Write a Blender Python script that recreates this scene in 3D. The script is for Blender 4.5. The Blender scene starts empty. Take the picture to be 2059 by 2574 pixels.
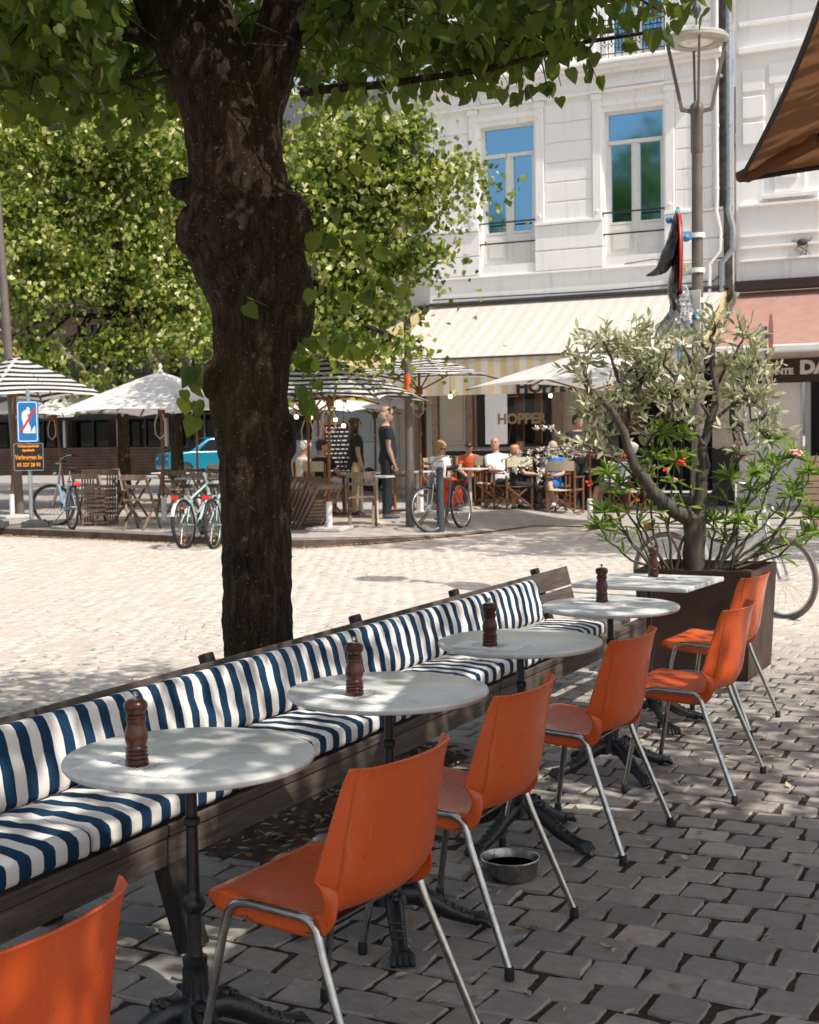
import bpy, bmesh, math, random
import numpy as np
from mathutils import Vector, Matrix, Euler
random.seed(7); NR = np.random.RandomState(11)
C = bpy.context.scene.collection
PI = math.pi
R = math.radians
# ---------------------------------------------------------------- helpers
def frame(d, up=Vector((0, 0, 1))):
    d = Vector(d).normalized()
    u = Vector(up)
    if abs(d.dot(u)) > .98: u = Vector((1, 0, 0))
    a = u.cross(d).normalized()
    return a, d.cross(a).normalized()
class MB:
    def __init__(s): s.v = []; s.f = []; s.m = []
    def add(s, vs, fs, mi=0, M=None):
        o = len(s.v)
        if M is not None: vs = [M @ Vector(p) for p in vs]
        s.v += [tuple(p) for p in vs]
        s.f += [[i + o for i in f] for f in fs]; s.m += [mi] * len(fs)
        return s
    def box(s, c, d, mi=0, M=None, rot=None):
        x, y, z = d[0] / 2, d[1] / 2, d[2] / 2
        vs = [Vector((a * x, b * y, e * z)) for a in (-1, 1) for b in (-1, 1) for e in (-1, 1)]
        if rot is not None: vs = [rot @ p for p in vs]
        vs = [p + Vector(c) for p in vs]
        return s.add(vs, [(0, 1, 3, 2), (4, 6, 7, 5), (0, 4, 5, 1), (2, 3, 7, 6), (0, 2, 6, 4), (1, 5, 7, 3)], mi, M)
    def bar(s, a, b, w, h, mi=0, M=None, up=(0, 0, 1)):
        a = Vector(a); b = Vector(b); d = (b - a)
        p, q = frame(d, Vector(up))
        rot = Matrix((p, d.normalized(), q)).transposed()
        return s.box((a + b) / 2, (w, d.length, h), mi, M, rot)
    def tube(s, pts, rad, n=8, mi=0, M=None, caps=True, closed=False):
        pts = [Vector(p) for p in pts]; N = len(pts)
        if not hasattr(rad, '__len__'): rad = [rad] * N
        vs = []; fs = []; pa = None
        for i, p in enumerate(pts):
            if closed: d = pts[(i + 1) % N] - pts[i - 1]
            else: d = pts[min(i + 1, N - 1)] - pts[max(i - 1, 0)]
            if d.length < 1e-9: d = Vector((0, 0, 1))
            d.normalize()
            if pa is None: a, b = frame(d)
            else:
                a = (pa - d * pa.dot(d))
                a = a.normalized() if a.length > 1e-6 else frame(d)[0]
                b = d.cross(a).normalized()
            pa = a; r = rad[i]
            ra, rb = (r if hasattr(r, '__len__') else (r, r))
            for k in range(n):
                t = 2 * PI * k / n
                vs.append(p + a * math.cos(t) * ra + b * math.sin(t) * rb)
        for i in range(N if closed else N - 1):
            j = (i + 1) % N
            for k in range(n):
                l = (k + 1) % n
                fs.append((i * n + k, i * n + l, j * n + l, j * n + k))
        if caps and not closed:
            fs.append(tuple(range(n))[::-1]); fs.append(tuple((N - 1) * n + k for k in range(n)))
        return s.add(vs, fs, mi, M)
    def lathe(s, prof, n=24, c=(0, 0, 0), mi=0, M=None, sx=1, sy=1):
        vs = []; fs = []
        for r, z in prof:
            for k in range(n):
                t = 2 * PI * k / n
                vs.append((c[0] + r * math.cos(t) * sx, c[1] + r * math.sin(t) * sy, c[2] + z))
        N = len(prof)
        for i in range(N - 1):
            for k in range(n):
                l = (k + 1) % n
                fs.append((i * n + k, i * n + l, (i + 1) * n + l, (i + 1) * n + k))
        if prof[0][0] > 1e-4: fs.append(tuple(range(n))[::-1])
        if prof[-1][0] > 1e-4: fs.append(tuple((N - 1) * n + k for k in range(n)))
        return s.add(vs, fs, mi, M)
    def ball(s, c, r, n=10, mi=0, M=None):
        rx, ry, rz = r if hasattr(r, '__len__') else (r, r, r)
        prof = [(math.sin(PI * i / (n // 2 + 2)), -math.cos(PI * i / (n // 2 + 2))) for i in range(n // 2 + 3)]
        vs = []; fs = []; m = n // 2 + 2
        for i in range(m + 1):
            a = PI * i / m
            for k in range(n):
                t = 2 * PI * k / n
                vs.append((c[0] + rx * math.sin(a) * math.cos(t), c[1] + ry * math.sin(a) * math.sin(t), c[2] - rz * math.cos(a)))
        for i in range(m):
            for k in range(n):
                l = (k + 1) % n
                fs.append((i * n + k, i * n + l, (i + 1) * n + l, (i + 1) * n + k))
        return s.add(vs, fs, mi, M)
    def quad(s, a, b, c, d, mi=0, M=None): return s.add([a, b, c, d], [(0, 1, 2, 3)], mi, M)
    def prism(s, poly, h0, h1, mi=0, M=None):   # polygon in local XY, extruded in Z
        n = len(poly)
        vs = [(p[0], p[1], h0) for p in poly] + [(p[0], p[1], h1) for p in poly]
        fs = [tuple(range(n))[::-1], tuple(range(n, 2 * n))] + [(i, (i + 1) % n, n + (i + 1) % n, n + i) for i in range(n)]
        return s.add(vs, fs, mi, M)
    def build(s, name, mats, parent=None, smooth=None, bevel=0, seg=2, weld=False):
        me = bpy.data.meshes.new(name); me.from_pydata(s.v, [], s.f)
        if not isinstance(mats, (list, tuple)): mats = [mats]
        for m in mats: me.materials.append(m)
        me.polygons.foreach_set('material_index', s.m)
        bm = bmesh.new(); bm.from_mesh(me)
        if weld: bmesh.ops.remove_doubles(bm, verts=bm.verts, dist=1e-5)
        bmesh.ops.recalc_face_normals(bm, faces=bm.faces)
        bm.to_mesh(me); bm.free()
        if smooth:
            me.shade_smooth(); me.set_sharp_from_angle(angle=R(smooth))
        o = bpy.data.objects.new(name, me); C.objects.link(o)
        if parent: o.parent = parent
        if bevel:
            b = o.modifiers.new('bevel', 'BEVEL'); b.width = bevel; b.segments = seg; b.limit_method = 'ANGLE'; b.angle_limit = R(40)
        return o
def tag(o, label=None, cat=None, group=None, kind=None):
    if label: o['label'] = label
    if cat: o['category'] = cat
    if group: o['group'] = group
    if kind: o['kind'] = kind
    return o
def thing(name, loc=(0, 0, 0), rz=0, label=None, cat=None, group=None):
    o = bpy.data.objects.new(name, None); C.objects.link(o)
    o.location = loc; o.rotation_euler = (0, 0, rz); o.empty_display_size = .1
    return tag(o, label, cat, group)
def copy_tree(o, parent=None):
    c = o.copy(); C.objects.link(c)
    if parent: c.parent = parent
    for ch in list(o.children): copy_tree(ch, c)
    return c
def place(proto, first, loc, rz, label, cat=None, group=None, tilt=None):
    o = proto if first else copy_tree(proto)
    o.location = loc; o.rotation_euler = (tilt[0] if tilt else 0, tilt[1] if tilt else 0, rz)
    return tag(o, label, cat, group)
def np_mesh(name, V, faces, mats, parent=None, smooth=False, midx=None):
    # V (N,3), faces: list of int arrays (M,k)
    me = bpy.data.meshes.new(name)
    me.vertices.add(len(V)); me.vertices.foreach_set('co', np.asarray(V, np.float32).ravel())
    tot = np.concatenate([np.full(len(f), f.shape[1], np.int32) for f in faces])
    loops = np.concatenate([f.ravel() for f in faces]).astype(np.int32)
    start = np.concatenate([[0], np.cumsum(tot)[:-1]]).astype(np.int32)
    me.loops.add(len(loops)); me.loops.foreach_set('vertex_index', loops)
    me.polygons.add(len(tot)); me.polygons.foreach_set('loop_start', start)
    if midx is not None: me.polygons.foreach_set('material_index', midx.astype(np.int32))
    if smooth: me.polygons.foreach_set('use_smooth', np.ones(len(tot), bool))
    me.update(calc_edges=True); me.validate()
    for m in (mats if isinstance(mats, (list, tuple)) else [mats]): me.materials.append(m)
    o = bpy.data.objects.new(name, me); C.objects.link(o)
    if parent: o.parent = parent
    return o
# ---------------------------------------------------------------- materials
class NT:
    def __init__(s, name):
        s.m = bpy.data.materials.new(name); s.m.use_nodes = True
        s.t = s.m.node_tree; s.n = s.t.nodes; s.l = s.t.links
        s.b = s.n['Principled BSDF']; s.out = s.n['Material Output']
        s.tc = s.n.new('ShaderNodeTexCoord')
    def link(s, a, b): s.l.new(a, b)
    def noise(s, scale, detail=4, rough=.55, vec=None, dist=0):
        n = s.n.new('ShaderNodeTexNoise'); n.inputs['Scale'].default_value = scale; n.inputs['Detail'].default_value = detail
        n.inputs['Roughness'].default_value = rough; n.inputs['Distortion'].default_value = dist
        s.link(vec if vec is not None else s.tc.outputs['Object'], n.inputs['Vector']); return n.outputs['Fac']
    def map(s, scale=(1, 1, 1), rot=(0, 0, 0), loc=(0, 0, 0), src='Object'):
        n = s.n.new('ShaderNodeMapping'); n.inputs['Scale'].default_value = scale; n.inputs['Rotation'].default_value = rot; n.inputs['Location'].default_value = loc
        s.link(s.tc.outputs[src], n.inputs['Vector']); return n.outputs['Vector']
    def ramp(s, fac, stops, interp='LINEAR'):
        n = s.n.new('ShaderNodeValToRGB'); n.color_ramp.interpolation = interp
        e = n.color_ramp.elements
        while len(e) < len(stops): e.new(.5)
        for i, (p, c) in enumerate(stops):
            e[i].position = p; e[i].color = (c if hasattr(c, '__len__') else (c, c, c)) + ((1,) if (not hasattr(c, '__len__') or len(c) == 3) else ())
        s.link(fac, n.inputs['Fac']); return n.outputs['Color']
    def mix(s, fac, a, b, mode='MIX'):
        n = s.n.new('ShaderNodeMix'); n.data_type = 'RGBA'; n.blend_type = mode
        for sock, val in ((n.inputs['Factor'], fac), (n.inputs['A'], a), (n.inputs['B'], b)):
            if hasattr(val, 'is_linked') or hasattr(val, 'links'): s.link(val, sock)
            elif hasattr(val, '__len__'): sock.default_value = tuple(val) + ((1,) if len(val) == 3 else ())
            else: sock.default_value = val if sock.type == 'VALUE' else (val, val, val, 1)
        return n.outputs['Result']
    def math(s, op, a, b=0., c=None):
        n = s.n.new('ShaderNodeMath'); n.operation = op
        for i, val in enumerate((a, b) if c is None else (a, b, c)):
            if hasattr(val, 'links'): s.link(val, n.inputs[i])
            else: n.inputs[i].default_value = val
        return n.outputs[0]
    def sep(s, vec=None):
        n = s.n.new('ShaderNodeSeparateXYZ'); s.link(vec if vec is not None else s.tc.outputs['Object'], n.inputs[0]); return n.outputs
    def bump(s, h, strength=.4, dist=.01):
        n = s.n.new('ShaderNodeBump'); n.inputs['Strength'].default_value = strength; n.inputs['Distance'].default_value = dist
        s.link(h, n.inputs['Height']); s.link(n.outputs[0], s.b.inputs['Normal']); return n.outputs[0]
    def color(s, c):
        if hasattr(c, 'links'): s.link(c, s.b.inputs['Base Color'])
        else: s.b.inputs['Base Color'].default_value = (*c, 1)
        return s
    def rnd(s):
        n = s.n.new('ShaderNodeNewGeometry'); return n.outputs['Random Per Island']
    def objrnd(s):
        n = s.n.new('ShaderNodeObjectInfo'); return n.outputs['Random']
    def set(s, rough=.5, metal=0, spec=None):
        s.b.inputs['Roughness'].default_value = rough; s.b.inputs['Metallic'].default_value = metal
        if spec is not None: s.b.inputs['Specular IOR Level'].default_value = spec
        return s
def simple(name, c, rough=.6, metal=0, var=.25, scale=12, bump=.15, spec=None, bd=.004):
    t = NT(name); f = t.noise(scale, 5)
    lo = tuple(x * (1 - var) for x in c); hi = tuple(min(1, x * (1 + var)) for x in c)
    t.color(t.ramp(f, [(.3, lo), (.7, hi)])); t.set(rough, metal, spec)
    if bump: t.bump(t.noise(scale * 4, 3), bump, bd)
    return t.m
def wood(name, dark, light, axis='Y', rough=.75, bump=.5, sc=1.):
    t = NT(name)
    s = {'X': (2, 28, 28), 'Y': (28, 2, 28), 'Z': (28, 28, 2)}[axis]
    s = tuple(x * sc for x in s)
    g = t.noise(1.5, 8, .65, t.map(s), .6); w = t.noise(2.2, 4, .6)
    c = t.ramp(g, [(.28, dark), (.5, tuple((a + b) / 2 for a, b in zip(dark, light))), (.72, light)])
    t.color(t.mix(t.math('MULTIPLY', w, .55), c, tuple(x * .5 for x in dark))); t.set(rough); t.bump(g, bump, .004); return t.m
M = {}
M['bench'] = wood('weathered_dark_wood', (.030, .022, .018), (.17, .135, .11), 'Y')
M['benchleg'] = wood('dark_leg_wood', (.008, .006, .005), (.035, .026, .021), 'Z')
M['plank'] = wood('sunbleached_wood', (.10, .075, .055), (.30, .24, .19), 'Y')
M['bistro'] = wood('bistro_chair_wood', (.13, .085, .055), (.36, .27, .19), 'Z', sc=.6)
M['teak'] = wood('oiled_teak', (.14, .055, .022), (.33, .14, .055), 'Z', sc=.6)
M['mill'] = wood('turned_walnut', (.030, .007, .004), (.115, .030, .014), 'Z', rough=.28, bump=.08, sc=3)
def orange():
    t = NT('orange_moulded_plastic'); f = t.noise(3, 5); g = t.noise(60, 4)
    base = t.mix(t.objrnd(), (.70, .088, .011), (.74, .125, .022))
    c = t.mix(t.ramp(f, [(.42, 0.), (.78, .5)]), base, (.78, .20, .07))
    scr = t.noise(2.0, 6, .7, t.map((40, 40, 3)))
    c = t.mix(t.ramp(scr, [(.60, 0.), (.68, .25)]), c, (.8, .36, .2))
    sp = t.ramp(t.noise(35, 2), [(.70, 0.), (.74, .5)])
    c = t.mix(sp, c, (.2, .04, .015))
    t.color(c); t.set(.34); t.link(t.ramp(t.noise(9, 4), [(.3, .20), (.7, .42)]), t.b.inputs['Roughness'])
    t.bump(g, .06, .002)
    tr = t.n.new('ShaderNodeBsdfTranslucent'); tr.inputs['Color'].default_value = (.9, .16, .02, 1)
    mx = t.n.new('ShaderNodeMixShader'); mx.inputs[0].default_value = .14
    t.link(t.b.outputs[0], mx.inputs[1]); t.link(tr.outputs[0], mx.inputs[2]); t.link(mx.outputs[0], t.out.inputs[0]); return t.m
M['orange'] = orange()
def chrome(name, c=(.50, .49, .47), rough=.06):
    t = NT(name); f = t.noise(40, 5)
    t.color(t.ramp(f, [(.35, tuple(x * .75 for x in c)), (.6, c)])); t.set(rough, 1)
    t.link(t.ramp(t.noise(14, 5), [(.35, rough), (.75, rough + .22)]), t.b.inputs['Roughness']); return t.m
M['chrome'] = chrome('chromed_steel'); M['steel'] = chrome('brushed_steel', (.36, .35, .33), .16)
M['rubber'] = simple('black_rubber', (.015, .015, .016), .7)
M['castiron'] = simple('black_cast_iron', (.012, .014, .016), .38, .0, .4, 30, .3, .6)
def marble(name, base, vein, seed):
    t = NT(name); v = t.map((1, 1, 1), loc=(seed, seed * 2, 0))
    n = t.noise(3.2, 9, .62, v, 1.6)
    a = t.math('ABSOLUTE', t.math('SUBTRACT', n, .5))
    veins = t.ramp(a, [(0., 1.), (.018, .45), (.07, 0.)])
    cl = t.noise(5, 5, .6, v, .5)
    c = t.mix(t.ramp(cl, [(.35, 0.), (.7, .5)]), base, tuple(x * .80 for x in base))
    c = t.mix(t.math('MULTIPLY', veins, .30), c, vein)
    sp = t.ramp(t.noise(55, 2, .5, v), [(.735, 0.), (.75, .6)])
    t.color(t.mix(sp, c, (.12, .11, .1))); t.set(.3); t.bump(t.noise(120, 3), .02, .001); return t.m
M['marble'] = marble('white_marble', (.74, .75, .71), (.33, .34, .33), 3.3)
M['marble2'] = marble('grey_veined_marble', (.70, .72, .71), (.26, .29, .32), 8.1)
def stripes(name, per, c1, c2, axis, duty=.5, fabric=400, rough=.85, mode='lin', transl=0, off=0):
    t = NT(name); s = t.sep()
    if mode == 'lin': co = s[axis]
    elif mode == 'sq': co = t.math('MAXIMUM', t.math('ABSOLUTE', s[0]), t.math('ABSOLUTE', s[1]))
    wob = t.math('MULTIPLY', t.math('SUBTRACT', t.noise(7, 3), .5), per * .015)
    co = t.math('ADD', t.math('ADD', co, wob), off + 100 * per)
    fr = t.math('FRACT', t.math('DIVIDE', co, per))
    st = t.math('GREATER_THAN', fr, duty)
    dirt = t.noise(6, 5)
    a = t.mix(dirt, tuple(x * .88 for x in c1), c1); b = t.mix(dirt, tuple(x * .8 for x in c2), tuple(min(1, x * 1.12) for x in c2))
    col = t.mix(st, a, b); t.color(col); t.set(rough, 0, .2)
    wv = t.noise(1.0, 2, .5, t.map((fabric, fabric, fabric)))
    t.bump(t.math('ADD', t.math('MULTIPLY', wv, .3), t.noise(9, 4)), .25, .006)
    if transl:
        tr = t.n.new('ShaderNodeBsdfTranslucent'); t.link(col, tr.inputs['Color'])
        mx = t.n.new('ShaderNodeMixShader'); mx.inputs[0].default_value = transl
        t.link(t.b.outputs[0], mx.inputs[1]); t.link(tr.outputs[0], mx.inputs[2]); t.link(mx.outputs[0], t.out.inputs[0])
    return t.m
NAVY = (.006, .036, .082); CREAM = (.76, .73, .69)
M['cushion'] = stripes('navy_white_stripes', .0903, CREAM, NAVY, 1)
M['umb_stripe'] = stripes('black_white_stripes', .138, (.72, .70, .66), (.03, .035, .045), 0, mode='sq', transl=.3)
def fabric(name, c, transl=.25, rough=.85, sc=5):
    t = NT(name); f = t.noise(sc, 6)
    col = t.ramp(f, [(.3, tuple(x * .85 for x in c)), (.7, c)]); t.color(col); t.set(rough, 0, .2)
    t.bump(t.noise(3, 5), .3, .02)
    if transl:
        tr = t.n.new('ShaderNodeBsdfTranslucent'); t.link(col, tr.inputs['Color'])
        mx = t.n.new('ShaderNodeMixShader'); mx.inputs[0].default_value = transl
        t.link(t.b.outputs[0], mx.inputs[1]); t.link(tr.outputs[0], mx.inputs[2]); t.link(mx.outputs[0], t.out.inputs[0])
    return t.m
M['white_canvas'] = fabric('white_canvas', (.80, .79, .76))
M['yellow_canvas'] = fabric('yellow_canvas', (.80, .62, .12), .5)
M['cream_canvas'] = fabric('cream_canvas', (.66, .58, .42), .2)
M['brown_canvas'] = fabric('brown_canvas', (.30, .135, .060), .42, .8, 9)
M['pink_canvas'] = fabric('dusty_pink_canvas', (.46, .265, .22), .12)
M['dark_canvas'] = fabric('dark_canvas', (.02, .022, .025), .05)
M['piping'] = simple('dark_piping', (.03, .02, .018), .8)
M['paper'] = simple('cream_paper', (.90, .89, .84), .7, 0, .04, 8, .05)
M['ink'] = simple('printing_ink', (.03, .03, .035), .8, 0, .1, 8, 0)
M['black'] = simple('black_paint', (.012, .012, .013), .45, 0, .3)
M['dkgrey'] = simple('dark_grey_paint', (.05, .055, .06), .5, 0, .2)
M['polegrey'] = simple('taupe_pole_paint', (.13, .105, .092), .45, 0, .15, 8, .1)
M['galv'] = simple('galvanised_steel', (.38, .42, .45), .4, .6, .2, 20)
M['white_paint'] = simple('white_paint', (.78, .78, .76), .5, 0, .06, 6, .05)
M['rust'] = simple('rusty_brown_steel', (.055, .028, .020), .62, .2, .45, 5, .25)
M['soil'] = simple('dry_soil', (.10, .065, .045), .95, 0, .5, 14, .8, bd=.02)
M['glass_dark'] = NT('dark_window_glass').color((.01, .012, .013)).set(.06, 0, .8).m
def skyglass():
    t = NT('sky_tinted_glass'); t.color((.25, .50, .72)); t.set(.05, 1)  # blue of the mirrored sky is put into the glass tint
    f = t.noise(2.5, 6, .6, t.map((1, 1, .8)), .4)
    z = t.sep()
    return t
_g = skyglass(); M['glass_sky'] = _g.m
def emis(name, c, st):
    t = NT(name); t.color(c); t.b.inputs['Emission Color'].default_value = (*c, 1); t.b.inputs['Emission Strength'].default_value = st; return t.m
M['bulb'] = emis('lit_bulb', (1., .72, .35), 6)
M['red'] = simple('red_plastic', (.65, .03, .015), .35, 0, .1)
M['orange_fab'] = simple('orange_fabric', (.85, .07, .01), .6, 0, .35, 9, .8, bd=.03)
M['reflector'] = simple('amber_reflector', (.9, .28, .02), .3, 0, .1)
M['skin'] = simple('skin', (.52, .31, .23), .5, 0, .12, 6, .05)
M['skin2'] = simple('tanned_skin', (.44, .25, .18), .5, 0, .12, 6, .05)
# ---------------------------------------------------------------- camera, light, world
A = R(26.5)
cam = bpy.data.cameras.new('camera'); co = bpy.data.objects.new('camera', cam); C.objects.link(co)
cam.sensor_fit = 'HORIZONTAL'; cam.sensor_width = 24.; cam.lens = 3450 / 2059 * 24.
cam.clip_start = .05; cam.clip_end = 600
PITCH = math.atan(192 / 3450.)
co.location = (0, 0, 1.49)
Mc = Matrix.Rotation(A, 4, 'Z') @ Matrix.Rotation(PI / 2 - PITCH, 4, 'X') @ Matrix.Rotation(-.016, 4, 'Z')
co.rotation_euler = Mc.to_euler()
cam.dof.use_dof = True; cam.dof.focus_distance = 4.6; cam.dof.aperture_fstop = 9
S = bpy.context.scene; S.camera = co
S.view_settings.view_transform = 'Standard'; S.view_settings.look = 'None'; S.view_settings.exposure = 0
def c2w(x, y): return (x * math.cos(A) - y * math.sin(A), x * math.sin(A) + y * math.cos(A))
SUNH = Vector((1., -.22)).normalized(); EL = R(53)
SUN = Vector((SUNH.x * math.cos(EL), SUNH.y * math.cos(EL), math.sin(EL)))
W = bpy.data.worlds.new('World'); S.world = W; W.use_nodes = True
sk = W.node_tree.nodes.new('ShaderNodeTexSky'); sk.sky_type = 'NISHITA'; sk.sun_disc = False
sk.sun_elevation = EL; sk.sun_rotation = math.atan2(SUNH.x, SUNH.y); sk.dust_density = 3.; sk.ozone_density = .6
bg = W.node_tree.nodes['Background']; bg.inputs['Strength'].default_value = .15
hs = W.node_tree.nodes.new('ShaderNodeHueSaturation'); hs.inputs['Saturation'].default_value = .6; hs.inputs['Value'].default_value = 1.12
W.node_tree.links.new(sk.outputs[0], hs.inputs['Color']); W.node_tree.links.new(hs.outputs[0], bg.inputs[0])
sl = bpy.data.lights.new('sun', 'SUN'); sl.energy = 5.0; sl.angle = R(.53); sl.color = (1., .93, .84)
so = bpy.data.objects.new('sun', sl); C.objects.link(so); so.rotation_euler = (-SUN).to_track_quat('-Z', 'Y').to_euler()
# ---------------------------------------------------------------- ground
def ground_mat(name, base, dark, sc, bump=.3, bd=.01):
    t = NT(name); a = t.noise(sc, 8, .65); b = t.noise(sc * .13, 4)
    c = t.ramp(a, [(.3, dark), (.7, base)]); c = t.mix(t.ramp(b, [(.35, 0.), (.7, .35)]), c, tuple(x * .72 for x in base))
    t.color(c); t.set(.9, 0, .2); t.bump(t.noise(sc * 5, 6), bump, bd); return t
gt = ground_mat('sandy_square_ground', (.56, .50, .44), (.40, .35, .30), 3.)
p = gt.sep()
def plane(name, x0, x1, y0, y1, z, m, nx=1, ny=1):
    mb = MB()
    for i in range(nx):
        for j in range(ny):
            xa, xb = x0 + (x1 - x0) * i / nx, x0 + (x1 - x0) * (i + 1) / nx; ya, yb = y0 + (y1 - y0) * j / ny, y0 + (y1 - y0) * (j + 1) / ny
            mb.quad((xa, ya, z), (xb, ya, z), (xb, yb, z), (xa, yb, z))
    return mb.build(name, m)
tag(plane('ground', -220, 220, -120, 320, -.012, gt.m), kind='structure')
# --- granite setts: one structure, individually shaped stones
PX, PY = .157, .1555
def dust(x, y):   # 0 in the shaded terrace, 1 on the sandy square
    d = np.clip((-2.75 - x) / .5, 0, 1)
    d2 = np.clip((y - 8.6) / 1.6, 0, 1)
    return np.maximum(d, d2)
def setts(x0, x1, y0, y1, nu, nv, name, seed, skip=None, lab=None):
    rs = np.random.RandomState(seed)
    xs = []; ys = []
    j0 = int(math.floor(y0 / PY)); j1 = int(math.ceil(y1 / PY))
    for j in range(j0, j1):
        off = (.5 if j % 2 else 0) + .06 * math.sin(j * 1.7)
        i0 = int(math.floor(x0 / PX)); i1 = int(math.ceil(x1 / PX))
        for i in range(i0, i1):
            x = (i + off) * PX; y = j * PY + .012 * math.sin(x * 1.3 + j * .2) + .02 * math.sin(x * .6)
            if skip and skip(x, y): continue
            xs.append(x); ys.append(y)
    xs = np.array(xs); ys = np.array(ys); N = len(xs)
    g = {8: [-1, -.94, -.6, -.2, .2, .6, .94, 1], 7: [-1, -.93, -.5, 0, .5, .93, 1], 6: [-1, -.92, -.35, .35, .92, 1], 5: [-1, -.9, 0, .9, 1], 4: [-1, -.88, .88, 1]}
    u = np.array(g[nu]); v = np.array(g[nv])
    U, Vv = np.meshgrid(u, v, indexing='ij'); U = U.ravel(); Vv = Vv.ravel(); K = len(U)
    hw = (PX * .5 - .0055) * (1 + rs.uniform(-.10, .055, (N, 1))); hh = (PY * .5 - .0038) * (1 + rs.uniform(-.10, .05, (N, 1)))
    # rounded outline
    r = np.maximum(np.abs(U), np.abs(Vv)); e = np.minimum(np.abs(U), np.abs(Vv))
    rnd = 1 - .045 * (e ** 6) * (r > .9)
    edge = (r > .99)
    jit = rs.normal(0, .0022, (N, K, 2)) * edge[None, :, None] + rs.normal(0, .0015, (N, K, 2)) * (~edge)[None, :, None]
    sk1 = rs.normal(0, .055, (N, 1)); sk2 = rs.normal(0, .05, (N, 1))
    X = U[None] * rnd[None] * hw + sk1 * Vv[None] * hh; Y = Vv[None] * rnd[None] * hh + sk2 * U[None] * hw
    th = rs.normal(0, .025, (N, 1)); X, Y = X * np.cos(th) - Y * np.sin(th), X * np.sin(th) + Y * np.cos(th)
    X = X + xs[:, None] + jit[..., 0] + rs.normal(0, .003, (N, 1)); Y = Y + ys[:, None] + jit[..., 1] + rs.normal(0, .0025, (N, 1))
    base = rs.normal(0, .0028, (N, 1)) ; tx = rs.normal(0, .010, (N, 1)); ty = rs.normal(0, .010, (N, 1))
    Z = base + tx * U[None] * .07 + ty * Vv[None] * .07 + .0008 * (1 - r[None] ** 2) + rs.normal(0, .0011, (N, K))
    drop = np.where(edge, .0055 if nu > 5 else .004, 0.)[None] * (1 + rs.uniform(-.4, .4, (N, K)))
    Z = Z - drop
    V1 = np.stack([X, Y, Z], -1)
    # skirt ring
    ring = [i * nv for i in range(nu)] + [(nu - 1) * nv + j for j in range(1, nv)] + [i * nv + nv - 1 for i in range(nu - 2, -1, -1)] + [j for j in range(nv - 2, 0, -1)]
    ring = np.array(ring); sk = V1[:, ring].copy(); sk[..., 2] = -.03
    V2 = np.concatenate([V1, sk], 1); KK = K + len(ring)
    q = []
    for i in range(nu - 1):
        for j in range(nv - 1): q.append((i * nv + j, (i + 1) * nv + j, (i + 1) * nv + j + 1, i * nv + j + 1))
    L = len(ring)
    for a in range(L): b = (a + 1) % L; q.append((ring[b], ring[a], K + a, K + b))
    q = np.array(q); F = (q[None] + (np.arange(N) * KK)[:, None, None]).reshape(-1, 4)
    o = np_mesh(name, V2.reshape(-1, 3), [F], [M['sett']], smooth=True)
    if nu > 5: o.data.set_sharp_from_angle(angle=R(24))
    return tag(o, kind='structure')
def sett_mat():
    t = NT('granite_sett'); r = t.rnd(); n = t.noise(20, 8, .7); big = t.noise(.9, 4)
    stone = t.ramp(r, [(0., (.27, .255, .235)), (.3, (.50, .465, .42)), (.55, (.40, .36, .32)), (.8, (.31, .30, .29)), (1., (.60, .55, .48))])
    stone = t.mix(t.ramp(n, [(.25, .55), (.75, 0.)]), stone, (.085, .078, .072))
    dusty = t.mix(t.ramp(n, [(.3, 0.), (.8, .8)]), (.54, .49, .43), (.64, .59, .53))
    dusty = t.mix(t.math('MULTIPLY', r, .45), dusty, (.50, .46, .42))
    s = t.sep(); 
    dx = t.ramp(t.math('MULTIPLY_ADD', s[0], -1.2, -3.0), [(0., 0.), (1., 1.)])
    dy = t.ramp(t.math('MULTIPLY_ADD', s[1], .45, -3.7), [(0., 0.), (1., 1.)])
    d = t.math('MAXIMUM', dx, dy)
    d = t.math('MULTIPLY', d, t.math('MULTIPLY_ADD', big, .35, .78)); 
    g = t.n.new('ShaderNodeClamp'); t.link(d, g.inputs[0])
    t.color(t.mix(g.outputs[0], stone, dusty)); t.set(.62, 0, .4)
    t.link(t.ramp(n, [(.3, .5), (.7, .8)]), t.b.inputs['Roughness'])
    lay = t.noise(6, 6, .7, t.map((3, 9, 9)), 1.)
    t.bump(t.math('ADD', t.math('MULTIPLY', n, .6), lay), .45, .006); return t.m
M['sett'] = sett_mat()
PIT = (-3.95, -2.62, 4.05, 5.85)
pit = lambda x, y: PIT[0] < x < PIT[1] and PIT[2] < y < PIT[3]
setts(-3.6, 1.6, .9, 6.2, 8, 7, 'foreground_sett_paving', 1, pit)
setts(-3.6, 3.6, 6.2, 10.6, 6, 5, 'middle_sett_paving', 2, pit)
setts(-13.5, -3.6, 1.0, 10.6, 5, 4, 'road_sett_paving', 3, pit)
setts(-19.5, 5.5, 10.6, 19.2, 4, 4, 'far_sett_paving', 4, lambda x, y: (y > 16.75 - (x + 15.7) * .186 - .15 and x < -9.2) or (y > 16 and x < -7.9))
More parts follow.
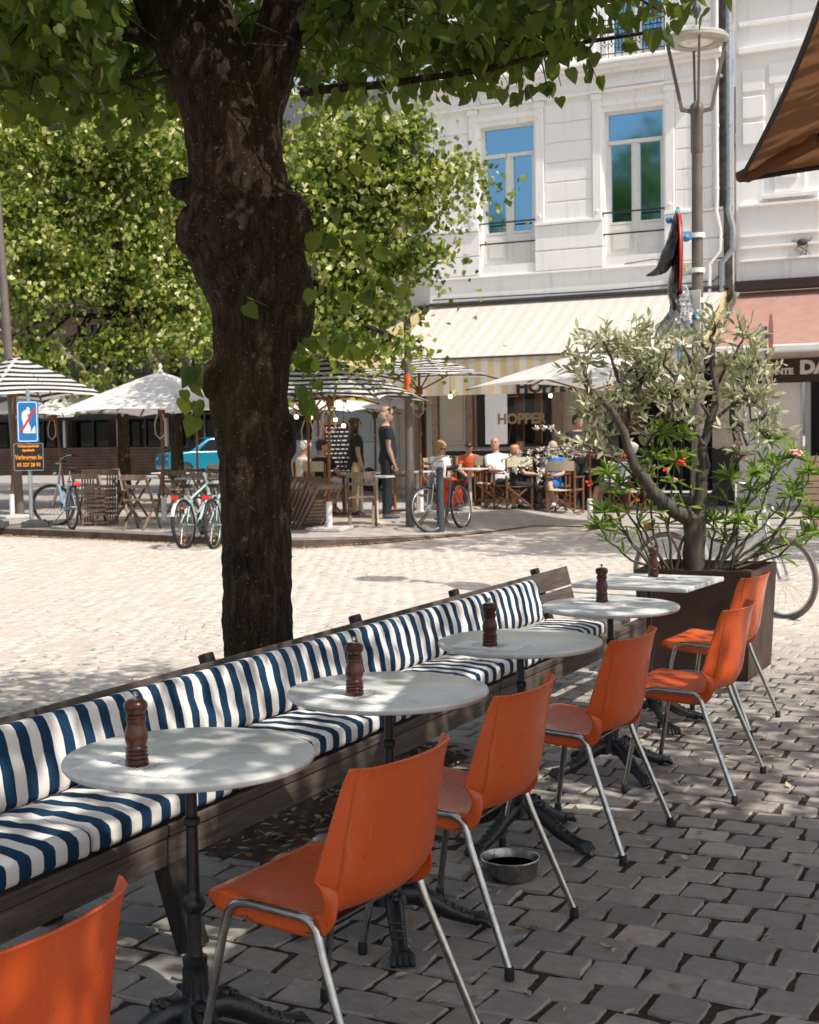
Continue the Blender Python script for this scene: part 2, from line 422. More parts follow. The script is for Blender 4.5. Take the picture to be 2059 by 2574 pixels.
# joint fill sheet: dark earth between shaded setts, pale sand in the square
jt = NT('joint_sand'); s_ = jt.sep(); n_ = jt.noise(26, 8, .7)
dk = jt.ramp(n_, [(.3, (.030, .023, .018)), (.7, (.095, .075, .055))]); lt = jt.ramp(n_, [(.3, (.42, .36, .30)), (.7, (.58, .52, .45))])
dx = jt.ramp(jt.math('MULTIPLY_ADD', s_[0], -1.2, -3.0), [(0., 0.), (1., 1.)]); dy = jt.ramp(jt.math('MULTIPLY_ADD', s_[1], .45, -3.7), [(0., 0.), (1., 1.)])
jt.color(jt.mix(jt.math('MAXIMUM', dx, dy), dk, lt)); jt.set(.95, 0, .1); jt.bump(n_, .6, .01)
def joint_sheet():
    rs = np.random.RandomState(5); nx, ny = 260, 190
    X = np.linspace(-20, 6, nx); Y = np.linspace(.5, 19.4, ny); XX, YY = np.meshgrid(X, Y, indexing='ij')
    d = dust(XX, YY)
    Z = -.0068 + d * (.0052 + .0014 * np.sin(XX * .9 + YY * .4)) + rs.normal(0, .0008, XX.shape)
    Z = np.where((YY > 16.4) & (XX < -7.5), -.011, Z)
    V = np.stack([XX, YY, Z], -1).reshape(-1, 3)
    i, j = np.meshgrid(np.arange(nx - 1), np.arange(ny - 1), indexing='ij'); a = (i * ny + j).ravel()
    F = np.stack([a, a + ny, a + ny + 1, a + 1], -1)
    return tag(np_mesh('paving_joints', V, [F], [jt.m], smooth=True), kind='structure')
joint_sheet()
# soil of the tree pit
def soil_patch():
    rs = np.random.RandomState(8); nx = ny = 60
    X = np.linspace(PIT[0] - .06, PIT[1] + .1, nx); Y = np.linspace(PIT[2] - .08, PIT[3] + .08, ny); XX, YY = np.meshgrid(X, Y, indexing='ij')
    Z = .006 + .018 * np.exp(-((XX + 3.4) ** 2 + (YY - 5.25) ** 2) / .35) + rs.normal(0, .006, XX.shape) + .008 * np.sin(XX * 9) * np.cos(YY * 8)
    e = np.minimum.reduce([XX - X[0], X[-1] - XX, YY - Y[0], Y[-1] - YY]); Z = np.where(e < .03, -.03, Z)
    V = np.stack([XX, YY, Z], -1).reshape(-1, 3)
    i, j = np.meshgrid(np.arange(nx - 1), np.arange(ny - 1), indexing='ij'); a = (i * ny + j).ravel()
    return tag(np_mesh('tree_pit_soil', V, [np.stack([a, a + ny, a + ny + 1, a + 1], -1)], [M['soil']], smooth=True), kind='structure')
soil_patch()
# ---------------------------------------------------------------- pavement beyond the road
KL = [(-40, 21.3), (-30, 19.4), (-22, 17.9), (-15.7, 16.75), (-13, 16.3), (-10.8, 15.87), (-9.9, 15.72), (-9.5, 15.85), (-9.2, 16.25), (-8.9, 16.9), (-8.6, 17.8), (-8.3, 19.0), (-8.1, 20.5)]
def kh(x):
    k = min(max((-8.0 - x) / 1.6, 0), 1); k = k * k * (3 - 2 * k); return .004 + .116 * k
pv = NT('grey_pavers'); br = pv.n.new('ShaderNodeTexBrick'); br.inputs['Scale'].default_value = 1.; br.inputs['Mortar Size'].default_value = .012
br.inputs['Brick Width'].default_value = .3; br.inputs['Row Height'].default_value = .3; br.offset = .5
br.inputs['Color1'].default_value = (.40, .36, .33, 1); br.inputs['Color2'].default_value = (.31, .29, .27, 1); br.inputs['Mortar'].default_value = (.16, .14, .12, 1)
pv.link(pv.map((1, 1, 1)), br.inputs['Vector']); pn = pv.noise(2.5, 7)
pv.color(pv.mix(pv.ramp(pn, [(.3, 0.), (.7, .55)]), br.outputs['Color'], (.46, .42, .38))); pv.set(.85); pv.bump(pn, .3, .01)
mb = MB()
for (a, b) in zip(KL[:-1], KL[1:]):
    n = 8; 
    for k in range(n):
        y0 = lambda p, t: p[1] + .28 + (52 - p[1]) * (t / n) ** 2
        mb.quad((a[0], y0(a, k), kh(a[0])), (b[0], y0(b, k), kh(b[0])), (b[0], y0(b, k + 1), kh(b[0])), (a[0], y0(a, k + 1), kh(a[0])))
mb.quad((-8.1, 20.8, .004), (30, 20.8, .004), (30, 52, .004), (-8.1, 52, .004))
tag(mb.build('pavement', pv.m), kind='structure')
kb = simple('bluestone_kerb', (.20, .165, .15), .8, 0, .3, 5, .4); mb = MB()
for (a, b) in zip(KL[:-1], KL[1:]):
    a = Vector((*a, 0)); b = Vector((*b, 0)); L = (b - a).length; n = max(1, round(L / 1.0)); d = (b - a).normalized(); nn = Vector((-d.y, d.x, 0))
    for k in range(n):
        p0 = a.lerp(b, k / n) + d * .004; p1 = a.lerp(b, (k + 1) / n) - d * .004
        z0, z1 = kh(p0.x) + .003, kh(p1.x) + .003
        vs = []
        for q, z in ((p0, z0), (p1, z1)):
            f = q; g = q + nn * .29
            vs += [(f.x, f.y, -.05), (f.x + nn.x * .012, f.y + nn.y * .012, z - .012), (f.x + nn.x * .03, f.y + nn.y * .03, z), (g.x, g.y, z), (g.x, g.y, -.05)]
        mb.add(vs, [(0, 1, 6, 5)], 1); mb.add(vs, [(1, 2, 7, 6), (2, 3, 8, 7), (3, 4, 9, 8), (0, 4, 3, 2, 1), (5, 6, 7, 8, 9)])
tag(mb.build('kerb', [kb, simple('dark_kerb_face', (.075, .052, .04), .9, 0, .5, 4, .4)]), kind='structure')  # front faces are browner and darker than the kerb tops
# ---------------------------------------------------------------- bench
B = thing('bench', (0, 0, 0), 0, 'long low bench of weathered dark wood carrying the striped cushions', 'bench')
def board(name, x0, x1, y0, y1, z0, z1, m, parent=B, bev=.004, tilt=0):
    mb = MB(); mb.box((0, 0, 0), (x1 - x0, y1 - y0, z1 - z0)); o = mb.build(name, m, parent, bevel=bev)
    o.location = ((x0 + x1) / 2, (y0 + y1) / 2, (z0 + z1) / 2); o.rotation_euler = (0, tilt, 0); return o
for (a, b) in ((.9, 3.195), (3.205, 5.695), (5.705, 8.0)):
    board('apron_board', -2.425, -2.397, a, b, .252, .333, M['bench'])
    board('seat_lip', -2.44, -2.392, a, b, .336, .371, M['bench'])
    for x in (-2.55, -2.66, -2.77): board('seat_plank', x - .048, x + .048, a, b, .340, .369, M['plank'], bev=.003)
    board('back_rail', -2.892, -2.866, a, min(b, 7.93), .562, .676, M['bench'], tilt=-.25)
    board('back_rail', -2.862, -2.838, a, min(b, 7.93), .445, .554, M['bench'], tilt=-.25)
for y in (1.75, 2.965, 4.16, 5.30, 6.35, 7.49):
    mb = MB(); mb.bar((-2.80, y, .30), (-2.925, y, .70), .055, .042); mb.build('back_post', M['benchleg'], B, bevel=.008)
for y in (1.2, 3.24, 5.72, 7.62):
    mb = MB(); mb.bar((-2.455, y, .335), (-2.345, y, .0), .085, .06); mb.build('leg', M['benchleg'], B, bevel=.004)
    mb = MB(); mb.bar((-2.78, y, .335), (-2.90, y, .0), .085, .06); mb.build('leg', M['benchleg'], B, bevel=.004)
    mb = MB(); mb.bar((-2.45, y, .29), (-2.80, y, .29), .06, .07); mb.build('cross_member', M['benchleg'], B, bevel=.004)
# cushions
def cushion_mesh(name, L, Wd, T, r, seed, puff=.012, top_round=None):
    rs = np.random.RandomState(seed); ny = 44; nk = 30
    # profile (rounded rectangle in XZ), lofted along Y
    P = []
    hw, ht = Wd / 2, T / 2
    for k in range(nk):
        t = 2 * PI * k / nk; c, s_ = math.cos(t), math.sin(t)
        n = 5.0; rr = (abs(c) ** n + abs(s_) ** n) ** (-1 / n)
        P.append((c * rr * hw, s_ * rr * ht))
    P = np.array(P); Y = np.concatenate([[-L / 2, -L / 2 + .004, -L / 2 + .012, -L / 2 + .03], np.linspace(-L / 2 + .06, L / 2 - .06, ny - 8), [L / 2 - .03, L / 2 - .012, L / 2 - .004, L / 2]])
    ny = len(Y); V = []
    ph = rs.uniform(0, 6, 6)
    for y in Y:
        e = min(1, (L / 2 - abs(y)) / .03); s_ = 1 - .16 * (1 - e) ** 2.2
        w = .0025 * math.sin(y * 9 + ph[0]) + .002 * math.sin(y * 23 + ph[1])
        for (px, pz) in P:
            b = puff * (1 - (px / hw) ** 2) * (1 if pz > 0 else .4) * (1 - .5 * (abs(y) / (L / 2)) ** 4)
            sc = 1 - (1 - s_) * (1 if abs(pz) > ht * .8 else .35)
            wr = .0018 * math.sin(px * 60 + y * 14 + ph[2]) * (1 + 1.6 * (1 - min(1, (L / 2 - abs(y)) / .08)))
            V.append((px * (1 - (1 - s_) * .3), y + rs.normal(0, .0008), pz * sc * (1 + w * 8) + math.copysign(b, pz) + wr))
    V += [(0, -L / 2 - .001, 0), (0, L / 2 + .001, 0)]
    F = []
    for i in range(ny - 1):
        for k in range(nk): l = (k + 1) % nk; F.append((i * nk + k, i * nk + l, (i + 1) * nk + l, (i + 1) * nk + k))
    T3 = [(ny * nk, (k + 1) % nk, k) for k in range(nk)] + [(ny * nk + 1, (ny - 1) * nk + k, (ny - 1) * nk + (k + 1) % nk) for k in range(nk)]
    o = np_mesh(name, np.array(V), [np.array(F), np.array(T3)], [M['cushion']], smooth=True)
    return o
seams_b = [(1.60, 2.72), (2.73, 3.835), (3.845, 5.06), (5.07, 6.02), (6.03, 7.10)]
lab_b = ['striped back cushion at the near end of the bench, partly outside the photo', 'striped back cushion behind the first round table with the pepper mill', 'striped back cushion in front of the tree trunk, behind the second table',
         'striped back cushion behind the third round table', 'last striped back cushion before the bare end of the bench']
for i, (a, b) in enumerate(seams_b):
    o = cushion_mesh('back_cushion', b - a, .235, .085, .03, 20 + i); o.location = (-2.768, (a + b) / 2, .565); o.rotation_euler = (0, R(90 - 13) - PI, 0)
    tag(o, lab_b[i], 'cushion', 'striped back cushions of the bench')
seams_s = [(1.65, 2.85), (2.862, 4.43), (4.442, 5.72), (5.73, 7.18)]
lab_s = ['striped seat cushion at the near left corner of the photo', 'striped seat cushion under the first round table', 'striped seat cushion between the second and the third table', 'striped seat cushion at the far end of the bench beside the fourth table']
for i, (a, b) in enumerate(seams_s):
    o = cushion_mesh('seat_cushion', b - a, .36, .082, .03, 40 + i, .008); o.location = (-2.56, (a + b) / 2, .418)
    tag(o, lab_s[i], 'cushion', 'striped seat cushions of the bench')
# ---------------------------------------------------------------- bistro tables
def make_base(parent, seed=0):
    mb = MB(); prof = [(.055, .095), (.05, .12), (.035, .135), (.028, .16), (.030, .20), (.027, .225), (.030, .23), (.030, .245), (.020, .25), (.017, .27), (.017, .355), (.024, .36), (.029, .375), (.024, .39), (.017, .395), (.0155, .41), (.0145, .565), (.021, .57), (.021, .585), (.0145, .59), (.0135, .70), (.02, .705), (.06, .712), (.06, .7145)]
    mb.lathe(prof, 20)
    for k in range(10):
        t = 2 * PI * k / 10; mb.tube([(math.cos(t) * .029, math.sin(t) * .029, .145), (math.cos(t) * .0275, math.sin(t) * .0275, .222)], .0035, 5)
    mb.build('column', M['castiron'], parent, smooth=50)
    mb = MB(); mb.box((0, 0, .709), (.30, .03, .006)); mb.box((0, 0, .7035), (.03, .30, .005)); mb.build('top_bracket', M['castiron'], parent)
    for k in range(4):
        t = PI / 4 + k * PI / 2; mr = Matrix.Rotation(t, 4, 'Z'); mb = MB()
        mb.tube([(.02, 0, .115), (.07, 0, .118), (.12, 0, .092), (.17, 0, .060), (.22, 0, .040), (.265, 0, .028)], [(.026, .036), (.028, .034), (.026, .030), (.024, .026), (.022, .022), (.024, .021)], 10, M=mr)
        for q in range(7):   # scale-like ridges
            x = .09 + q * .024; z = .122 - q * .0135
            mb.ball((x, 0, z + .003), (.012, .022, .012), 8, M=mr)
        mb.ball((.075, 0, .142), (.02, .018, .017), 8, M=mr); mb.ball((.098, 0, .135), (.013, .012, .011), 8, M=mr)
        for q in (-1, 1): mb.ball((.085, q * .017, .146), .007, 6, M=mr)
        for q in (-1.5, -.5, .5, 1.5): mb.tube([(.25, q * .010, .034), (.278, q * .0165, .031), (.297, q * .0185, .012)], [.013, .014, .009], 7, M=mr)
        mb.build('claw_foot', M['castiron'], parent, smooth=60)
def table(name, loc, rz, label, m, square=False, brz=0):
    t = thing(name, loc, rz, label, 'table', 'marble bistro tables along the bench')
    mb = MB()
    if not square:
        mb.lathe([(.0, .7155), (.268, .7155), (.284, .7165), (.294, .7205), (.2985, .727), (.2995, .7325), (.297, .7385), (.290, .7415), (.0, .742)], 72)
        mb.build('marble_top', m, t, smooth=25)
    else:
        mb.box((0, 0, .729), (.60, .58, .024)); mb.build('marble_top', m, t, bevel=.006, seg=3, smooth=30)
    make_base(t); return t
TP = [(-1.925, 2.664), (-1.869, 3.588), (-1.862, 4.62), (-1.878, 5.714)]
TL = ['nearest round marble table, over the bench corner and the first seat cushion', 'second round marble table, dappled with sun, beside the chair with the dark scuff', 'third round marble table, behind the dog bowl',
      'fourth round marble table, with a chipped darkened rim, in front of the square one']
for i, (p, l) in enumerate(zip(TP, TL)): table('bistro_table', (*p, 0), R([8, -12, 30, 5][i]), l, M['marble'] if i != 3 else M['marble2'])
table('bistro_table', (-2.01, 6.735, 0), R(-4), 'square marble table beside the rusty planter, the farthest one', M['marble2'], True)
# pepper mills
def mill(loc, label, s=1.):
    t = thing('pepper_mill', loc, random.uniform(0, 6), label, 'pepper mill', 'wooden pepper mills on the tables')
    k = .0268 / 62 * s; kz = .150 / 372 * s
    pr = [(0, 0), (58, 0), (61, 3), (62, 30), (60, 36), (54, 40), (55, 45), (60, 48), (61, 56), (58, 62), (53, 66), (58, 70), (60, 80), (56, 84), (52, 88), (58, 93), (59, 102), (54, 106), (50, 112), (56, 130), (61, 155), (62, 175), (58, 198), (50, 225), (46, 245), (50, 255), (55, 262), (55, 268), (50, 272), (54, 278), (53, 286), (44, 290), (48, 300), (60, 318), (65, 338), (64, 352), (54, 368), (40, 376), (0, 378)]
    mb = MB(); mb.lathe([(r * k, z * kz) for r, z in pr], 28); mb.build('body', M['mill'], t, smooth=50)
    mb = MB(); h = 378 * kz; mb.lathe([(.0105, h - .0005), (.0105, h + .0012), (.003, h + .0015), (.003, h + .006), (.006, h + .007), (.0065, h + .010), (.0045, h + .0125), (.0055, h + .014), (.0045, h + .017), (0, h + .0175)], 16); mb.build('metal_knob', M['chrome'], t, smooth=50)
ML = [(-1.957, 2.503), (-1.90, 3.438), (-1.898, 4.426), (-1.928, 5.75), (-2.02, 6.85)]
WN = ['nearest round marble table', 'second round marble table', 'third round marble table', 'fourth round marble table', 'square marble table']
MUL = [(-1.962, 2.512, 5), (-1.90, 3.45, -8), (-1.905, 4.44, 3), (-1.925, 5.76, -2), (-2.015, 6.84, 10)]
for i in range(5):
    mill((*ML[i], .7452), 'dark turned wooden pepper mill on the ' + WN[i])
    t = thing('menu', (*MUL[i][:2], .7424), R(MUL[i][2]), 'folded cream paper menu under the pepper mill on the ' + WN[i], 'menu', 'paper menus under the pepper mills')
    mb = MB(); mb.box((0, 0, .0006), (.246, .172, .0010)); mb.box((.002, .0015, .0026), (.243, .170, .0010), rot=Matrix.Rotation(R(.35), 3, 'Y')); mb.build('paper', M['paper'], t)
    mb = MB(); rs = random.Random(i)
    for k in range(5):
        x = -.02 + k * .012; 
        mb.box((x + .03, -.02 + rs.uniform(-.01, .01),   .0042), (.003 if k % 2 else .0016, .085 + rs.uniform(-.02, .02), .0002))
    for k in range(16): mb.box((-.055 + rs.uniform(-.006, .006), -.035 + k * .0042, .0042), (.006 * rs.random() + .001, .0012, .0002))
    mb.build('printed_lines', M['ink'], t)
# ---------------------------------------------------------------- orange shell chair
def shell_mesh(parent):
    # centre profile in (x,z): front lip -> seat -> back top ; x negative is the front
    ctrl = [(-.240, .428), (-.232, .436), (-.205, .439), (-.15, .434), (-.08, .426), (-.01, .421), (.055, .418), (.115, .424), (.158, .448), (.182, .49), (.194, .56), (.206, .64), (.220, .72), (.231, .758), (.236, .768)]
    def cr(P, n):
        out = []
        for i in range(len(P) - 1):
            p0, p1, p2, p3 = P[max(i - 1, 0)], P[i], P[i + 1], P[min(i + 2, len(P) - 1)]
            for k in range(n):
                t = k / n
                out.append(tuple(.5 * ((2 * p1[a]) + (-p0[a] + p2[a]) * t + (2 * p0[a] - 5 * p1[a] + 4 * p2[a] - p3[a]) * t * t + (-p0[a] + 3 * p1[a] - 3 * p2[a] + p3[a]) * t ** 3) for a in range(2)))
        out.append(P[-1]); return out
    pr = cr(ctrl, 4); N = len(pr); nc = 15; nr = 5; nw = 6
    V = []; F = []; W_ = {-1: [], 1: []}; L = [0]
    for a, b in zip(pr[:-1], pr[1:]): L.append(L[-1] + math.hypot(b[0] - a[0], b[1] - a[1]))
    sm = lambda v: max(0, min(1, v)) ** 2 * (3 - 2 * max(0, min(1, v)))
    row = nc + 2 * nr
    for i, (x, z) in enumerate(pr):
        a = pr[max(i - 1, 0)]; b = pr[min(i + 1, N - 1)]; dx, dz = b[0] - a[0], b[1] - a[1]; l = math.hypot(dx, dz); dx /= l; dz /= l
        s_ = sm((x - .06) / .11) if z < .52 else 1.        # 0 seat .. 1 back
        nx, nz = -dz, dx
        if s_ > .5: k = sm((z - .50) / .2); nz *= (1 - k); q = math.hypot(nx, nz); nx /= q; nz /= q
        hz = max(0, (z - .50) / .27)
        wc = .198 - .036 * s_ - .010 * hz; fr = sm(L[i] / .06); wc -= .012 * (1 - fr)
        dish = .007 * (1 - s_) * fr + (.026 - .004 * hz) * s_
        th = R(-88) * (1 - s_) + R(50) * s_; rad = .012 + .02 * s_
        half = []
        for k in range(nc // 2 + 1): u = k / (nc // 2); half.append((wc * u, dish * u * u))
        y0, h0 = half[-1]; ta = math.atan(2 * dish / wc)
        for k in range(1, nr + 1):
            n_ = 6; yy, hh = y0, h0
            for q in range(n_): tt = ta + (th - ta) * ((k / nr) * (q + .5) / n_); yy += math.cos(tt) * rad * 1.57 * (k / nr) / n_; hh += math.sin(tt) * rad * 1.57 * (k / nr) / n_
            half.append((yy, hh))
        full = [(-y, h) for y, h in half[:0:-1]] + half
        for y, h in full: V.append((x + nx * h, y, z + nz * h))
        w1 = s_ * (.058 - .034 * min(1, hz * 1.0)); w2 = (1 - s_) ** .6 * (.018 + .028 * fr) + .0
        ye = half[-1][0] - .0005
        if s_ > .98: ye += 0
        for sg in (-1, 1):
            for k in range(nw):
                d = w1 - (w1 + w2) * k / (nw - 1); up = max(d, 0); ph_ = R(88) * (1 - s_) + R(50) * s_; hb = h0 * (1 - s_) + half[-1][1] * s_; h = hb + up * math.sin(ph_) - max(-d, 0); flare = up * math.cos(ph_) + .006 * (1 - s_) * (k / (nw - 1))
                W_[sg].append((x + nx * h, sg * (ye + flare), z + nz * h))
    for i in range(N - 1):
        for k in range(row - 1): a = i * row + k; F.append((a, a + 1, a + row + 1, a + row))
    for sg in (-1, 1):
        o_ = len(V); V += W_[sg]
        for i in range(N - 1):
            for k in range(nw - 1): a = o_ + i * nw + k; F.append((a, a + nw, a + nw + 1, a + 1) if sg > 0 else (a, a + 1, a + nw + 1, a + nw))
    # small front apron joining the two side flanges
    o_ = len(V)
    for k in range(row): x0, y0, z0 = V[k]; V += [(x0 - .002, y0, z0 - .003), (x0 + .003, y0 * .995, z0 - .020)]
    for k in range(row - 1): a = o_ + 2 * k; F += [(k, a, a + 2, k + 1), (a, a + 1, a + 3, a + 2)]
    o = np_mesh('shell', np.array(V), [np.array(F)], [M['orange']], parent, smooth=True)
    m = o.modifiers.new('solid', 'SOLIDIFY'); m.thickness = .0055; m.offset = 0
    return o
def make_chair():
    t = thing('chair', (0, 0, 0))
    shell_mesh(t)
    for s in (-1, 1):
        y0 = s * .223; y1 = s * .262
        pts = [(-.232, y1, .02), (-.175, y0 + s * .008, .35), (-.165, y0, .395)]
        for k in range(1, 6):
            a = PI - k * (PI / 2) / 6 * 1.0; pts.append((-.115 + .05 * math.cos(a), y0, .390 + .042 * math.sin(a)))
        pts += [(-.10, y0, .433), (.03, y0, .426)]
        for k in range(1, 6):
            a = PI / 2 - k * (PI / 2) / 6 * .85; pts.append((.035 + .052 * math.cos(a), y0, .376 + .05 * math.sin(a)))
        pts += [(.10, y0 + s * .004, .34), (.228, y1, .02)]
        mb = MB(); mb.tube(pts, .0107, 12); mb.build('leg_frame', M['chrome'], t, smooth=60)
        for x in (-.232, .228): mb = MB(); mb.lathe([(.0135, -.0), (.0145, .004), (.0135, .034), (.011, .036)], 12, (x + (.002 if x < 0 else -.002), y1, 0)); mb.build('rubber_foot', M['rubber'], t, smooth=50)
    mb = MB(); mb.bar((-.12, -.222, .398), (-.12, .222, .398), .02, .006); mb.bar((.06, -.222, .388), (.06, .222, .388), .02, .006); mb.bar((-.12, -.09, .394), (.06, -.09, .384), .016, .005); mb.bar((-.12, .09, .394), (.06, .09, .384), .016, .005)
    mb.build('seat_bracket', M['steel'], t)
    return t
ch = make_chair()
CH = [((-1.600, 1.575), 2, 'nearest orange shell chair, only its back showing at the lower left corner'),
      ((-1.592, 2.795), -4, 'orange shell chair with a dark scuff on its back, at the nearest table'),
      ((-1.640, 3.665), 0, 'deep orange shell chair just behind the one with the dark scuff, before the dog bowl'),
      ((-1.652, 4.755), -2, 'light orange shell chair between the dog bowl and the fourth table, sun on its seat'),
      ((-1.492, 5.670), 0, 'orange shell chair with a scratched side, in front of the one by the planter'),
      ((-1.690, 6.905), -3, 'farthest orange shell chair, against the rusty planter at the square table')]
for i, (p, rz, l) in enumerate(CH):
    c = place(ch, i == 0, (*p, 0), R(rz), l, 'chair', 'orange shell chairs on chrome legs')
    if i == 1:
        o = [x for x in c.children if x.name.startswith('shell')][0]
# scuff on the second chair is part of that chair
mb = MB(); rs = random.Random(3); c2 = [o for o in C.objects if o.get('label') == CH[1][2]][0]
mb.add([(.1685 + .0012, -.035 + .007 * math.cos(a) * (1 + .3 * rs.random()), .615 + .02 * math.sin(a) * (1 + .25 * rs.random())) for a in [2 * PI * k / 14 for k in range(14)]], [tuple(range(14))])
o = mb.build('scuff_mark', simple('dark_scuff', (.06, .012, .006), .7), c2); sw = o.modifiers.new('wrap', 'SHRINKWRAP'); sw.target = [x for x in c2.children if x.name.startswith('shell')][0]; sw.offset = .0012; sw.wrap_mode = 'ABOVE_SURFACE'; sw.wrap_method = 'PROJECT'; sw.use_project_x = True; sw.use_negative_direction = True; sw.use_positive_direction = True
# ---------------------------------------------------------------- dog bowl, stud
t = thing('dog_bowl', (-1.74, 4.205, .003), 0, 'steel dog bowl of water standing on the setts', 'bowl')
mb = MB(); mb.lathe([(0, .002), (.082, .002), (.088, .006), (.093, .03), (.0965, .066), (.0995, .0685), (.1015, .068), (.1, .071), (.0965, .071), (.0945, .067), (.091, .03), (.084, .008), (0, .006)], 48); mb.build('bowl', M['steel'], t, smooth=40)
wt = NT('still_water'); wt.color((.03, .035, .03)); wt.set(.03, 0, .6); mb = MB(); mb.lathe([(0, .040), (.0915, .040)], 48); mb.build('water', wt.m, t)
t = MB(); t.lathe([(.017, 0), (.017, .002), (.010, .0045), (0, .0055)], 20, (0, 0, 0)); t = t.build('road_stud', M['steel'], smooth=40); t.location = (-1.498, 3.785, .006); tag(t, 'small round metal stud set in the paving right of the bowl', 'road stud')
# ---------------------------------------------------------------- fallen leaves
def leaf_scatter(name, pts, size, mats, seed, lab=None):
    rs = np.random.RandomState(seed); N = len(pts)
    T = np.array([(0, 0, 0), (.3, .22, .06), (.65, .2, .1), (1, 0, .22), (.65, -.2, .08), (.3, -.22, .05)])
    s_ = rs.uniform(.6, 1.25, (N, 1)) * size; a = rs.uniform(0, 6.28, N); nar = rs.choice([.45, 1.1, .8], N)[:, None]; cur = rs.uniform(-.3, 1.6, (N, 1))
    X = T[None, :, 0] * s_; Y = T[None, :, 1] * s_ * nar; Z = T[None, :, 2] * s_ * cur + rs.uniform(0, .1, (N, 1)) * s_ * np.abs(T[None, :, 1]) * 5
    c, s2 = np.cos(a)[:, None], np.sin(a)[:, None]
    V = np.stack([X * c - Y * s2 + pts[:, 0:1], X * s2 + Y * c + pts[:, 1:2], Z - Z.min(1, keepdims=True) + pts[:, 2:3]], -1)
    F = np.array([(0, 1, 2, 3), (0, 3, 4, 5)]); FF = (F[None] + (np.arange(N) * 6)[:, None, None]).reshape(-1, 4)
    mid = np.repeat(rs.choice(len(mats), N, p=None), 2)
    return np_mesh(name, V.reshape(-1, 3), [FF], mats, midx=mid)
lf = NT('dry_fallen_leaf'); lf.color(lf.ramp(lf.rnd(), [(0., (.48, .37, .20)), (.4, (.55, .46, .30)), (.7, (.42, .20, .06)), (1., (.30, .22, .12))])); lf.set(.8)
rs = np.random.RandomState(77)
P1 = np.c_[rs.uniform(-2.9, .6, 560), rs.uniform(2.0, 9, 560), np.full(560, .005)]
P2 = np.c_[rs.normal(-3.0, .35, 620), rs.uniform(4.0, 5.9, 620), np.full(620, .016)]
P3 = []
for (cx, cy, n, sx, sy) in ((-4.6, 4.6, 420, .45, .8), (-6.2, 6.1, 350, .6, .8), (-5.2, 8.5, 300, 1.5, .5), (-4.2, 6.9, 160, .6, .6), (-3.5, 10.2, 200, .8, .8), (-7.8, 14, 250, 1.3, .8)): P3.append(np.c_[rs.normal(cx, sx, n), rs.normal(cy, sy, n), np.full(n, .006)])
P4 = []
for (a, b) in zip(KL[2:-1], KL[3:]):
    n = int(170 * math.dist(a, b)); tt = rs.rand(n); q = np.outer(1 - tt, a) + np.outer(tt, b); q[:, 1] -= np.abs(rs.normal(.03, .10, n)) ; P4.append(np.c_[q, np.full(n, .008)])
lp = np.concatenate([P1, P2] + P3 + P4); lp = lp[(lp[:, 1] > 1.2)]
tag(leaf_scatter('fallen_leaves', lp, .042, [lf.m], 5), 'dry yellow linden bracts and leaves scattered over the paving', 'fallen leaves', kind='stuff')
# ---------------------------------------------------------------- brown parasol
def canopy_mesh(h, z_edge, z_apex, name, mats, parent, sag=.06, n=24, valance=0, apex_flat=.0):
    mb = MB(); vs = []
    for i in range(n + 1):
        for j in range(n + 1):
            x = -1 + 2 * i / n; y = -1 + 2 * j / n; m = max(abs(x), abs(y)); e = min(abs(x), abs(y)) / max(m, 1e-6)
            arch = (1 - e * e)                     # 1 at mid-edge, 0 on the diagonal ribs
            z = z_apex - (z_apex - z_edge) * (m ** 1.08) + sag * arch * m ** 2 * .8
            pull = 1 - sag * .55 * arch * m ** 4
            z -= .035 * math.sin(m * PI) * arch
            xx, yy = x, y
            if abs(x) >= abs(y): xx = x * pull
            else: yy = y * pull
            vs.append((xx * h, yy * h, z))
    fs = [(i * (n + 1) + j, (i + 1) * (n + 1) + j, (i + 1) * (n + 1) + j + 1, i * (n + 1) + j + 1) for i in range(n) for j in range(n)]
    mb.add(vs, fs); return mb.build(name, mats, parent, smooth=22)
t = thing('parasol', (.82, 3.48, 0), R(15.9), 'big brown canvas parasol reaching in at the upper right corner', 'parasol')
cn = canopy_mesh(1.5, 2.305, 2.86, 'canopy', M['brown_canvas'], t, .10)
mb = MB(); N_ = 24
for sx, sy in ((1, 0), (-1, 0), (0, 1), (0, -1)):
    pts = []
    for k in range(N_ + 1):
        u = -1 + 2 * k / N_; arch = 1 - u * u; pull = 1 - .055 * arch; z = 2.305 + .08 * arch
        pts.append((sx * 1.5 * pull if sx else u * 1.5, sy * 1.5 * pull if sy else u * 1.5, z - .006))
    mb.tube(pts, .008, 6)
mb.build('hem_piping', M['piping'], t)
for a in range(4):
    mr = Matrix.Rotation(a * PI / 2 + PI / 4, 4, 'Z'); mb = MB()
    mb.bar((.12, 0, 2.79), (1.80, 0, 2.375), .022, .042, M=mr); mb.build('rib', M['black'], t, bevel=.003)
    mb = MB(); mb.bar((1.80, 0, 2.375), (2.115, 0, 2.305), .06, .03, M=mr); mb.build('corner_pocket', M['brown_canvas'], t, bevel=.005)
    mb = MB(); mb.bar((.05, 0, 2.2), (.95, 0, 2.57), .02, .03, M=mr); mb.build('strut', M['black'], t)
mb = MB(); mb.lathe([(.03, .05), (.03, 2.85), (.045, 2.86), (.0, 2.95)], 16); mb.build('pole', M['black'], t, smooth=40)
mb = MB(); mb.box((0, 0, .025), (.9, .9, .05)); mb.build('base_plate', M['black'], t, bevel=.01)
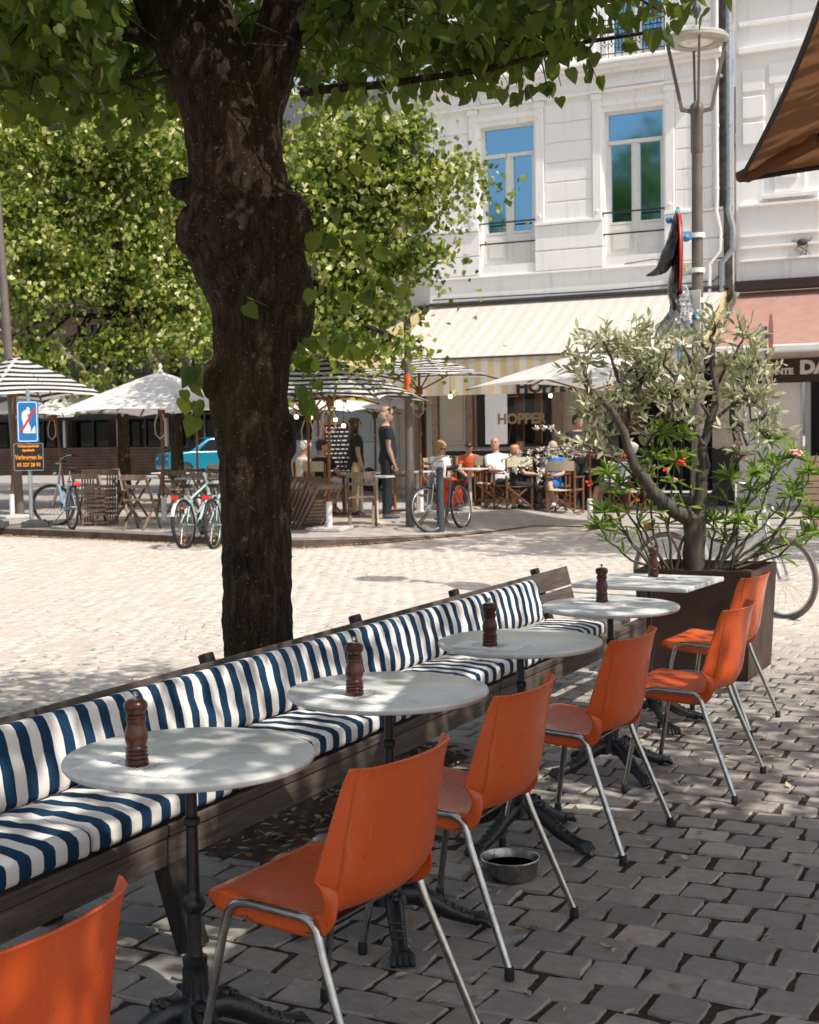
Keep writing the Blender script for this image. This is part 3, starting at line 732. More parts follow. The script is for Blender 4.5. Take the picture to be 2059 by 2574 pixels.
# ---------------------------------------------------------------- white corner building (main facade faces -Y at FY)
FY = 27.0
pt = NT('white_painted_render'); n1 = pt.noise(.7, 6, .6); n2 = pt.noise(1.0, 6, .7, pt.map((7, 7, .55)))
c = pt.ramp(n1, [(.3, (.90, .89, .87)), (.7, (.94, .935, .92))]); c = pt.mix(pt.ramp(n2, [(.54, 0.), (.74, .42)]), c, (.50, .48, .44))
pt.color(c); pt.set(.75, 0, .25); pt.bump(pt.noise(14, 6), .15, .01); M['render'] = pt.m
M['groove'] = simple('mid_grey_groove', (.36, .35, .34), .9)  # plain mid grey for the wall grooves
M['winframe'] = simple('white_window_frame', (.76, .75, .72), .45, 0, .05)
M['cream_wall'] = simple('cream_painted_panel', (.66, .58, .50), .6, 0, .08, 2)
def wall_quads(mb, x0, x1, z0, z1, holes, y=0, depth=.22, mi=0):
    """wall in local XZ plane facing -Y with holes and their reveals"""
    xs = sorted({x0, x1, *[h[0] for h in holes], *[h[1] for h in holes]}); zs = sorted({z0, z1, *[h[2] for h in holes], *[h[3] for h in holes]})
    for a, b in zip(xs[:-1], xs[1:]):
        for c_, d in zip(zs[:-1], zs[1:]):
            mx, mz = (a + b) / 2, (c_ + d) / 2
            if any(h[0] < mx < h[1] and h[2] < mz < h[3] for h in holes): continue
            mb.quad((a, y, c_), (b, y, c_), (b, y, d), (a, y, d), mi)
    for h in holes:
        a, b, c_, d = h[:4]; Y = y + depth
        mb.quad((a, y, c_), (a, y, d), (a, Y, d), (a, Y, c_), mi); mb.quad((b, y, c_), (b, Y, c_), (b, Y, d), (b, y, d), mi)
        mb.quad((a, y, d), (b, y, d), (b, Y, d), (a, Y, d), mi); mb.quad((a, y, c_), (a, Y, c_), (b, Y, c_), (b, y, c_), mi)
CB = thing('corner_house', (0, FY, 0), 0, 'white painted corner house with blue-tinted windows, a cafe under the striped awning below', 'building')
def win(parent, x0, x1, z0, z1, M4, panel=.62, trans=.62):
    """french window: panel, casements, transom light, with frame parts. parent part = window"""
    mb = MB(); w = .055; y = .16
    mb.box(((x0 + x1) / 2, y, z1 - w / 2), (x1 - x0, .07, w)); mb.box(((x0 + x1) / 2, y, z0 + w / 2), (x1 - x0 - 2 * w, .07, w))
    for x in (x0 + w / 2, x1 - w / 2): mb.box((x, y, (z0 + z1 - w) / 2), (w, .068, z1 - z0 - w - .002))
    zt = z1 - trans; mb.box(((x0 + x1) / 2, y - .01, zt), (x1 - x0 - 2 * w, .09, .075)); xm = (x0 + x1) / 2
    mb.box((xm, y - .012, (z0 + w + zt - .04) / 2), (.085, .08, zt - .04 - z0 - w))
    zp = z0 + panel
    for xa, xb in ((x0 + w, xm - .043), (xm + .043, x1 - w)):
        for xx in (xa + .022, xb - .022): mb.box((xx, y - .002, (zp + zt - .04) / 2), (.044, .05, zt - .04 - zp - .002))
        mb.box(((xa + xb) / 2, y, (z0 + w + zp) / 2), (xb - xa - .002, .05, zp - z0 - w)); mb.box(((xa + xb) / 2, y - .03, (z0 + w + zp) / 2), ((xb - xa) * .68, .02, (zp - z0 - w) * .7))
        mb.box(((xa + xb) / 2, y - .003, zp + .03), (xb - xa - .09, .052, .05))
    mb2 = MB()
    w_ = mb.build('window', M['winframe'], parent, bevel=.004)
    if M4 is not None: w_.matrix_local = M4
    mb2.quad((x0 + w, y + .025, zt), (x1 - w, y + .025, zt), (x1 - w, y + .025, z1 - w), (x0 + w, y + .025, z1 - w)); mb2.build('pane', M['glass_sky'], w_)
    for xa, xb in ((x0 + w, xm), (xm, x1 - w)):
        mb2 = MB(); mb2.quad((xa, y + .02, zp), (xb, y + .02, zp), (xb, y + .02, zt), (xa, y + .02, zt)); mb2.build('pane', M['glass_sky'], w_)
    return w_
WZ0, WZ1 = 5.055, 7.96
holes = [(-11.66, -10.45, WZ0, WZ1), (-8.93, -7.70, WZ0, WZ1), (-11.66, -10.45, 9.0, 11.9), (-8.86, -7.66, 9.0, 11.9)]
mb = MB(); wall_quads(mb, -12.88, -6.30, 4.34, 12.6, holes); mb.build('upper_wall', M['render'], CB)
# recessed joints as shallow raised courses between the windows
mb = MB()
for (a, b) in ((-12.86, -11.92), (-10.20, -9.18), (-7.45, -6.72)):
    z = 5.86; k = 0
    while z < 8.25:
        h = min(.375, 8.3 - z); mb = MB(); mb.box(((a + b) / 2, -.012, z + h / 2), (b - a, .024, h)); z += .40; mb.build('rusticated_course', M['render'], CB, bevel=.012)
for a, b in ((-12.86, -11.68), (-10.43, -8.95), (-7.68, -6.5)):
    for z, h in ((5.53, .50), (5.06, .38)): mb = MB(); mb.box(((a + b) / 2, -.02, z), (b - a, .04, h)); mb.build('rusticated_course', M['render'], CB, bevel=.01)
def strip(name, x0, x1, z0, z1, d, m='render', bev=.008, yo=0): mb = MB(); mb.box(((x0 + x1) / 2, -d / 2 + yo, (z0 + z1) / 2), (x1 - x0, d, z1 - z0)); return mb.build(name, M[m], CB, bevel=bev)
for a, b in ((-12.86, -11.69), (-10.42, -8.96), (-7.67, -6.5)): strip('ledge', a, b, 5.79, 5.85, .085)
strip('ledge', -12.88, -6.5, 4.80, 4.84, .05)
for x0, x1 in ((-11.90, -11.72), (-10.40, -10.22), (-9.16, -8.98), (-7.65, -7.47)):
    strip('pilaster', x0, x1, 5.86, 8.20, .06); strip('pilaster_cap', x0 - .02, x1 + .02, 8.2, 8.32, .09)
    mb = MB()
    for z in (5.98, 7.98): mb.ball(((x0 + x1) / 2, -.065, z), (.04, .015, .04), 10)
    mb.build('rosette', M['render'], CB, smooth=40)
for x0, x1 in ((-11.72, -10.40), (-8.98, -7.65)):
    strip('window_head', x0, x1, 8.06, 8.16, .05); strip('frieze', x0 + .02, x1 - .02, 8.42, 8.62, .05)
    mb = MB()
    for k in range(22): mb.box((x0 + .08 + k * (x1 - x0 - .16) / 21, -.065, 8.57), (.028, .03, .04))
    mb.build('dentil_band', M['render'], CB)
strip('cornice', -12.90, -6.5, 8.33, 8.38, .12); strip('cornice', -12.92, -6.5, 8.70, 8.77, .16); strip('cornice', -12.96, -6.5, 8.772, 8.84, .27); strip('cornice', -12.98, -6.5, 8.842, 8.90, .34); strip('cornice_top', -12.96, -6.5, 8.902, 8.94, .30)
for (a, b) in ((-12.86, -11.92), (-10.20, -9.1), (-7.4, -6.72)):
    for k in range(8): mb = strip('upper_course', a, b, 9.05 + k * .42, 9.05 + k * .42 + .395, .024, bev=.012)
for h in holes[:2]: win(CB, h[0], h[1], h[2] + .02, h[3], None)
for h in holes[2:]: win(CB, h[0], h[1], h[2], h[3], None, .1, .62)
# thin guard bars
for x0, x1 in ((-11.70, -10.43), (-8.97, -7.68)):
    for z in (5.50, 5.93): mb = MB(); mb.tube([(x0, -.02, z), (x1, -.02, z)], .017, 8); mb.build('guard_bar', M['black'], CB)
def scroll_rail(x0, x1, z0, z1):
    mb = MB(); y = -.16
    for z in (z0, z0 + .09, z1 - .1, z1): mb.box(((x0 + x1) / 2, y, z), (x1 - x0, .022, .02))
    n = 9; w = (x1 - x0) / n
    for k in range(n + 1): mb.box((x0 + k * w, y, (z0 + z1) / 2), (.014, .018, z1 - z0))
    for k in range(n):
        cx = x0 + (k + .5) * w
        for zc, s_ in ((z0 + .22, 1), (z0 + .44, -1), (z0 + .60, 1)):
            for sg in (-1, 1):
                pts = []
                for q in range(11):
                    a = q / 10 * 4.6; r = .052 * (1 - q / 13)
                    pts.append((cx + sg * (.055 - r * math.cos(a)), y, zc + s_ * r * math.sin(a) * 1.6))
                mb.tube(pts, .008, 4)
        mb.ball((cx, y, z0 + .33), (.02, .012, .035), 6)
    mb.build('balcony_railing', M['black'], CB)
for x0, x1 in ((-11.70, -10.40), (-8.92, -7.62)): scroll_rail(x0, x1, 8.96, 9.72)
# small wall box with cable
mb = MB(); mb.box((-7.42, -.05, 4.72), (.13, .09, .16)); mb.box((-7.28, -.06, 4.70), (.12, .10, .17)); mb.build('cable_box', simple('yellowed_cable_box', (.55, .42, .25), .6), CB, bevel=.01)
mb = MB(); mb.tube([(-8.5, -.03, 4.88), (-7.9, -.03, 4.93), (-7.5, -.03, 4.86), (-7.4, -.04, 4.8)], .01, 5); mb.tube([(-7.32, -.04, 4.62), (-7.35, -.03, 4.5), (-7.5, -.03, 4.36)], .012, 5); mb.tube([(-12.8, -.05, 4.40), (-9, -.05, 4.37), (-6.7, -.05, 4.42), (-6.4, -.05, 4.7)], .014, 5); mb.build('cable', M['dkgrey'], CB)
# chamfered corner wall
ch_len = 2.75; chm = Matrix.Translation((-12.88, 0, 0)) @ Matrix.Rotation(R(-45), 4, 'Z')
mb = MB(); wall_quads(mb, -ch_len, 0, 4.34, 12.6, [(-1.95, -.75, WZ0, WZ1)]); 
for k in range(8): mb.box((-.38, -.012, 5.86 + k * .4 + .19), (.5, .024, .375)); mb.box((-2.35, -.012, 5.86 + k * .4 + .19), (.5, .024, .375))
mb.box((-ch_len / 2, -.02, 5.3), (ch_len - .02, .04, .9)); mb.box((-ch_len / 2, -.03, 4.82), (ch_len, .06, .05)); mb.box((-ch_len / 2, -.04, 5.80), (ch_len, .08, .06)); mb.box((-ch_len / 2, -.14, 8.84), (ch_len + .1, .28, .12))
o = mb.build('chamfer_wall', M['render'], CB); o.matrix_local = chm
o2 = win(CB, -1.95, -.75, WZ0, WZ1, chm)
# ---- side wall (out of sight behind) and roof slab
mb = MB(); p0 = chm @ Vector((-ch_len, 0, 0)); mb.quad((p0.x, p0.y, 0), (p0.x, p0.y, 12.6), (p0.x, 12, 12.6), (p0.x, 12, 0)); mb.quad((-6.3, .05, 12.6), (-12.88, .05, 12.6), (-12.88, 12, 12.6), (-6.3, 12, 12.6)); mb.build('side_wall', M['render'], CB)
# ---- ground floor
gh = [(-11.77, -10.13, 1.22, 3.35), (-9.05, -6.75, .25, 3.35)]
mb = MB(); wall_quads(mb, -12.88, -6.30, 1.15, 4.34, [(-11.77, -10.13, 1.22, 3.35), (-9.05, -6.75, 1.15, 3.35)], y=.03); mb.build('shop_wall', M['cream_wall'], CB)
mb = MB(); wall_quads(mb, -12.88, -6.30, 0, 1.148, [(-9.05, -6.75, .25, 1.148)], y=.0); mb.build('plinth', simple('dark_plinth', (.018, .018, .02), .5), CB)
mb = MB(); mb.box((-12.38, .01, 2.15), (.62, .04, 1.75)); mb.box((-12.38, -.015, 2.15), (.5, .02, 1.6)); mb.build('wall_panel', M['cream_wall'], CB, bevel=.008)
tp_ = simple('tan_painted_pilaster', (.42, .30, .22), .6)
for x in (-12.79, -11.96, -9.95, -9.2): mb = MB(); mb.box((x, -.02, 2.55), (.14, .10, 2.75)); mb.build('shop_pilaster', tp_, CB, bevel=.006)
dk = simple('dark_interior', (.010, .009, .009), .9)
mb = MB(); mb.quad((-11.77, 1.6, .5), (-10.13, 1.6, .5), (-10.13, 1.6, 3.6), (-11.77, 1.6, 3.6)); mb.box((-11.3, 1.2, 2.2), (.18, .1, 2.6), 1); mb.box((-10.75, .9, 2.4), (.14, .1, 2.8), 1); mb.bar((-11.45, .8, 1.2), (-11.05, .8, 3.2), .05, .02, 1); mb.build('interior', [dk, simple('brown_curtain', (.22, .13, .08), .9)], CB)
sw = thing('shop_window', (0, 0, 0)); sw.parent = CB
mb = MB()
for x in (-11.72, -10.18): mb.box((x, .0, 2.29), (.10 if x > -11 else .16, .09, 2.14))
mb.box((-10.95, .0, 3.31), (1.5, .088, .09)); mb.box((-10.95, -.01, 1.25), (1.56, .12, .06)); mb.build('frame', M['black'], sw, bevel=.004)
gl = NT('cafe_window_glass'); gl.color((.02, .018, .016)); gl.set(.05, 0, .7); gl.b.inputs['Transmission Weight'].default_value = .0
tb = gl.n.new('ShaderNodeBsdfTransparent'); mx = gl.n.new('ShaderNodeMixShader'); mx.inputs[0].default_value = .55; gl.link(gl.b.outputs[0], mx.inputs[1]); gl.link(tb.outputs[0], mx.inputs[2]); gl.link(mx.outputs[0], gl.out.inputs[0])
mb = MB(); mb.quad((-11.64, .03, 1.28), (-10.23, .03, 1.28), (-10.23, .03, 3.27), (-11.64, .03, 3.27)); mb.build('pane', gl.m, sw)
mb = MB(); mb.quad((-9.05, 1.2, .25), (-6.75, 1.2, .25), (-6.75, 1.2, 3.6), (-9.05, 1.2, 3.6)); mb.box((-8.15, .05, 1.8), (.07, .08, 3.1), 1); mb.box((-7.4, .05, 1.8), (.05, .08, 3.1), 1); mb.box((-8.6, .6, 2.1), (.5, .05, 1.2), 2)
mb.build('entrance', [dk, M['black'], simple('brown_curtain_2', (.16, .09, .05), .9)], CB)
def text(s, size, m, parent, loc, rot=(PI / 2, 0, 0), sx=1., bold=.0, ext=.004, align='CENTER', name='lettering'):
    cu = bpy.data.curves.new('t', 'FONT'); cu.body = s; cu.size = size; cu.extrude = ext; cu.align_x = align; cu.align_y = 'CENTER'; cu.offset = bold; cu.resolution_u = 3
    o = bpy.data.objects.new('t', cu); C.objects.link(o); dg = bpy.context.evaluated_depsgraph_get(); me = bpy.data.meshes.new_from_object(o.evaluated_get(dg)); bpy.data.objects.remove(o)
    me.name = name; me.materials.clear(); me.materials.append(m); q = bpy.data.objects.new(name, me); C.objects.link(q); q.parent = parent
    q.location = loc; q.rotation_euler = rot; q.scale = (sx, 1, 1); return q
gold = simple('gold_lettering', (.62, .45, .30), .5, 0, .1)
text('HOPPER', .30, gold, sw, (-10.80, .018, 1.80), bold=.012, sx=1.0)
mb = MB(); rs = random.Random(2)
for r in range(5):
    x = -11.25 + .02 * r
    while x < -10.45: w = rs.uniform(.04, .12); mb.box((x + w / 2, .02, 2.62 - r * .075 + .3), (w, .004, .022)); x += w + .025
mb.box((-11.0, .02, 2.28), (.26, .004, .012)); mb.box((-11.0, .02, 2.36), (.24, .004, .06))
mb.build('small_print', gold, sw)
mb = MB(); mb.add([(-11.62, .40, 2.78), (-11.62, .40, 2.42), (-10.75, .40, 2.36), (-11.2, .40, 2.70)], [(0, 1, 2, 3)]); mb.build('inner_shade', emis('warm_lit_shade', (.9, .36, .05), .35), sw)
# drain pipes in the joint between the two houses
for x, r, m in ((-6.36, .062, 'galv'), (-6.60, .038, 'render')):
    dp = MB(); dp.tube([(x, -.12, 13), (x, -.12, 5.95), (x - .015, -.12, 5.75), (x + .07, -.12, 5.4), (x + .06, -.12, 5.0), (x - .16, -.1, 4.75), (x - .16, -.1, 3.9)], r, 12)
    for z in (11, 9.2, 7.4, 6.2): dp.lathe([(r + .001, -.03), (r + .009, -.03), (r + .009, .03), (r + .001, .03)], 12, (x, -.12, z))
    o = dp.build('drain_pipe', M[m], CB, smooth=60)
mb = MB(); mb.box((-6.47, -.012, 8.5), (.28, .03, 9)); mb.build('dark_gap', simple('mottled_brown_gap', (.10, .085, .075), .9, 0, .6, 6), CB)  # dark brown strip set over the joint between the houses
# door of the chamfer
mb = MB(); wall_quads(mb, -ch_len, 0, 0, 4.34, [(-1.25, -.42, .05, 3.1)], y=.02); o = mb.build('chamfer_shop_wall', M['cream_wall'], CB); o.matrix_local = chm
mb = MB(); mb.quad((-1.25, .24, .05), (-.42, .24, .05), (-.42, .24, 3.1), (-1.25, .24, 3.1)); mb.box((-.84, .16, 1.55), (.10, .05, 3.0), 1); mb.box((-1.2, .16, 1.55), (.08, .05, 3.0), 1); o = mb.build('door', [M['black'], M['teak']], CB); o.matrix_local = chm
for x in (-1.5, -2.5): mb = MB(); mb.box((x, -.03, 1.7), (.28, .12, 3.3)); o = mb.build('shop_pilaster', M['winframe'], CB, bevel=.01); o.matrix_local = chm
# ---------------------------------------------------------------- striped awnings (things of their own)
aw = NT('cream_yellow_striped_canvas'); s_ = aw.sep(); st = aw.math('GREATER_THAN', aw.math('FRACT', aw.math('ADD', aw.math('DIVIDE', s_[0], .27), 100.)), .5)
col = aw.mix(st, (.80, .77, .70), (.80, .62, .33)); n = aw.noise(1.2, 5); col = aw.mix(aw.ramp(n, [(.4, 0.), (.8, .3)]), col, (.80, .74, .66)); aw.color(col); aw.set(.85, 0, .2)
tr = aw.n.new('ShaderNodeBsdfTranslucent'); aw.link(col, tr.inputs['Color']); mx = aw.n.new('ShaderNodeMixShader'); mx.inputs[0].default_value = .25
aw.link(aw.b.outputs[0], mx.inputs[1]); aw.link(tr.outputs[0], mx.inputs[2]); aw.link(mx.outputs[0], aw.out.inputs[0]); aw.bump(aw.noise(2, 4), .3, .03)
top = NT('faint_striped_awning_top'); s_ = top.sep(); st = top.math('GREATER_THAN', top.math('FRACT', top.math('ADD', top.math('DIVIDE', s_[0], .27), 100.)), .5)  # top canvas carries fainter stripes than the valance
col = top.mix(st, (.56, .54, .51), (.56, .49, .42)); top.color(col); top.set(.85, 0, .2)
def awning(loc, rz, w, proj, z1, z0, zv, label, cheeks=True):
    t = thing('awning', loc, rz, label, 'awning')
    mb = MB(); n = 28; rows = 9; vs = []
    for i in range(n + 1):
        for j in range(rows + 1):
            u = i / n; v = j / rows; z = z1 + (z0 - z1) * v - .06 * math.sin(v * PI) ; y = -proj * v
            z += -.012 * math.sin(u * PI * 14) * math.sin(v * PI); 
            if j in (3, 6): z += .018
            vs.append(((u - .5) * w, y, z))
    fs = [(i * (rows + 1) + j, (i + 1) * (rows + 1) + j, (i + 1) * (rows + 1) + j + 1, i * (rows + 1) + j + 1) for i in range(n) for j in range(rows)]
    mb.add(vs, fs); mb.build('top_canvas', top.m, t, smooth=30)
    mb = MB(); vs = []; rows = 5
    for i in range(n * 2 + 1):
        for j in range(rows + 1): vs.append(((i / (2 * n) - .5) * w, -proj - .004 + .025 * math.sin(i * .9) * (j / rows), z0 + (zv - z0) * j / rows))
    fs = [(i * (rows + 1) + j, (i + 1) * (rows + 1) + j, (i + 1) * (rows + 1) + j + 1, i * (rows + 1) + j + 1) for i in range(2 * n) for j in range(rows)]
    mb.add(vs, fs); mb.build('valance', aw.m, t, smooth=30)
    if cheeks:
        for s in (-1, 1):
            mb = MB(); vs = []; m_ = 10
            for k in range(m_ + 1):
                v = k / m_; vs += [(s * w / 2, -proj * v, z1 + (z0 - z1) * v), (s * w / 2, -proj * v, z0 - .05)]
            fs = [(2 * k, 2 * k + 1, 2 * k + 3, 2 * k + 2) for k in range(m_)]; mb.add(vs, fs); mb.build('side_cheek', aw.m, t)
    mb = MB(); mb.box((0, .0, z1 + .05), (w + .1, .18, .05)); mb.tube([(-w / 2, -proj, z0), (w / 2, -proj, z0)], .02, 8); mb.build('awning_bar', M['dkgrey'], t)
    mb = MB()
    for s in (-.45, 0, .45): mb.bar((s * w, 0, z0 - .1), (s * w, -proj, z0 - .02), .04, .03)
    mb.build('folding_arm', M['galv'], t)
    return t
a1 = awning((-9.62, FY - .06, 0), 0, 6.36, 2.25, 4.24, 2.99, 2.27, 'long faintly striped awning with cream and yellow striped valance over the cafe terrace')
text('HOPPER', .30, M['black'], a1, (-9.32 + 9.62, -2.30, 2.375), bold=.016, sx=1.15)
a2 = awning(tuple(Vector((-12.88, FY, 0)) + Vector((-.95 - .10, -.95 + 1.9 + .0, 0)))[:2] + (0,), R(-45), 2.5, 2.2, 4.24, 2.99, 2.35, 'shorter yellow striped awning round the chamfered corner of the cafe')
# ---------------------------------------------------------------- neighbouring restaurant house
RB = thing('restaurant_house', (0, FY + .08, 0), 0, 'white stuccoed house with a restaurant below, right of the drain pipes', 'building')
CB_, CB = CB, RB
rh = [(-5.05 + .2, -3.6, 6.05, 7.9), (-5.0, 2.0, .05, 2.56), (-1.9, -.6, 6.05, 7.9)]
mb = MB(); wall_quads(mb, -6.28, 4.5, 0, 12.8, [(-4.62, -3.5, 5.95, 7.9), (-2.1, -1.0, 5.95, 7.9), (-5.05, 1.6, .05, 2.45)]); mb.build('wall', M['render'], CB)
for z in (4.75, 5.0, 5.22, 5.80): strip('ledge', -6.2, 4.5, z, z + .05, .07 if z < 5.5 else .12)
strip('ledge', -6.2, 4.5, 8.72, 8.84, .14); strip('ledge', -6.2, 4.5, 9.25, 9.33, .1); strip('ledge', -6.2, 4.5, 9.8, 9.9, .16)
for z in (8.0, 7.5, 7.0): strip('quoin', -6.15, -5.72, z, z + .42, .05, bev=.02)
strip('panel_frame', -5.55, -4.95, 6.05, 8.2, .04, bev=.015); strip('raised_panel', -5.42, -5.08, 6.3, 7.95, .075, bev=.02); strip('sill', -5.75, -4.7, 5.92, 6.0, .13); strip('panel_frame', -5.65, -4.9, 8.1, 8.5, .06, bev=.02)
win(CB, -4.62, -3.5, 5.95, 7.9, None, .05, .5); win(CB, -2.1, -1.0, 5.95, 7.9, None, .05, .5)
mb = MB(); mb.quad((-5.05, .9, .05), (1.6, .9, .05), (1.6, .9, 2.6), (-5.05, .9, 2.6)); mb.box((-4.9, -.05, 1.25), (.10, .10, 2.4), 1); mb.box((-3.3, -.0, 1.25), (.07, .08, 2.4), 1); mb.build('entrance', [dk, M['galv']], CB)
mb = MB(); mb.box((-4.15, .6, 2.12), (.5, .1, .05)); mb.build('inner_lamp', emis('warm_lamp', (1, .45, .12), 1.2), CB)
sg = MB(); sg.box((-2.2, -.16, 2.62), (8.1, .06, .46)); fas = sg.build('sign_fascia', simple('dark_brown_fascia', (.035, .018, .015), .5), CB)
text('RISTORANTE', .155, M['white_paint'], fas, (-6.16, -.195, 2.60), bold=.009, sx=1.1, align='LEFT'); text("DA", .34, M['white_paint'], fas, (-5.03, -.195, 2.66), bold=.020, sx=1.1, align='LEFT')
mb = MB(); mb.ball((-5.0, -.1, 5.05), (.11, .07, .07), 8)
for k in range(9):
    rs = random.Random(k); mb.tube([(-5.0, -.06, 5.05), (-5.0 + rs.uniform(-.28, .2), -.06, 5.05 + rs.uniform(-.15, .1)), (-5.0 + rs.uniform(-.12, .25), -.05, 5.0 + rs.uniform(-.28, .06))], .005, 4)
mb.build('tangled_cables', M['dkgrey'], CB)
CB = CB_
t = thing('awning', (-2.05, FY, 0), 0, 'dusty pink restaurant awning with a dark cassette and white front bar', 'awning')
mb = MB(); vs = []
for i in range(21):
    for j in range(7): v = j / 6; vs.append(((i / 20 - .5) * 8.3, -2.1 * v, 4.16 + (2.98 - 4.16) * v - .05 * math.sin(v * PI)))
mb.add(vs, [(i * 7 + j, (i + 1) * 7 + j, (i + 1) * 7 + j + 1, i * 7 + j + 1) for i in range(20) for j in range(6)]); mb.build('canvas', M['pink_canvas'], t, smooth=30)
mb = MB(); mb.box((0, -.12, 4.27), (8.4, .24, .20)); mb.build('cassette', simple('dark_maroon_cassette', (.04, .018, .018), .5), t, bevel=.02)
mb = MB(); mb.box((0, -2.14, 2.93), (8.4, .10, .14)); mb.build('front_bar', M['white_paint'], t, bevel=.03)
# ---------------------------------------------------------------- far side of the square; its shade is mixed into the wall colours
far = simple('shade_darkened_brick', (.045, .030, .024), .9, 0, .35, 1.2)  # tree shade over the far side is put into this brick colour
brk = NT('brown_brick'); bb = brk.n.new('ShaderNodeTexBrick'); bb.inputs['Scale'].default_value = 4; bb.inputs['Color1'].default_value = (.10, .06, .045, 1); bb.inputs['Color2'].default_value = (.07, .045, .035, 1); bb.inputs['Mortar'].default_value = (.12, .10, .08, 1)
brk.link(brk.map((1, 1, 1), (R(90), 0, 0)), bb.inputs['Vector']); brk.color(bb.outputs['Color']); brk.set(.9)
def far_house(x0, x1, h, m, label, y=45.5, seed=0, arch=True):
    t = thing('town_house', ((x0 + x1) / 2, y, 0), 0, label, 'building'); w = x1 - x0; rs = random.Random(seed)
    n = max(2, int(w / 2.6)); hs = []
    for fl in range(1, int((h - 1) / 3.3)):
        for k in range(n): cx = -w / 2 + (k + .5) * w / n; hs.append((cx - .55, cx + .55, 1.0 + fl * 3.3, 3.0 + fl * 3.3))
    gf = [(-w / 2 + .4 + k * w / n, -w / 2 + (k + 1) * w / n - .4, .1, 3.0) for k in range(n)]
    mb = MB(); wall_quads(mb, -w / 2, w / 2, 0, h, hs + gf, depth=.3); mb.build('wall', m, t)
    for hh in hs + gf:
        mb = MB(); a, b, c_, d = hh[:4]; mb.quad((a, .28, c_), (b, .28, c_), (b, .28, d), (a, .28, d), 1)
        mb.box(((a + b) / 2, .22, (c_ + d) / 2), (.06, .05, d - c_)); mb.box(((a + b) / 2, .22, d - .5), (b - a, .052, .06)); mb.box(((a + b) / 2, .2, c_ + .04), (b - a, .06, .08)); mb.build('window', [simple('far_frame', (.16, .15, .14), .6, bump=0) if 'far_frame' not in bpy.data.materials else bpy.data.materials['far_frame'], M['glass_dark']], t)
    mb = MB()
    for fl in range(1, int(h / 3.3)): mb.box((0, -.06, .6 + fl * 3.3), (w, .12, .22))
    mb.box((0, -.2, h - .2), (w, .5, .4)); mb.build('cornice', simple('stone_band', (.15, .12, .10), .8, bump=0) if 'stone_band' not in bpy.data.materials else bpy.data.materials['stone_band'], t)
    mb = MB(); mb.add([(-w / 2, 0, h), (w / 2, 0, h), (w / 2, 5, h + 3), (-w / 2, 5, h + 3), (-w / 2, 8, 0), (w / 2, 8, 0)], [(0, 1, 2, 3), (3, 2, 5, 4)]); mb.build('roof', simple('slate_roof', (.06, .06, .07), .7, bump=0) if 'slate_roof' not in bpy.data.materials else bpy.data.materials['slate_roof'], t)
    return t
far_house(-62, -47, 14, far, 'brown brick house, darkened for its shade, at the far left of the square', seed=1)
fh = far_house(-47, -33.5, 15, brk.m, 'brown brick house with an arched window, behind the white parasols', seed=2)
far_house(-33.5, -24, 13, simple('grey_brown_stucco', (.05, .045, .042), .9, 0, .2, 1), 'grey-brown stuccoed house behind the blue car', seed=3)
far_house(-24, -12, 12.5, simple('dim_stucco', (.30, .28, .26), .9, 0, .2, 1), 'pale house seen between the trunk and the cafe corner', seed=4, y=52)
def arch(x, z, r):
    mb = MB(); mb.tube([(x + r * math.cos(a), -.12, z + r * math.sin(a)) for a in [PI * k / 16 for k in range(17)]], .16, 6); mb.build('window_arch', bpy.data.materials['stone_band'], fh)
    mb = MB(); mb.add([(x + r * math.cos(PI * k / 16), -.05, z + r * math.sin(PI * k / 16)) for k in range(17)], [tuple(range(17))]); mb.build('arched_pane', M['glass_dark'], fh)
arch(5.4, 4.2, .9); arch(1.6, 4.2, .9); arch(-2.2, 4.2, .9)
t = thing('awning', (-39.5, 45.4, 0), 0, 'black cafe awning across the far side of the square', 'awning')
mb = MB(); mb.add([(-9, 0, 3.9), (9, 0, 3.9), (9, -2.6, 2.75), (-9, -2.6, 2.75), (9, -2.62, 2.3), (-9, -2.62, 2.3)], [(0, 1, 2, 3), (3, 2, 4, 5)]); mb.build('canvas', M['dark_canvas'], t)
for x in (-1.2, 3.0): mb = MB(); mb.box((x, -2.66, 2.5), (.9, .01, .12)); mb.box((x - .5, -2.66, 2.52), (.12, .012, .2)); mb.build('pale_mark', M['white_paint'], t)
t = thing('terrace_wall', (-38.5, 43.3, 0), 0, 'low slatted brown terrace wall under the black awning', 'wall')
mb = MB(); 
for k in range(10): mb.box((0, 0, .09 + k * .12), (15, .12, .10))
mb.build('slats', simple('brown_slats', (.09, .055, .042), .8, 0, .3, 2), t)
mb = MB(); mb.box((0, .1, .6), (15, .06, 1.2)); mb.build('backing', dk, t)
for x in (-6, -3.2, -1, 1.5, 4.2, 6.5): mb = MB(); mb.box((x, 0, 1.6), (.12, .12, 1.9)); mb.build('post', M['galv'], t)
# terrace boxes and slatted planter of the restaurant on the right
t = thing('terrace_screen', (-2.55, 21.7, 0), R(8), 'light brown horizontally slatted terrace screen at the right edge', 'screen')
mb = MB()
for k in range(11): mb.box((0, 0, .06 + k * .098), (2.9, .03, .086))
mb.build('slats', simple('tan_slats', (.34, .24, .17), .7, 0, .2, 3), t)
mb = MB(); mb.box((0, .06, .55), (2.86, .05, 1.06)); mb.build('backing', simple('tan_backing', (.10, .065, .045), .9), t)
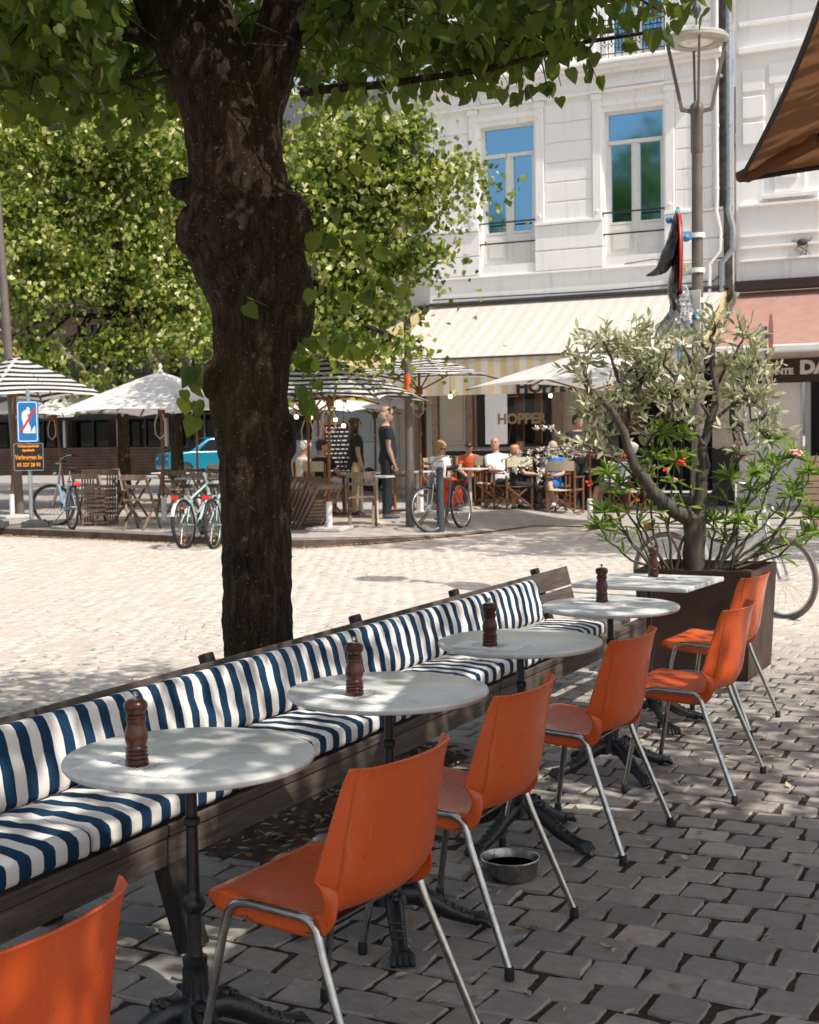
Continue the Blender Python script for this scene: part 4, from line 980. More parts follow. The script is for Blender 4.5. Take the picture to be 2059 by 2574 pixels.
# ---------------------------------------------------------------- trees
bk = NT('linden_bark'); v = bk.map((34, 34, 7)); n = bk.noise(1., 11, .74, v, .7); n2 = bk.noise(24, 4); n3 = bk.noise(1.6, 4)
c = bk.ramp(n, [(.34, (.010, .007, .005)), (.50, (.040, .028, .020)), (.68, (.10, .068, .046))])
c = bk.mix(bk.ramp(n3, [(.48, 0.), (.68, .5)]), c, (.075, .062, .016)); lich = bk.ramp(bk.noise(17, 3, .5), [(.685, 0.), (.72, .75)]); c = bk.mix(lich, c, (.17, .15, .12))
sp = bk.ramp(bk.noise(95, 2), [(.66, 0.), (.70, .8)]); c = bk.mix(sp, c, (.26, .21, .16))
bk.color(c); bk.set(.92, 0, .15); bk.bump(bk.math('ADD', n, bk.math('MULTIPLY', n2, .35)), 1.0, .035); M['bark'] = bk.m
def leaf_mat(name, stops, tcol, tmix=.38, rough=.45, patch=0):
    t = NT(name); r = t.rnd()
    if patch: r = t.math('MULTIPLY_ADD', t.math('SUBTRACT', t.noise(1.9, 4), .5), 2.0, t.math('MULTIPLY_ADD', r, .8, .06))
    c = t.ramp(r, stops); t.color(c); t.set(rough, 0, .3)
    tr = t.n.new('ShaderNodeBsdfTranslucent'); t.link(t.mix(.5, c, tcol), tr.inputs['Color'])
    tr.inputs['Color'].default_value = (*tcol, 1)
    mx = t.n.new('ShaderNodeMixShader'); mx.inputs[0].default_value = tmix; t.link(t.b.outputs[0], mx.inputs[1]); t.link(tr.outputs[0], mx.inputs[2]); t.link(mx.outputs[0], t.out.inputs[0]); return t.m
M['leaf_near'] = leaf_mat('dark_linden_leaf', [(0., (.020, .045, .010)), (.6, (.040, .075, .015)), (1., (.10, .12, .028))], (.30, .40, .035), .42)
M['leaf_far'] = leaf_mat('sunlit_linden_leaf', [(0., (.010, .028, .006)), (.32, (.05, .095, .012)), (.52, (.17, .23, .03)), (.74, (.36, .39, .07)), (.88, (.62, .60, .26)), (1., (.88, .84, .56))], (.56, .66, .09), .36, .5, .5)  # ramp holds crown shade and sun highlights as well as cream bracts
M['leaf_far2'] = leaf_mat('deep_green_leaf', [(0., (.03, .065, .012)), (.6, (.09, .14, .02)), (1., (.22, .25, .04))], (.45, .55, .06), .42)
M['bract'] = leaf_mat('linden_bract', [(0., (.20, .21, .06)), (1., (.34, .32, .12))], (.5, .5, .12), .4)
def orient(N, rs, tip, jit):
    d = tip + rs.normal(0, jit, (N, 3)); d /= np.linalg.norm(d, axis=1, keepdims=True)
    r = rs.normal(0, 1, (N, 3)); s = np.cross(d, r); s /= np.linalg.norm(s, axis=1, keepdims=True); return d, s, np.cross(d, s)
def leaves(name, P, size, tip, jit, m, parent, seed, shape='heart', smooth=False):
    rs = np.random.RandomState(seed); N = len(P); d, s, n = orient(N, rs, np.asarray(tip, float), jit)
    if shape == 'heart':
        T = np.array([(0, 0, 0), (-.08, .20, .03), (.06, .44, .07), (.38, .47, .05), (.74, .24, 0), (1.02, 0, -.08), (.74, -.24, 0), (.38, -.47, .05), (.06, -.44, .07), (-.08, -.20, .03)])
        F = [np.array([(0, 1, 2, 3, 4, 5)]), np.array([(0, 5, 6, 7, 8, 9)])]
    elif shape == 'quad':
        T = np.array([(0, 0, 0), (.35, .45, .08), (1, 0, -.06), (.35, -.45, .08)]); F = [np.array([(0, 1, 2), (0, 2, 3)])]
    elif shape == 'lance':
        T = np.array([(0, 0, 0), (.3, .11, .02), (.7, .10, .0), (1, 0, -.05), (.7, -.10, .0), (.3, -.11, .02)]); F = [np.array([(0, 1, 2, 3), (0, 3, 4, 5)])]
    sc = (rs.uniform(.65, 1.2, N) * size)[:, None, None]; K = len(T)
    fold = rs.uniform(.3, 2.4, (N, 1, 1))
    V = P[:, None, :] + sc * (T[None, :, 0:1] * d[:, None] + T[None, :, 1:2] * s[:, None] + T[None, :, 2:3] * fold * n[:, None])
    FF = [(f[None] + (np.arange(N) * K)[:, None, None]).reshape(-1, f.shape[1]) for f in F]
    return np_mesh(name, V.reshape(-1, 3), FF, [m], parent, smooth)
def cw(P):   # camera-aligned ground coords -> world
    Q = P.copy(); Q[:, 0] = P[:, 0] * math.cos(A) - P[:, 1] * math.sin(A); Q[:, 1] = P[:, 0] * math.sin(A) + P[:, 1] * math.cos(A); return Q
# --- the near linden
NTR = thing('linden_tree', (0, 0, 0), 0, 'big dark linden trunk with a swollen knot, standing right behind the bench', 'tree')
prof = [(-.700, -.05, .205), (-.697, .15, .185), (-.693, .480, .166), (-.698, .662, .170), (-.697, .771, .164), (-.694, 1.042, .164), (-.696, 1.223, .165), (-.690, 1.402, .175), (-.700, 1.528, .180), (-.715, 1.671, .183), (-.695, 1.849, .182), (-.682, 2.027, .201), (-.677, 2.098, .222), (-.686, 2.204, .250), (-.714, 2.311, .270), (-.721, 2.417, .300), (-.727, 2.505, .272), (-.735, 2.593, .236), (-.749, 2.733, .222), (-.745, 2.88, .215)]
def limb(mb, pts, rad, n=20, amp=.06, seed=0, lump=0):
    """irregular limb: rings with angular noise; pts in camera-aligned coordinates"""
    rs = random.Random(seed); ph = [rs.uniform(0, 6) for _ in range(8)]; P = [Vector(p) for p in pts]; N = len(P); vs = []; fs = []; pa = None
    for i in range(N):
        d = (P[min(i + 1, N - 1)] - P[max(i - 1, 0)]).normalized()
        if pa is None: a = Vector((1, 0, 0)); a = (a - d * a.dot(d)).normalized()
        else: a = (pa - d * pa.dot(d)).normalized()
        b = d.cross(a); pa = a; L = i * .37
        for k in range(n):
            t = 2 * PI * k / n
            w = 1 + amp * (.5 * math.sin(3 * t + ph[0] + L * .5) + .35 * math.sin(5 * t + ph[1] - L * .4) + .3 * math.sin(8 * t + ph[2] + L) + .22 * math.sin(13 * t + ph[3] - L * .7)) + lump * rs.uniform(-1, 1)
            vs.append(P[i] + (a * math.cos(t) + b * math.sin(t)) * rad[i] * w)
    for i in range(N - 1):
        for k in range(n): l = (k + 1) % n; fs.append((i * n + k, i * n + l, (i + 1) * n + l, (i + 1) * n + k))
    fs += [tuple(range(n))[::-1], tuple((N - 1) * n + k for k in range(n))]
    mr = Matrix.Rotation(A, 4, 'Z'); mb.add(vs, fs, 0, mr)
def dense(prof, step):
    out = []
    for (a, b) in zip(prof[:-1], prof[1:]):
        n = max(1, int(math.dist(a, b) / step))
        for k in range(n): t = k / n; out.append(tuple(a[i] + (b[i] - a[i]) * t for i in range(len(a))))
    out.append(prof[-1]); return out
DT = 6.2
dp = dense(prof, .035); mb = MB()
limb(mb, [(x, DT, z) for x, z, r in dp], [r * .95 for x, z, r in dp], 56, .038, 3, .012)
def knob(x, y, z, rx, ry, rz, seed):
    rs = random.Random(seed); m2 = MB(); m2.ball((0, 0, 0), (rx, ry, rz), 16)
    vs = [Vector(p) * (1 + rs.uniform(-.07, .07)) + Vector((x, DT + y, z)) for p in m2.v]; mb.add(vs, m2.f, 0, Matrix.Rotation(A, 4, 'Z'))
for kx, ky, kz, a_, b_, c_ in ((-.92, -.10, 2.40, .09, .11, .12), (-.52, -.14, 2.42, .12, .12, .15), (-.76, -.235, 2.38, .10, .07, .11), (-.48, .02, 2.10, .07, .12, .22), (-.99, -.02, 2.60, .06, .05, .05), (-.525, -.03, 1.49, .025, .07, .10), (-.87, -.08, 1.75, .05, .07, .09), (-.62, -.14, 2.60, .07, .05, .08), (-.86, -.17, 2.50, .08, .06, .09)): knob(kx, ky, kz, a_, b_, c_, int(kx * 100))
tk = mb.build('trunk', M['bark'], NTR, smooth=80)
rm = tk.modifiers.new('fuse', 'REMESH'); rm.mode = 'VOXEL'; rm.voxel_size = .014; rm.use_smooth_shade = True
tx = bpy.data.textures.new('bark_ridges', 'CLOUDS'); tx.noise_scale = .05; tx.noise_depth = 3
dm = tk.modifiers.new('ridges', 'DISPLACE'); dm.texture = tx; dm.strength = .018; dm.mid_level = .5; dm.texture_coords = 'LOCAL'
def branch(pts, r0, r1, seed, name='limb', n=14):
    d = dense([tuple(p) for p in pts], .08); mb = MB(); N = len(d); rs = random.Random(seed)
    d = [(x + rs.uniform(-.008, .008), y + rs.uniform(-.008, .008), z) for x, y, z in d]
    limb(mb, d, [r0 + (r1 - r0) * (i / (N - 1)) ** .8 for i in range(N)], n, .05, seed, .01); return mb.build(name, M['bark'], NTR, smooth=70)
branch([(-.765, 6.2, 2.80), (-.80, 6.2, 3.0), (-.89, 6.2, 3.22), (-1.0, 6.22, 3.45), (-1.2, 6.3, 4.2), (-1.35, 6.3, 5.4)], .205, .15, 1, n=28)
branch([(-.66, 6.2, 2.84), (-.61, 6.18, 3.05), (-.545, 6.16, 3.26), (-.475, 6.15, 3.45), (-.3, 6.1, 3.9), (.1, 6.0, 4.6), (.3, 5.9, 5.4)], .115, .085, 2, n=20)
branch([(-1.1, 6.2, 3.9), (-.9, 5.6, 4.2), (-.6, 4.6, 4.5), (-.4, 3.6, 4.6)], .09, .04, 3)
branch([(-.9, 6.2, 3.2), (-1.35, 6.1, 3.32), (-1.9, 5.9, 3.6), (-2.6, 5.5, 3.8)], .05, .02, 4)
branch([(-.95, 6.1, 3.6), (-1.4, 5.5, 3.9), (-1.9, 4.4, 4.0), (-2.3, 3.2, 4.0)], .09, .03, 5)
branch([(-.45, 6.1, 3.0), (-.1, 6.0, 3.0), (.35, 5.9, 3.03), (.75, 5.7, 3.08), (1.05, 5.6, 3.1)], .022, .007, 6, 'twig', 7)
branch([(-.35, 6.1, 3.45), (.2, 5.9, 3.5), (.8, 5.7, 3.45), (1.3, 5.6, 3.4)], .04, .01, 7)
branch([(-1.0, 6.1, 3.1), (-1.3, 6.0, 3.02), (-1.55, 6.0, 3.0)], .012, .006, 8, 'twig', 6)
branch([(-.86, 6.1, 3.5), (-1.3, 5.8, 3.3), (-1.5, 5.5, 3.15)], .022, .010, 9, 'twig', 7)
# crown: drooping sprays
EY = 1.49
def lower_edge(px):   # lowest picture row the foliage hangs to, in photo pixels
    xs = [-2500, 0, 120, 260, 330, 420, 470, 640, 740, 800, 900, 960, 1010, 1080, 1150, 1230, 1310, 1370, 1420, 1500, 1590, 1650, 1700, 4000]
    ys = [250, 335, 330, 335, 350, 400, 330, 250, 330, 360, 300, 345, 290, 260, 300, 250, 270, 270, 200, 150, 95, 20, -60, -300]
    return np.interp(px, xs, ys)
def zmin(x, D): px = 1030 + 3450 * x / D; return EY + (1095 - (px - 1030) * .016 - lower_edge(px)) * D / 3450
rs = np.random.RandomState(4)
def sprays(n, xr, dr, zr, seed, nl=11, ls=.075):
    rs = np.random.RandomState(seed); out = []; tw = []
    x = rs.uniform(*xr, n); D = rs.uniform(*dr, n); zz = rs.uniform(0, 1, n) ** 2.1 * (zr[1] - zr[0])
    for i in range(n):
        zm = max(zmin(x[i], D[i]) + .10, zr[0]); z0 = zm + .12 + zz[i]
        a = rs.uniform(0, 6.28); L = rs.uniform(.25, .5); dx, dy = math.cos(a) * L, math.sin(a) * L; dz = -rs.uniform(.1, .3)
        if z0 + dz < zm: z0 = zm - dz
        pts = []
        for k in range(nl):
            t = (k + .5) / nl; p = (x[i] + dx * t, D[i] + dy * t, z0 + dz * t * t); pts.append(p)
            out.append((p[0] + rs.normal(0, .035), p[1] + rs.normal(0, .035), p[2] + rs.normal(0, .03)))
        tw.append([(x[i] - dx * .2, D[i] - dy * .2, z0 + .03), pts[nl // 2], pts[-1]])
    return np.array(out), tw
P1, t1 = sprays(1000, (-2.7, 1.45), (4.6, 6.9), (2.95, 4.5), 1)
P2, t2 = sprays(60, (-3.3, -.5), (3.6, 4.8), (3.3, 4.6), 2)
P3, t3 = sprays(260, (-2.6, .6), (5.4, 7.0), (3.0, 4.2), 3)
# thin away what would hide the trunk
PP = np.concatenate([P1, P2, P3])
px = 1030 + 3450 * PP[:, 0] / PP[:, 1]; py = 1095 - 3450 * (PP[:, 2] - EY) / PP[:, 1]
hide = (px > 325) & (px < 800) & (PP[:, 1] < 6.3) & (py > -60)
PP = PP[~hide]
def shades_road(P):
    Wd = cw(P); K = 1 / math.tan(EL); Xs = Wd[:, 0] - SUNH.x * K * Wd[:, 2]; Ys = Wd[:, 1] - SUNH.y * K * Wd[:, 2]
    x_ = Xs * math.cos(A) + Ys * math.sin(A); d_ = -Xs * math.sin(A) + Ys * math.cos(A); u = 1030 + 3450 * x_ / d_; v = 1095 + 3450 * EY / d_
    return (d_ > 1) & (u > -60) & (Xs < -3.0) & (v < 1800 - .26 * u + 30)
print('road shaders', shades_road(PP).mean())
PP = PP[~shades_road(PP) | (np.random.RandomState(1).rand(len(PP)) < .5)]
# open road: keep the sunlit square free of this crown's shade
leaves('crown', cw(PP), .074, (0, 0, -1.), .62, M['leaf_near'], NTR, 9)
mb = MB(); mr = Matrix.Rotation(A, 4, 'Z')
for i, t_ in enumerate(t1[::2] + t2[::4] + t3[::2]):
    p = t_[1]; qx = 1030 + 3450 * p[0] / p[1]
    if 340 < qx < 800 and p[1] < 6.3: continue
    mb.tube(t_, [.005, .004, .002], 4, M=mr, caps=False)
mb.build('twigs', M['bark'], NTR)
rs = np.random.RandomState(44); sel = PP[rs.rand(len(PP)) < .16]; sel = sel + rs.normal(0, .03, sel.shape); leaves('blossom_bracts', cw(sel), .055, (0, 0, -1.), .5, M['bract'], NTR, 10, 'lance')
# epicormic shoots on the trunk
def shoot(pts, n, size, seed, m='leaf_near'):
    rs = np.random.RandomState(seed); d = dense([tuple(p) for p in pts], .02); P = np.array([d[int(k)] for k in np.linspace(2, len(d) - 1, n)]) + rs.normal(0, .018, (n, 3)); return P
SP = [shoot([(-.42, 6.0, 2.35), (-.3, 5.9, 2.5), (-.15, 5.85, 2.75), (-.02, 5.8, 2.95)], 13, .08, 1), shoot([(-.42, 6.0, 2.30), (-.25, 5.9, 2.32), (-.08, 5.85, 2.30)], 9, .08, 2), shoot([(-.44, 6.0, 2.15), (-.25, 5.9, 2.10), (-.06, 5.85, 2.16), (.0, 5.8, 2.1)], 12, .08, 3),
      shoot([(-.46, 6.0, 1.95), (-.3, 5.9, 1.9), (-.2, 5.85, 1.85)], 9, .08, 4), shoot([(-.50, 6.0, 1.9), (-.4, 5.9, 1.78), (-.32, 5.9, 1.70)], 9, .07, 5), shoot([(-.5, 6.0, 1.72), (-.44, 5.95, 1.68), (-.42, 5.9, 1.62)], 6, .05, 6), shoot([(-.9, 6.0, 1.75), (-.93, 5.95, 1.80), (-.94, 5.95, 1.7)], 6, .05, 7), shoot([(-.91, 6.0, 1.66), (-.945, 5.98, 1.6)], 5, .04, 8), shoot([(-.70, 5.9, 2.05), (-.68, 5.95, 2.1)], 2, .03, 9)]
leaves('trunk_shoot_leaves', cw(np.concatenate(SP)), .082, (.4, -.1, -1.), .55, M['leaf_far2'], NTR, 12)
mb = MB()
for q in ([(-.5, 6.05, 2.28), (-.3, 5.9, 2.5), (-.15, 5.85, 2.75), (.0, 5.8, 2.98)], [(-.5, 6.05, 2.25), (-.25, 5.9, 2.33), (-.08, 5.85, 2.34)], [(-.5, 6.05, 2.05), (-.25, 5.9, 2.14), (.02, 5.8, 2.2)], [(-.5, 6.05, 1.88), (-.3, 5.9, 1.93), (-.15, 5.85, 1.92)], [(-.86, 6.1, .86), (-.905, 6.05, .885), (-.93, 6.05, .90)]): mb.tube(q, [.006] * len(q), 5, M=mr)
# --- background trees
def bg_tree(loc, tz, r_tr, blobs, n, size, m, label, seed, lean=(0, 0), limbs=()):
    """blobs: list of (cx,cy,cz,rx,ry,rz) in camera-aligned coordinates relative to nothing (absolute)"""
    t = thing('background_linden', (0, 0, 0), 0, label, 'tree', 'lindens standing round the square'); rs = np.random.RandomState(seed); P = []
    vol = np.array([b[3] * b[4] + b[5] * b[3] for b in blobs]); cnt = (vol / vol.sum() * n).astype(int)
    for b, c_ in zip(blobs, cnt):
        nc = max(6, c_ // 46); u = rs.normal(0, 1, (nc, 3)); u /= np.linalg.norm(u, axis=1, keepdims=True); rad = rs.uniform(.2, 1.0, (nc, 1)) ** .5 * (1 + .28 * rs.normal(0, 1, (nc, 1)) * (rs.rand(nc, 1) < .35))
        cen = u * rad * np.array(b[3:6]) + np.array(b[:3]); gap = np.sin(cen[:, 0] * 2.9 + seed) * np.cos(cen[:, 2] * 2.6 + cen[:, 1] * 1.3) ; cen = cen[(gap > -.38) | (rs.rand(nc) < .12)]; nc = len(cen); k = 46
        q = rs.normal(0, 1, (nc, k, 3)) * np.array([.24, .24, .10]) * rs.uniform(.5, 1.7, (nc, 1, 1)); q[..., 2] -= .28 * (q[..., 0] ** 2 + q[..., 1] ** 2) * 3
        P.append((cen[:, None] + q).reshape(-1, 3))
    P = np.concatenate(P); leaves('crown', cw(P), size, (0, -.25, -.8), .75, m, t, seed + 1, 'quad')
    x, D = loc; mb = MB(); top = blobs[0][2]
    pr = dense([(x, D, -.05), (x + lean[0] * .5, D, tz * .5), (x + lean[0], D, tz)], .3); limb(mb, pr, [r_tr * (1.25 - .45 * i / len(pr)) for i in range(len(pr))], 14, .05, seed, .01)
    mb.build('trunk', M['bark'], t, smooth=60)
    rr = random.Random(seed)
    for b in blobs:
        for q in range(3):
            e = (b[0] + rr.uniform(-.7, .7) * b[3], b[1] + rr.uniform(-.7, .7) * b[4], b[2] + rr.uniform(-.2, .7) * b[5]); s = (x + lean[0], D, tz - .2); md = tuple((s[i] + e[i]) / 2 + (rr.uniform(-.2, .2) if i < 2 else .35) for i in range(3))
            mb = MB(); pr = dense([s, md, e], .25); limb(mb, pr, [r_tr * .42 * (1 - .85 * i / len(pr)) for i in range(len(pr))], 8, .05, seed + q); mb.build('limb', M['bark'], t, smooth=60)
    return t
def bl(px, py, D, wpx, hpx, dr=None):   # picture-sized blob -> metres
    k = D / 3450; return ((px - 1030) * k, D, EY + (1095 - (px - 1030) * .016 - py) * k, wpx * k, dr or wpx * k * .8, hpx * k)
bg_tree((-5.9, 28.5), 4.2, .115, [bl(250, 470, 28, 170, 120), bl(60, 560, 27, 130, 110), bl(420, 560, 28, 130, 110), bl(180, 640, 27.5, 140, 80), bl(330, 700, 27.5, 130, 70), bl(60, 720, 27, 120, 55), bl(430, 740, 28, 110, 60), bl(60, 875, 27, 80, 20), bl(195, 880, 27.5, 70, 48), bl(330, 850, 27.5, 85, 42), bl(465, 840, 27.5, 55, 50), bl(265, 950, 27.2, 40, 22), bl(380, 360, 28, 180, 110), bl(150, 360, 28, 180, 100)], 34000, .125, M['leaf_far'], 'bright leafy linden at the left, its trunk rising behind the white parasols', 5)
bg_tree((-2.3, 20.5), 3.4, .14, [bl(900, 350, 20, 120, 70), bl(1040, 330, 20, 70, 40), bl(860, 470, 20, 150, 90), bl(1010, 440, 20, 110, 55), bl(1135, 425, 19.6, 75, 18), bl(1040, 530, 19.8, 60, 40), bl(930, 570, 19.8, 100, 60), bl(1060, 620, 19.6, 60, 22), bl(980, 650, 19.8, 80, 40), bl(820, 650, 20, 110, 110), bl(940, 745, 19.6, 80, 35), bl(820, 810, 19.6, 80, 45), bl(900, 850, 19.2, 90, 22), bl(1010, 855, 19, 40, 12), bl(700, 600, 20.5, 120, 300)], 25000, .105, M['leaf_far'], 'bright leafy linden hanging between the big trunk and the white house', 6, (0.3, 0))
bg_tree((-5.9, 35), 4.5, .14, [bl(470, 520, 33, 140, 260), bl(560, 420, 33, 170, 300), bl(480, 800, 30, 75, 95), bl(610, 730, 34, 200, 150), bl(640, 130, 33, 170, 150), bl(330, 140, 33, 220, 150), bl(80, 130, 33, 200, 130)], 40000, .14, M['leaf_far2'], 'deeper green linden behind, seen just left of the big trunk', 7)
bg_tree((-1.4, 36), 5, .2, [bl(900, 640, 34, 130, 260), bl(800, 720, 34, 160, 150), bl(950, 450, 36, 180, 260)], 24000, .15, M['leaf_far2'], 'dark linden beside the white corner house', 8)
bg_tree((-13.5, 36), 5, .2, [bl(-150, 560, 34, 260, 330), bl(60, 420, 36, 330, 260), bl(300, 300, 38, 330, 220)], 26000, .16, M['leaf_far2'], 'shady linden at the left edge beyond the square', 9)

# a linden of the same row behind the viewer's side of the square: it shows only as a reflection in the upper windows
def rtree(cx, cy, h, r, seed):
    rs = np.random.RandomState(seed); t = thing('background_linden', (0, 0, 0), 0, 'tall linden mirrored in the upper window panes, number of the row unseen', 'tree', 'lindens reflected in the windows'); P = []
    for q in range(150):
        u = rs.normal(0, 1, 3); u /= np.linalg.norm(u); c_ = np.array([cx, cy, h - r * 1.3]) + u * rs.uniform(.4, 1) * np.array([r, r, r * 1.3]); P.append(c_ + rs.normal(0, .45, (40, 3)))
    leaves('crown', np.concatenate(P), .36, (0, 0, -1), .8, M['leaf_far2'], t, seed, 'quad'); mb = MB(); mb.tube([(cx, cy, -.05), (cx, cy, h - r)], [.28, .15], 12); mb.build('trunk', M['bark'], t, smooth=60)
    t['label'] = ['tall linden behind the viewpoint, mirrored in the right upper window', 'lower linden behind the viewpoint, mirrored low in the left upper window'][seed % 2]
rtree(-21.5, -16, 17.5, 4.6, 60); rtree(-31.5, -16, 14.2, 3.4, 61)

def shade_tree(label, trunk, boxes, n, size, seed, density=None):
    rs = np.random.RandomState(seed); t = thing('linden_tree', (0, 0, 0), 0, label, 'tree'); P = []
    for (x0, x1, y0, y1, z0, z1), k in zip(boxes, n):
        nc = k // 34; c_ = np.c_[rs.uniform(x0, x1, nc), rs.uniform(y0, y1, nc), rs.uniform(z0, z1, nc)]
        mx_, my_ = (x0 + x1) / 2, (y0 + y1) / 2; e = ((c_[:, 0] - mx_) / (x1 - x0) * 2) ** 2 + ((c_[:, 1] - my_) / (y1 - y0) * 2) ** 2; c_ = c_[e < 1.15]
        P.append((c_[:, None] + rs.normal(0, 1, (len(c_), 34, 3)) * np.array([.24, .24, .12])).reshape(-1, 3))
    P = np.concatenate(P)
    x_ = P[:, 0] * math.cos(A) + P[:, 1] * math.sin(A); d_ = -P[:, 0] * math.sin(A) + P[:, 1] * math.cos(A); u = 1030 + 3450 * x_ / np.maximum(d_, .1); v = 1095 - 3450 * (P[:, 2] - EY) / np.maximum(d_, .1)
    P = P[~((d_ > .3) & (u < 2110) & (u > -60) & (v > -60) )]
    leaves('crown', P, size, (0, 0, -1), .7, M['leaf_near'], t, seed, 'heart'); mb = MB(); x, y, h = trunk; mb.tube([(x, y, -.05), (x + .05, y, h * .5), (x, y, h)], [.24, .18, .13], 16); mb.build('trunk', M['bark'], t, smooth=60)
    rr = random.Random(seed)
    for b in boxes:
        for q in range(4): e = (rr.uniform(b[0], b[1]) * .6 + .2 * (b[0] + b[1]), rr.uniform(b[2], b[3]) * .6 + .2 * (b[2] + b[3]), rr.uniform(b[4], b[5])); mb = MB(); mb.tube([(x, y, h - .1), ((x + e[0]) / 2, (y + e[1]) / 2, (h + e[2]) / 2 + .3), e], [.10, .06, .02], 8); mb.build('limb', M['bark'], t, smooth=60)
shade_tree('second linden of the terrace, right of the viewpoint, shading the tables', (3.4, 4.2, 3.6), [(-1.2, 5.0, -.8, 6.2, 3.4, 5.8), (1.2, 5.5, 5.0, 8.2, 3.8, 5.8), (-.2, 3.0, .6, 2.6, 3.2, 4.4)], [11500, 3000, 2600], .10, 70)  # crown kept out of view, last box added to shade the nearest chair
shade_tree('third linden farther along the street on the right, shading the road', (1.6, 17.5, 5.2), [(-3.4, 3.4, 14.6, 19.6, 5.0, 9.0)], [9000], .17, 71)
# ---------------------------------------------------------------- umbrellas on the terrace
def gzz(x): return kh(x)
def umbrella(x, y, size, z_e, z_a, rz, canvas, label, lean=(0, 0), sleeve=True, base=True, rope=True, sag=.10, base_m='galv', pole_m='teak', tilt=None):
    z0 = gzz(x); t = thing('umbrella', (x, y, z0), rz, label, 'umbrella', 'square terrace umbrellas'); z_e -= z0; z_a -= z0; h = size / 2
    canopy_mesh(h, z_e, z_a, 'canopy', canvas, t, sag, 18)
    lx, ly = Matrix.Rotation(-rz, 2) @ Vector(lean)
    mb = MB(); mb.tube([(-lx, -ly, .35), (0, 0, z_a - .02)], .024, 10); mb.build('pole', M[pole_m], t, smooth=50)
    mb = MB(); mb.lathe([(.05, z_a - .01), (.035, z_a + .03), (.02, z_a + .04), (.035, z_a + .07), (.03, z_a + .10), (0, z_a + .14)], 12); mb.build('finial', M['teak' if canvas.name != 'white_canvas' else 'white_paint'], t, smooth=50)
    for a in range(4):
        mr = Matrix.Rotation(a * PI / 2 + PI / 4, 4, 'Z'); mb = MB(); r = h * 1.414
        mb.bar((.05, 0, z_a - .07), (r, 0, z_e - .012), .022, .028, M=mr); mb.bar((.04, 0, z_a - .62), (r * .52, 0, z_a - (z_a - z_e) * .52 - .03), .02, .025, M=mr); mb.build('rib', M['teak'], t)
    for a in range(4):
        mr = Matrix.Rotation(a * PI / 2, 4, 'Z'); mb = MB(); mb.bar((.05, 0, z_a - .07), (h * .96, 0, z_e + sag * .6 - .012), .018, .024, M=mr); mb.build('rib', M['teak'], t)
    mb = MB(); mb.lathe([(.03, z_a - .72), (.06, z_a - .70), (.06, z_a - .58), (.03, z_a - .56)], 12); mb.build('hub', M['teak'], t, smooth=50)
    if rope:
        mb = MB(); 
        for s in (-1, 1): mb.tube([(s * .05, -.04, z_a - .7), (s * .10, -.05, z_a - .85), (s * .09, -.05, z_a - 1.02), (0, -.05, z_a - 1.10)], .010, 5)
        mb.build('rope', simple('cotton_rope', (.55, .45, .32), .9) if 'cotton_rope' not in bpy.data.materials else bpy.data.materials['cotton_rope'], t, smooth=60)
    if sleeve: mb = MB(); mb.lathe([(.045, .02), (.045, .42), (.03, .43)], 12, (-lx, -ly, 0)); mb.build('base_sleeve', M['white_paint'] if base_m == 'galv' else M[base_m], t, smooth=50)
    if base: mb = MB(); mb.box((-lx, -ly, .03), (.55, .55, .055)); mb.build('base_slab', simple('pale_slab', (.5, .47, .44), .8) if 'pale_slab' not in bpy.data.materials else bpy.data.materials['pale_slab'], t, bevel=.012)
    return t
umbrella(-17.3, 19.0, 2.5, 2.22, 3.02, R(-18.5), M['umb_stripe'], 'black and white striped umbrella at the left edge, behind the blue sign', (.12, .1), sag=.16)
umbrella(-13.64, 18.33, 2.6, 1.90, 2.60, R(3.4), M['white_canvas'], 'front white umbrella with tree shadows on it, left of the big trunk')
umbrella(-15.9, 22.5, 2.6, 2.02, 2.76, R(6), M['white_canvas'], 'white umbrella right behind the front white one, its finial showing over it', base=False)
umbrella(-19.1, 22.0, 2.6, 1.98, 2.62, R(2), M['white_canvas'], 'white umbrella with the leaning orange pole, left of the other two white ones', (-.22, -.02), base=False)
umbrella(-9.95, 17.42, 2.35, 1.99, 2.64, R(8), M['umb_stripe'], 'navy and white striped umbrella touching the big trunk on its right side', (.05, 0), sag=.12)
umbrella(-11.5, 19.4, 1.9, 2.04, 2.46, R(12), M['yellow_canvas'], 'yellow umbrella whose hem shows under the striped one beside the trunk', base=False)
umbrella(-10.42, 21.35, 2.1, 2.47, 2.90, R(0), M['umb_stripe'], 'striped umbrella seen from below behind the slim lamp post', sag=.08)
umbrella(-7.22, 20.98, 2.8, 2.22, 2.78, R(-25), M['white_canvas'], 'wide white umbrella before the cafe window and partly behind the olive tree', base=False, sag=.12)
umbrella(*c2w(-1.9, 29)[:2], 2.7, 1.98, 2.55, R(5), M['white_canvas'], 'white umbrella far behind the seated men', base=False)
umbrella(*c2w(-.75, 31)[:2], 2.6, 2.02, 2.6, R(20), M['white_canvas'], 'white umbrella far behind the standing couple', base=False)
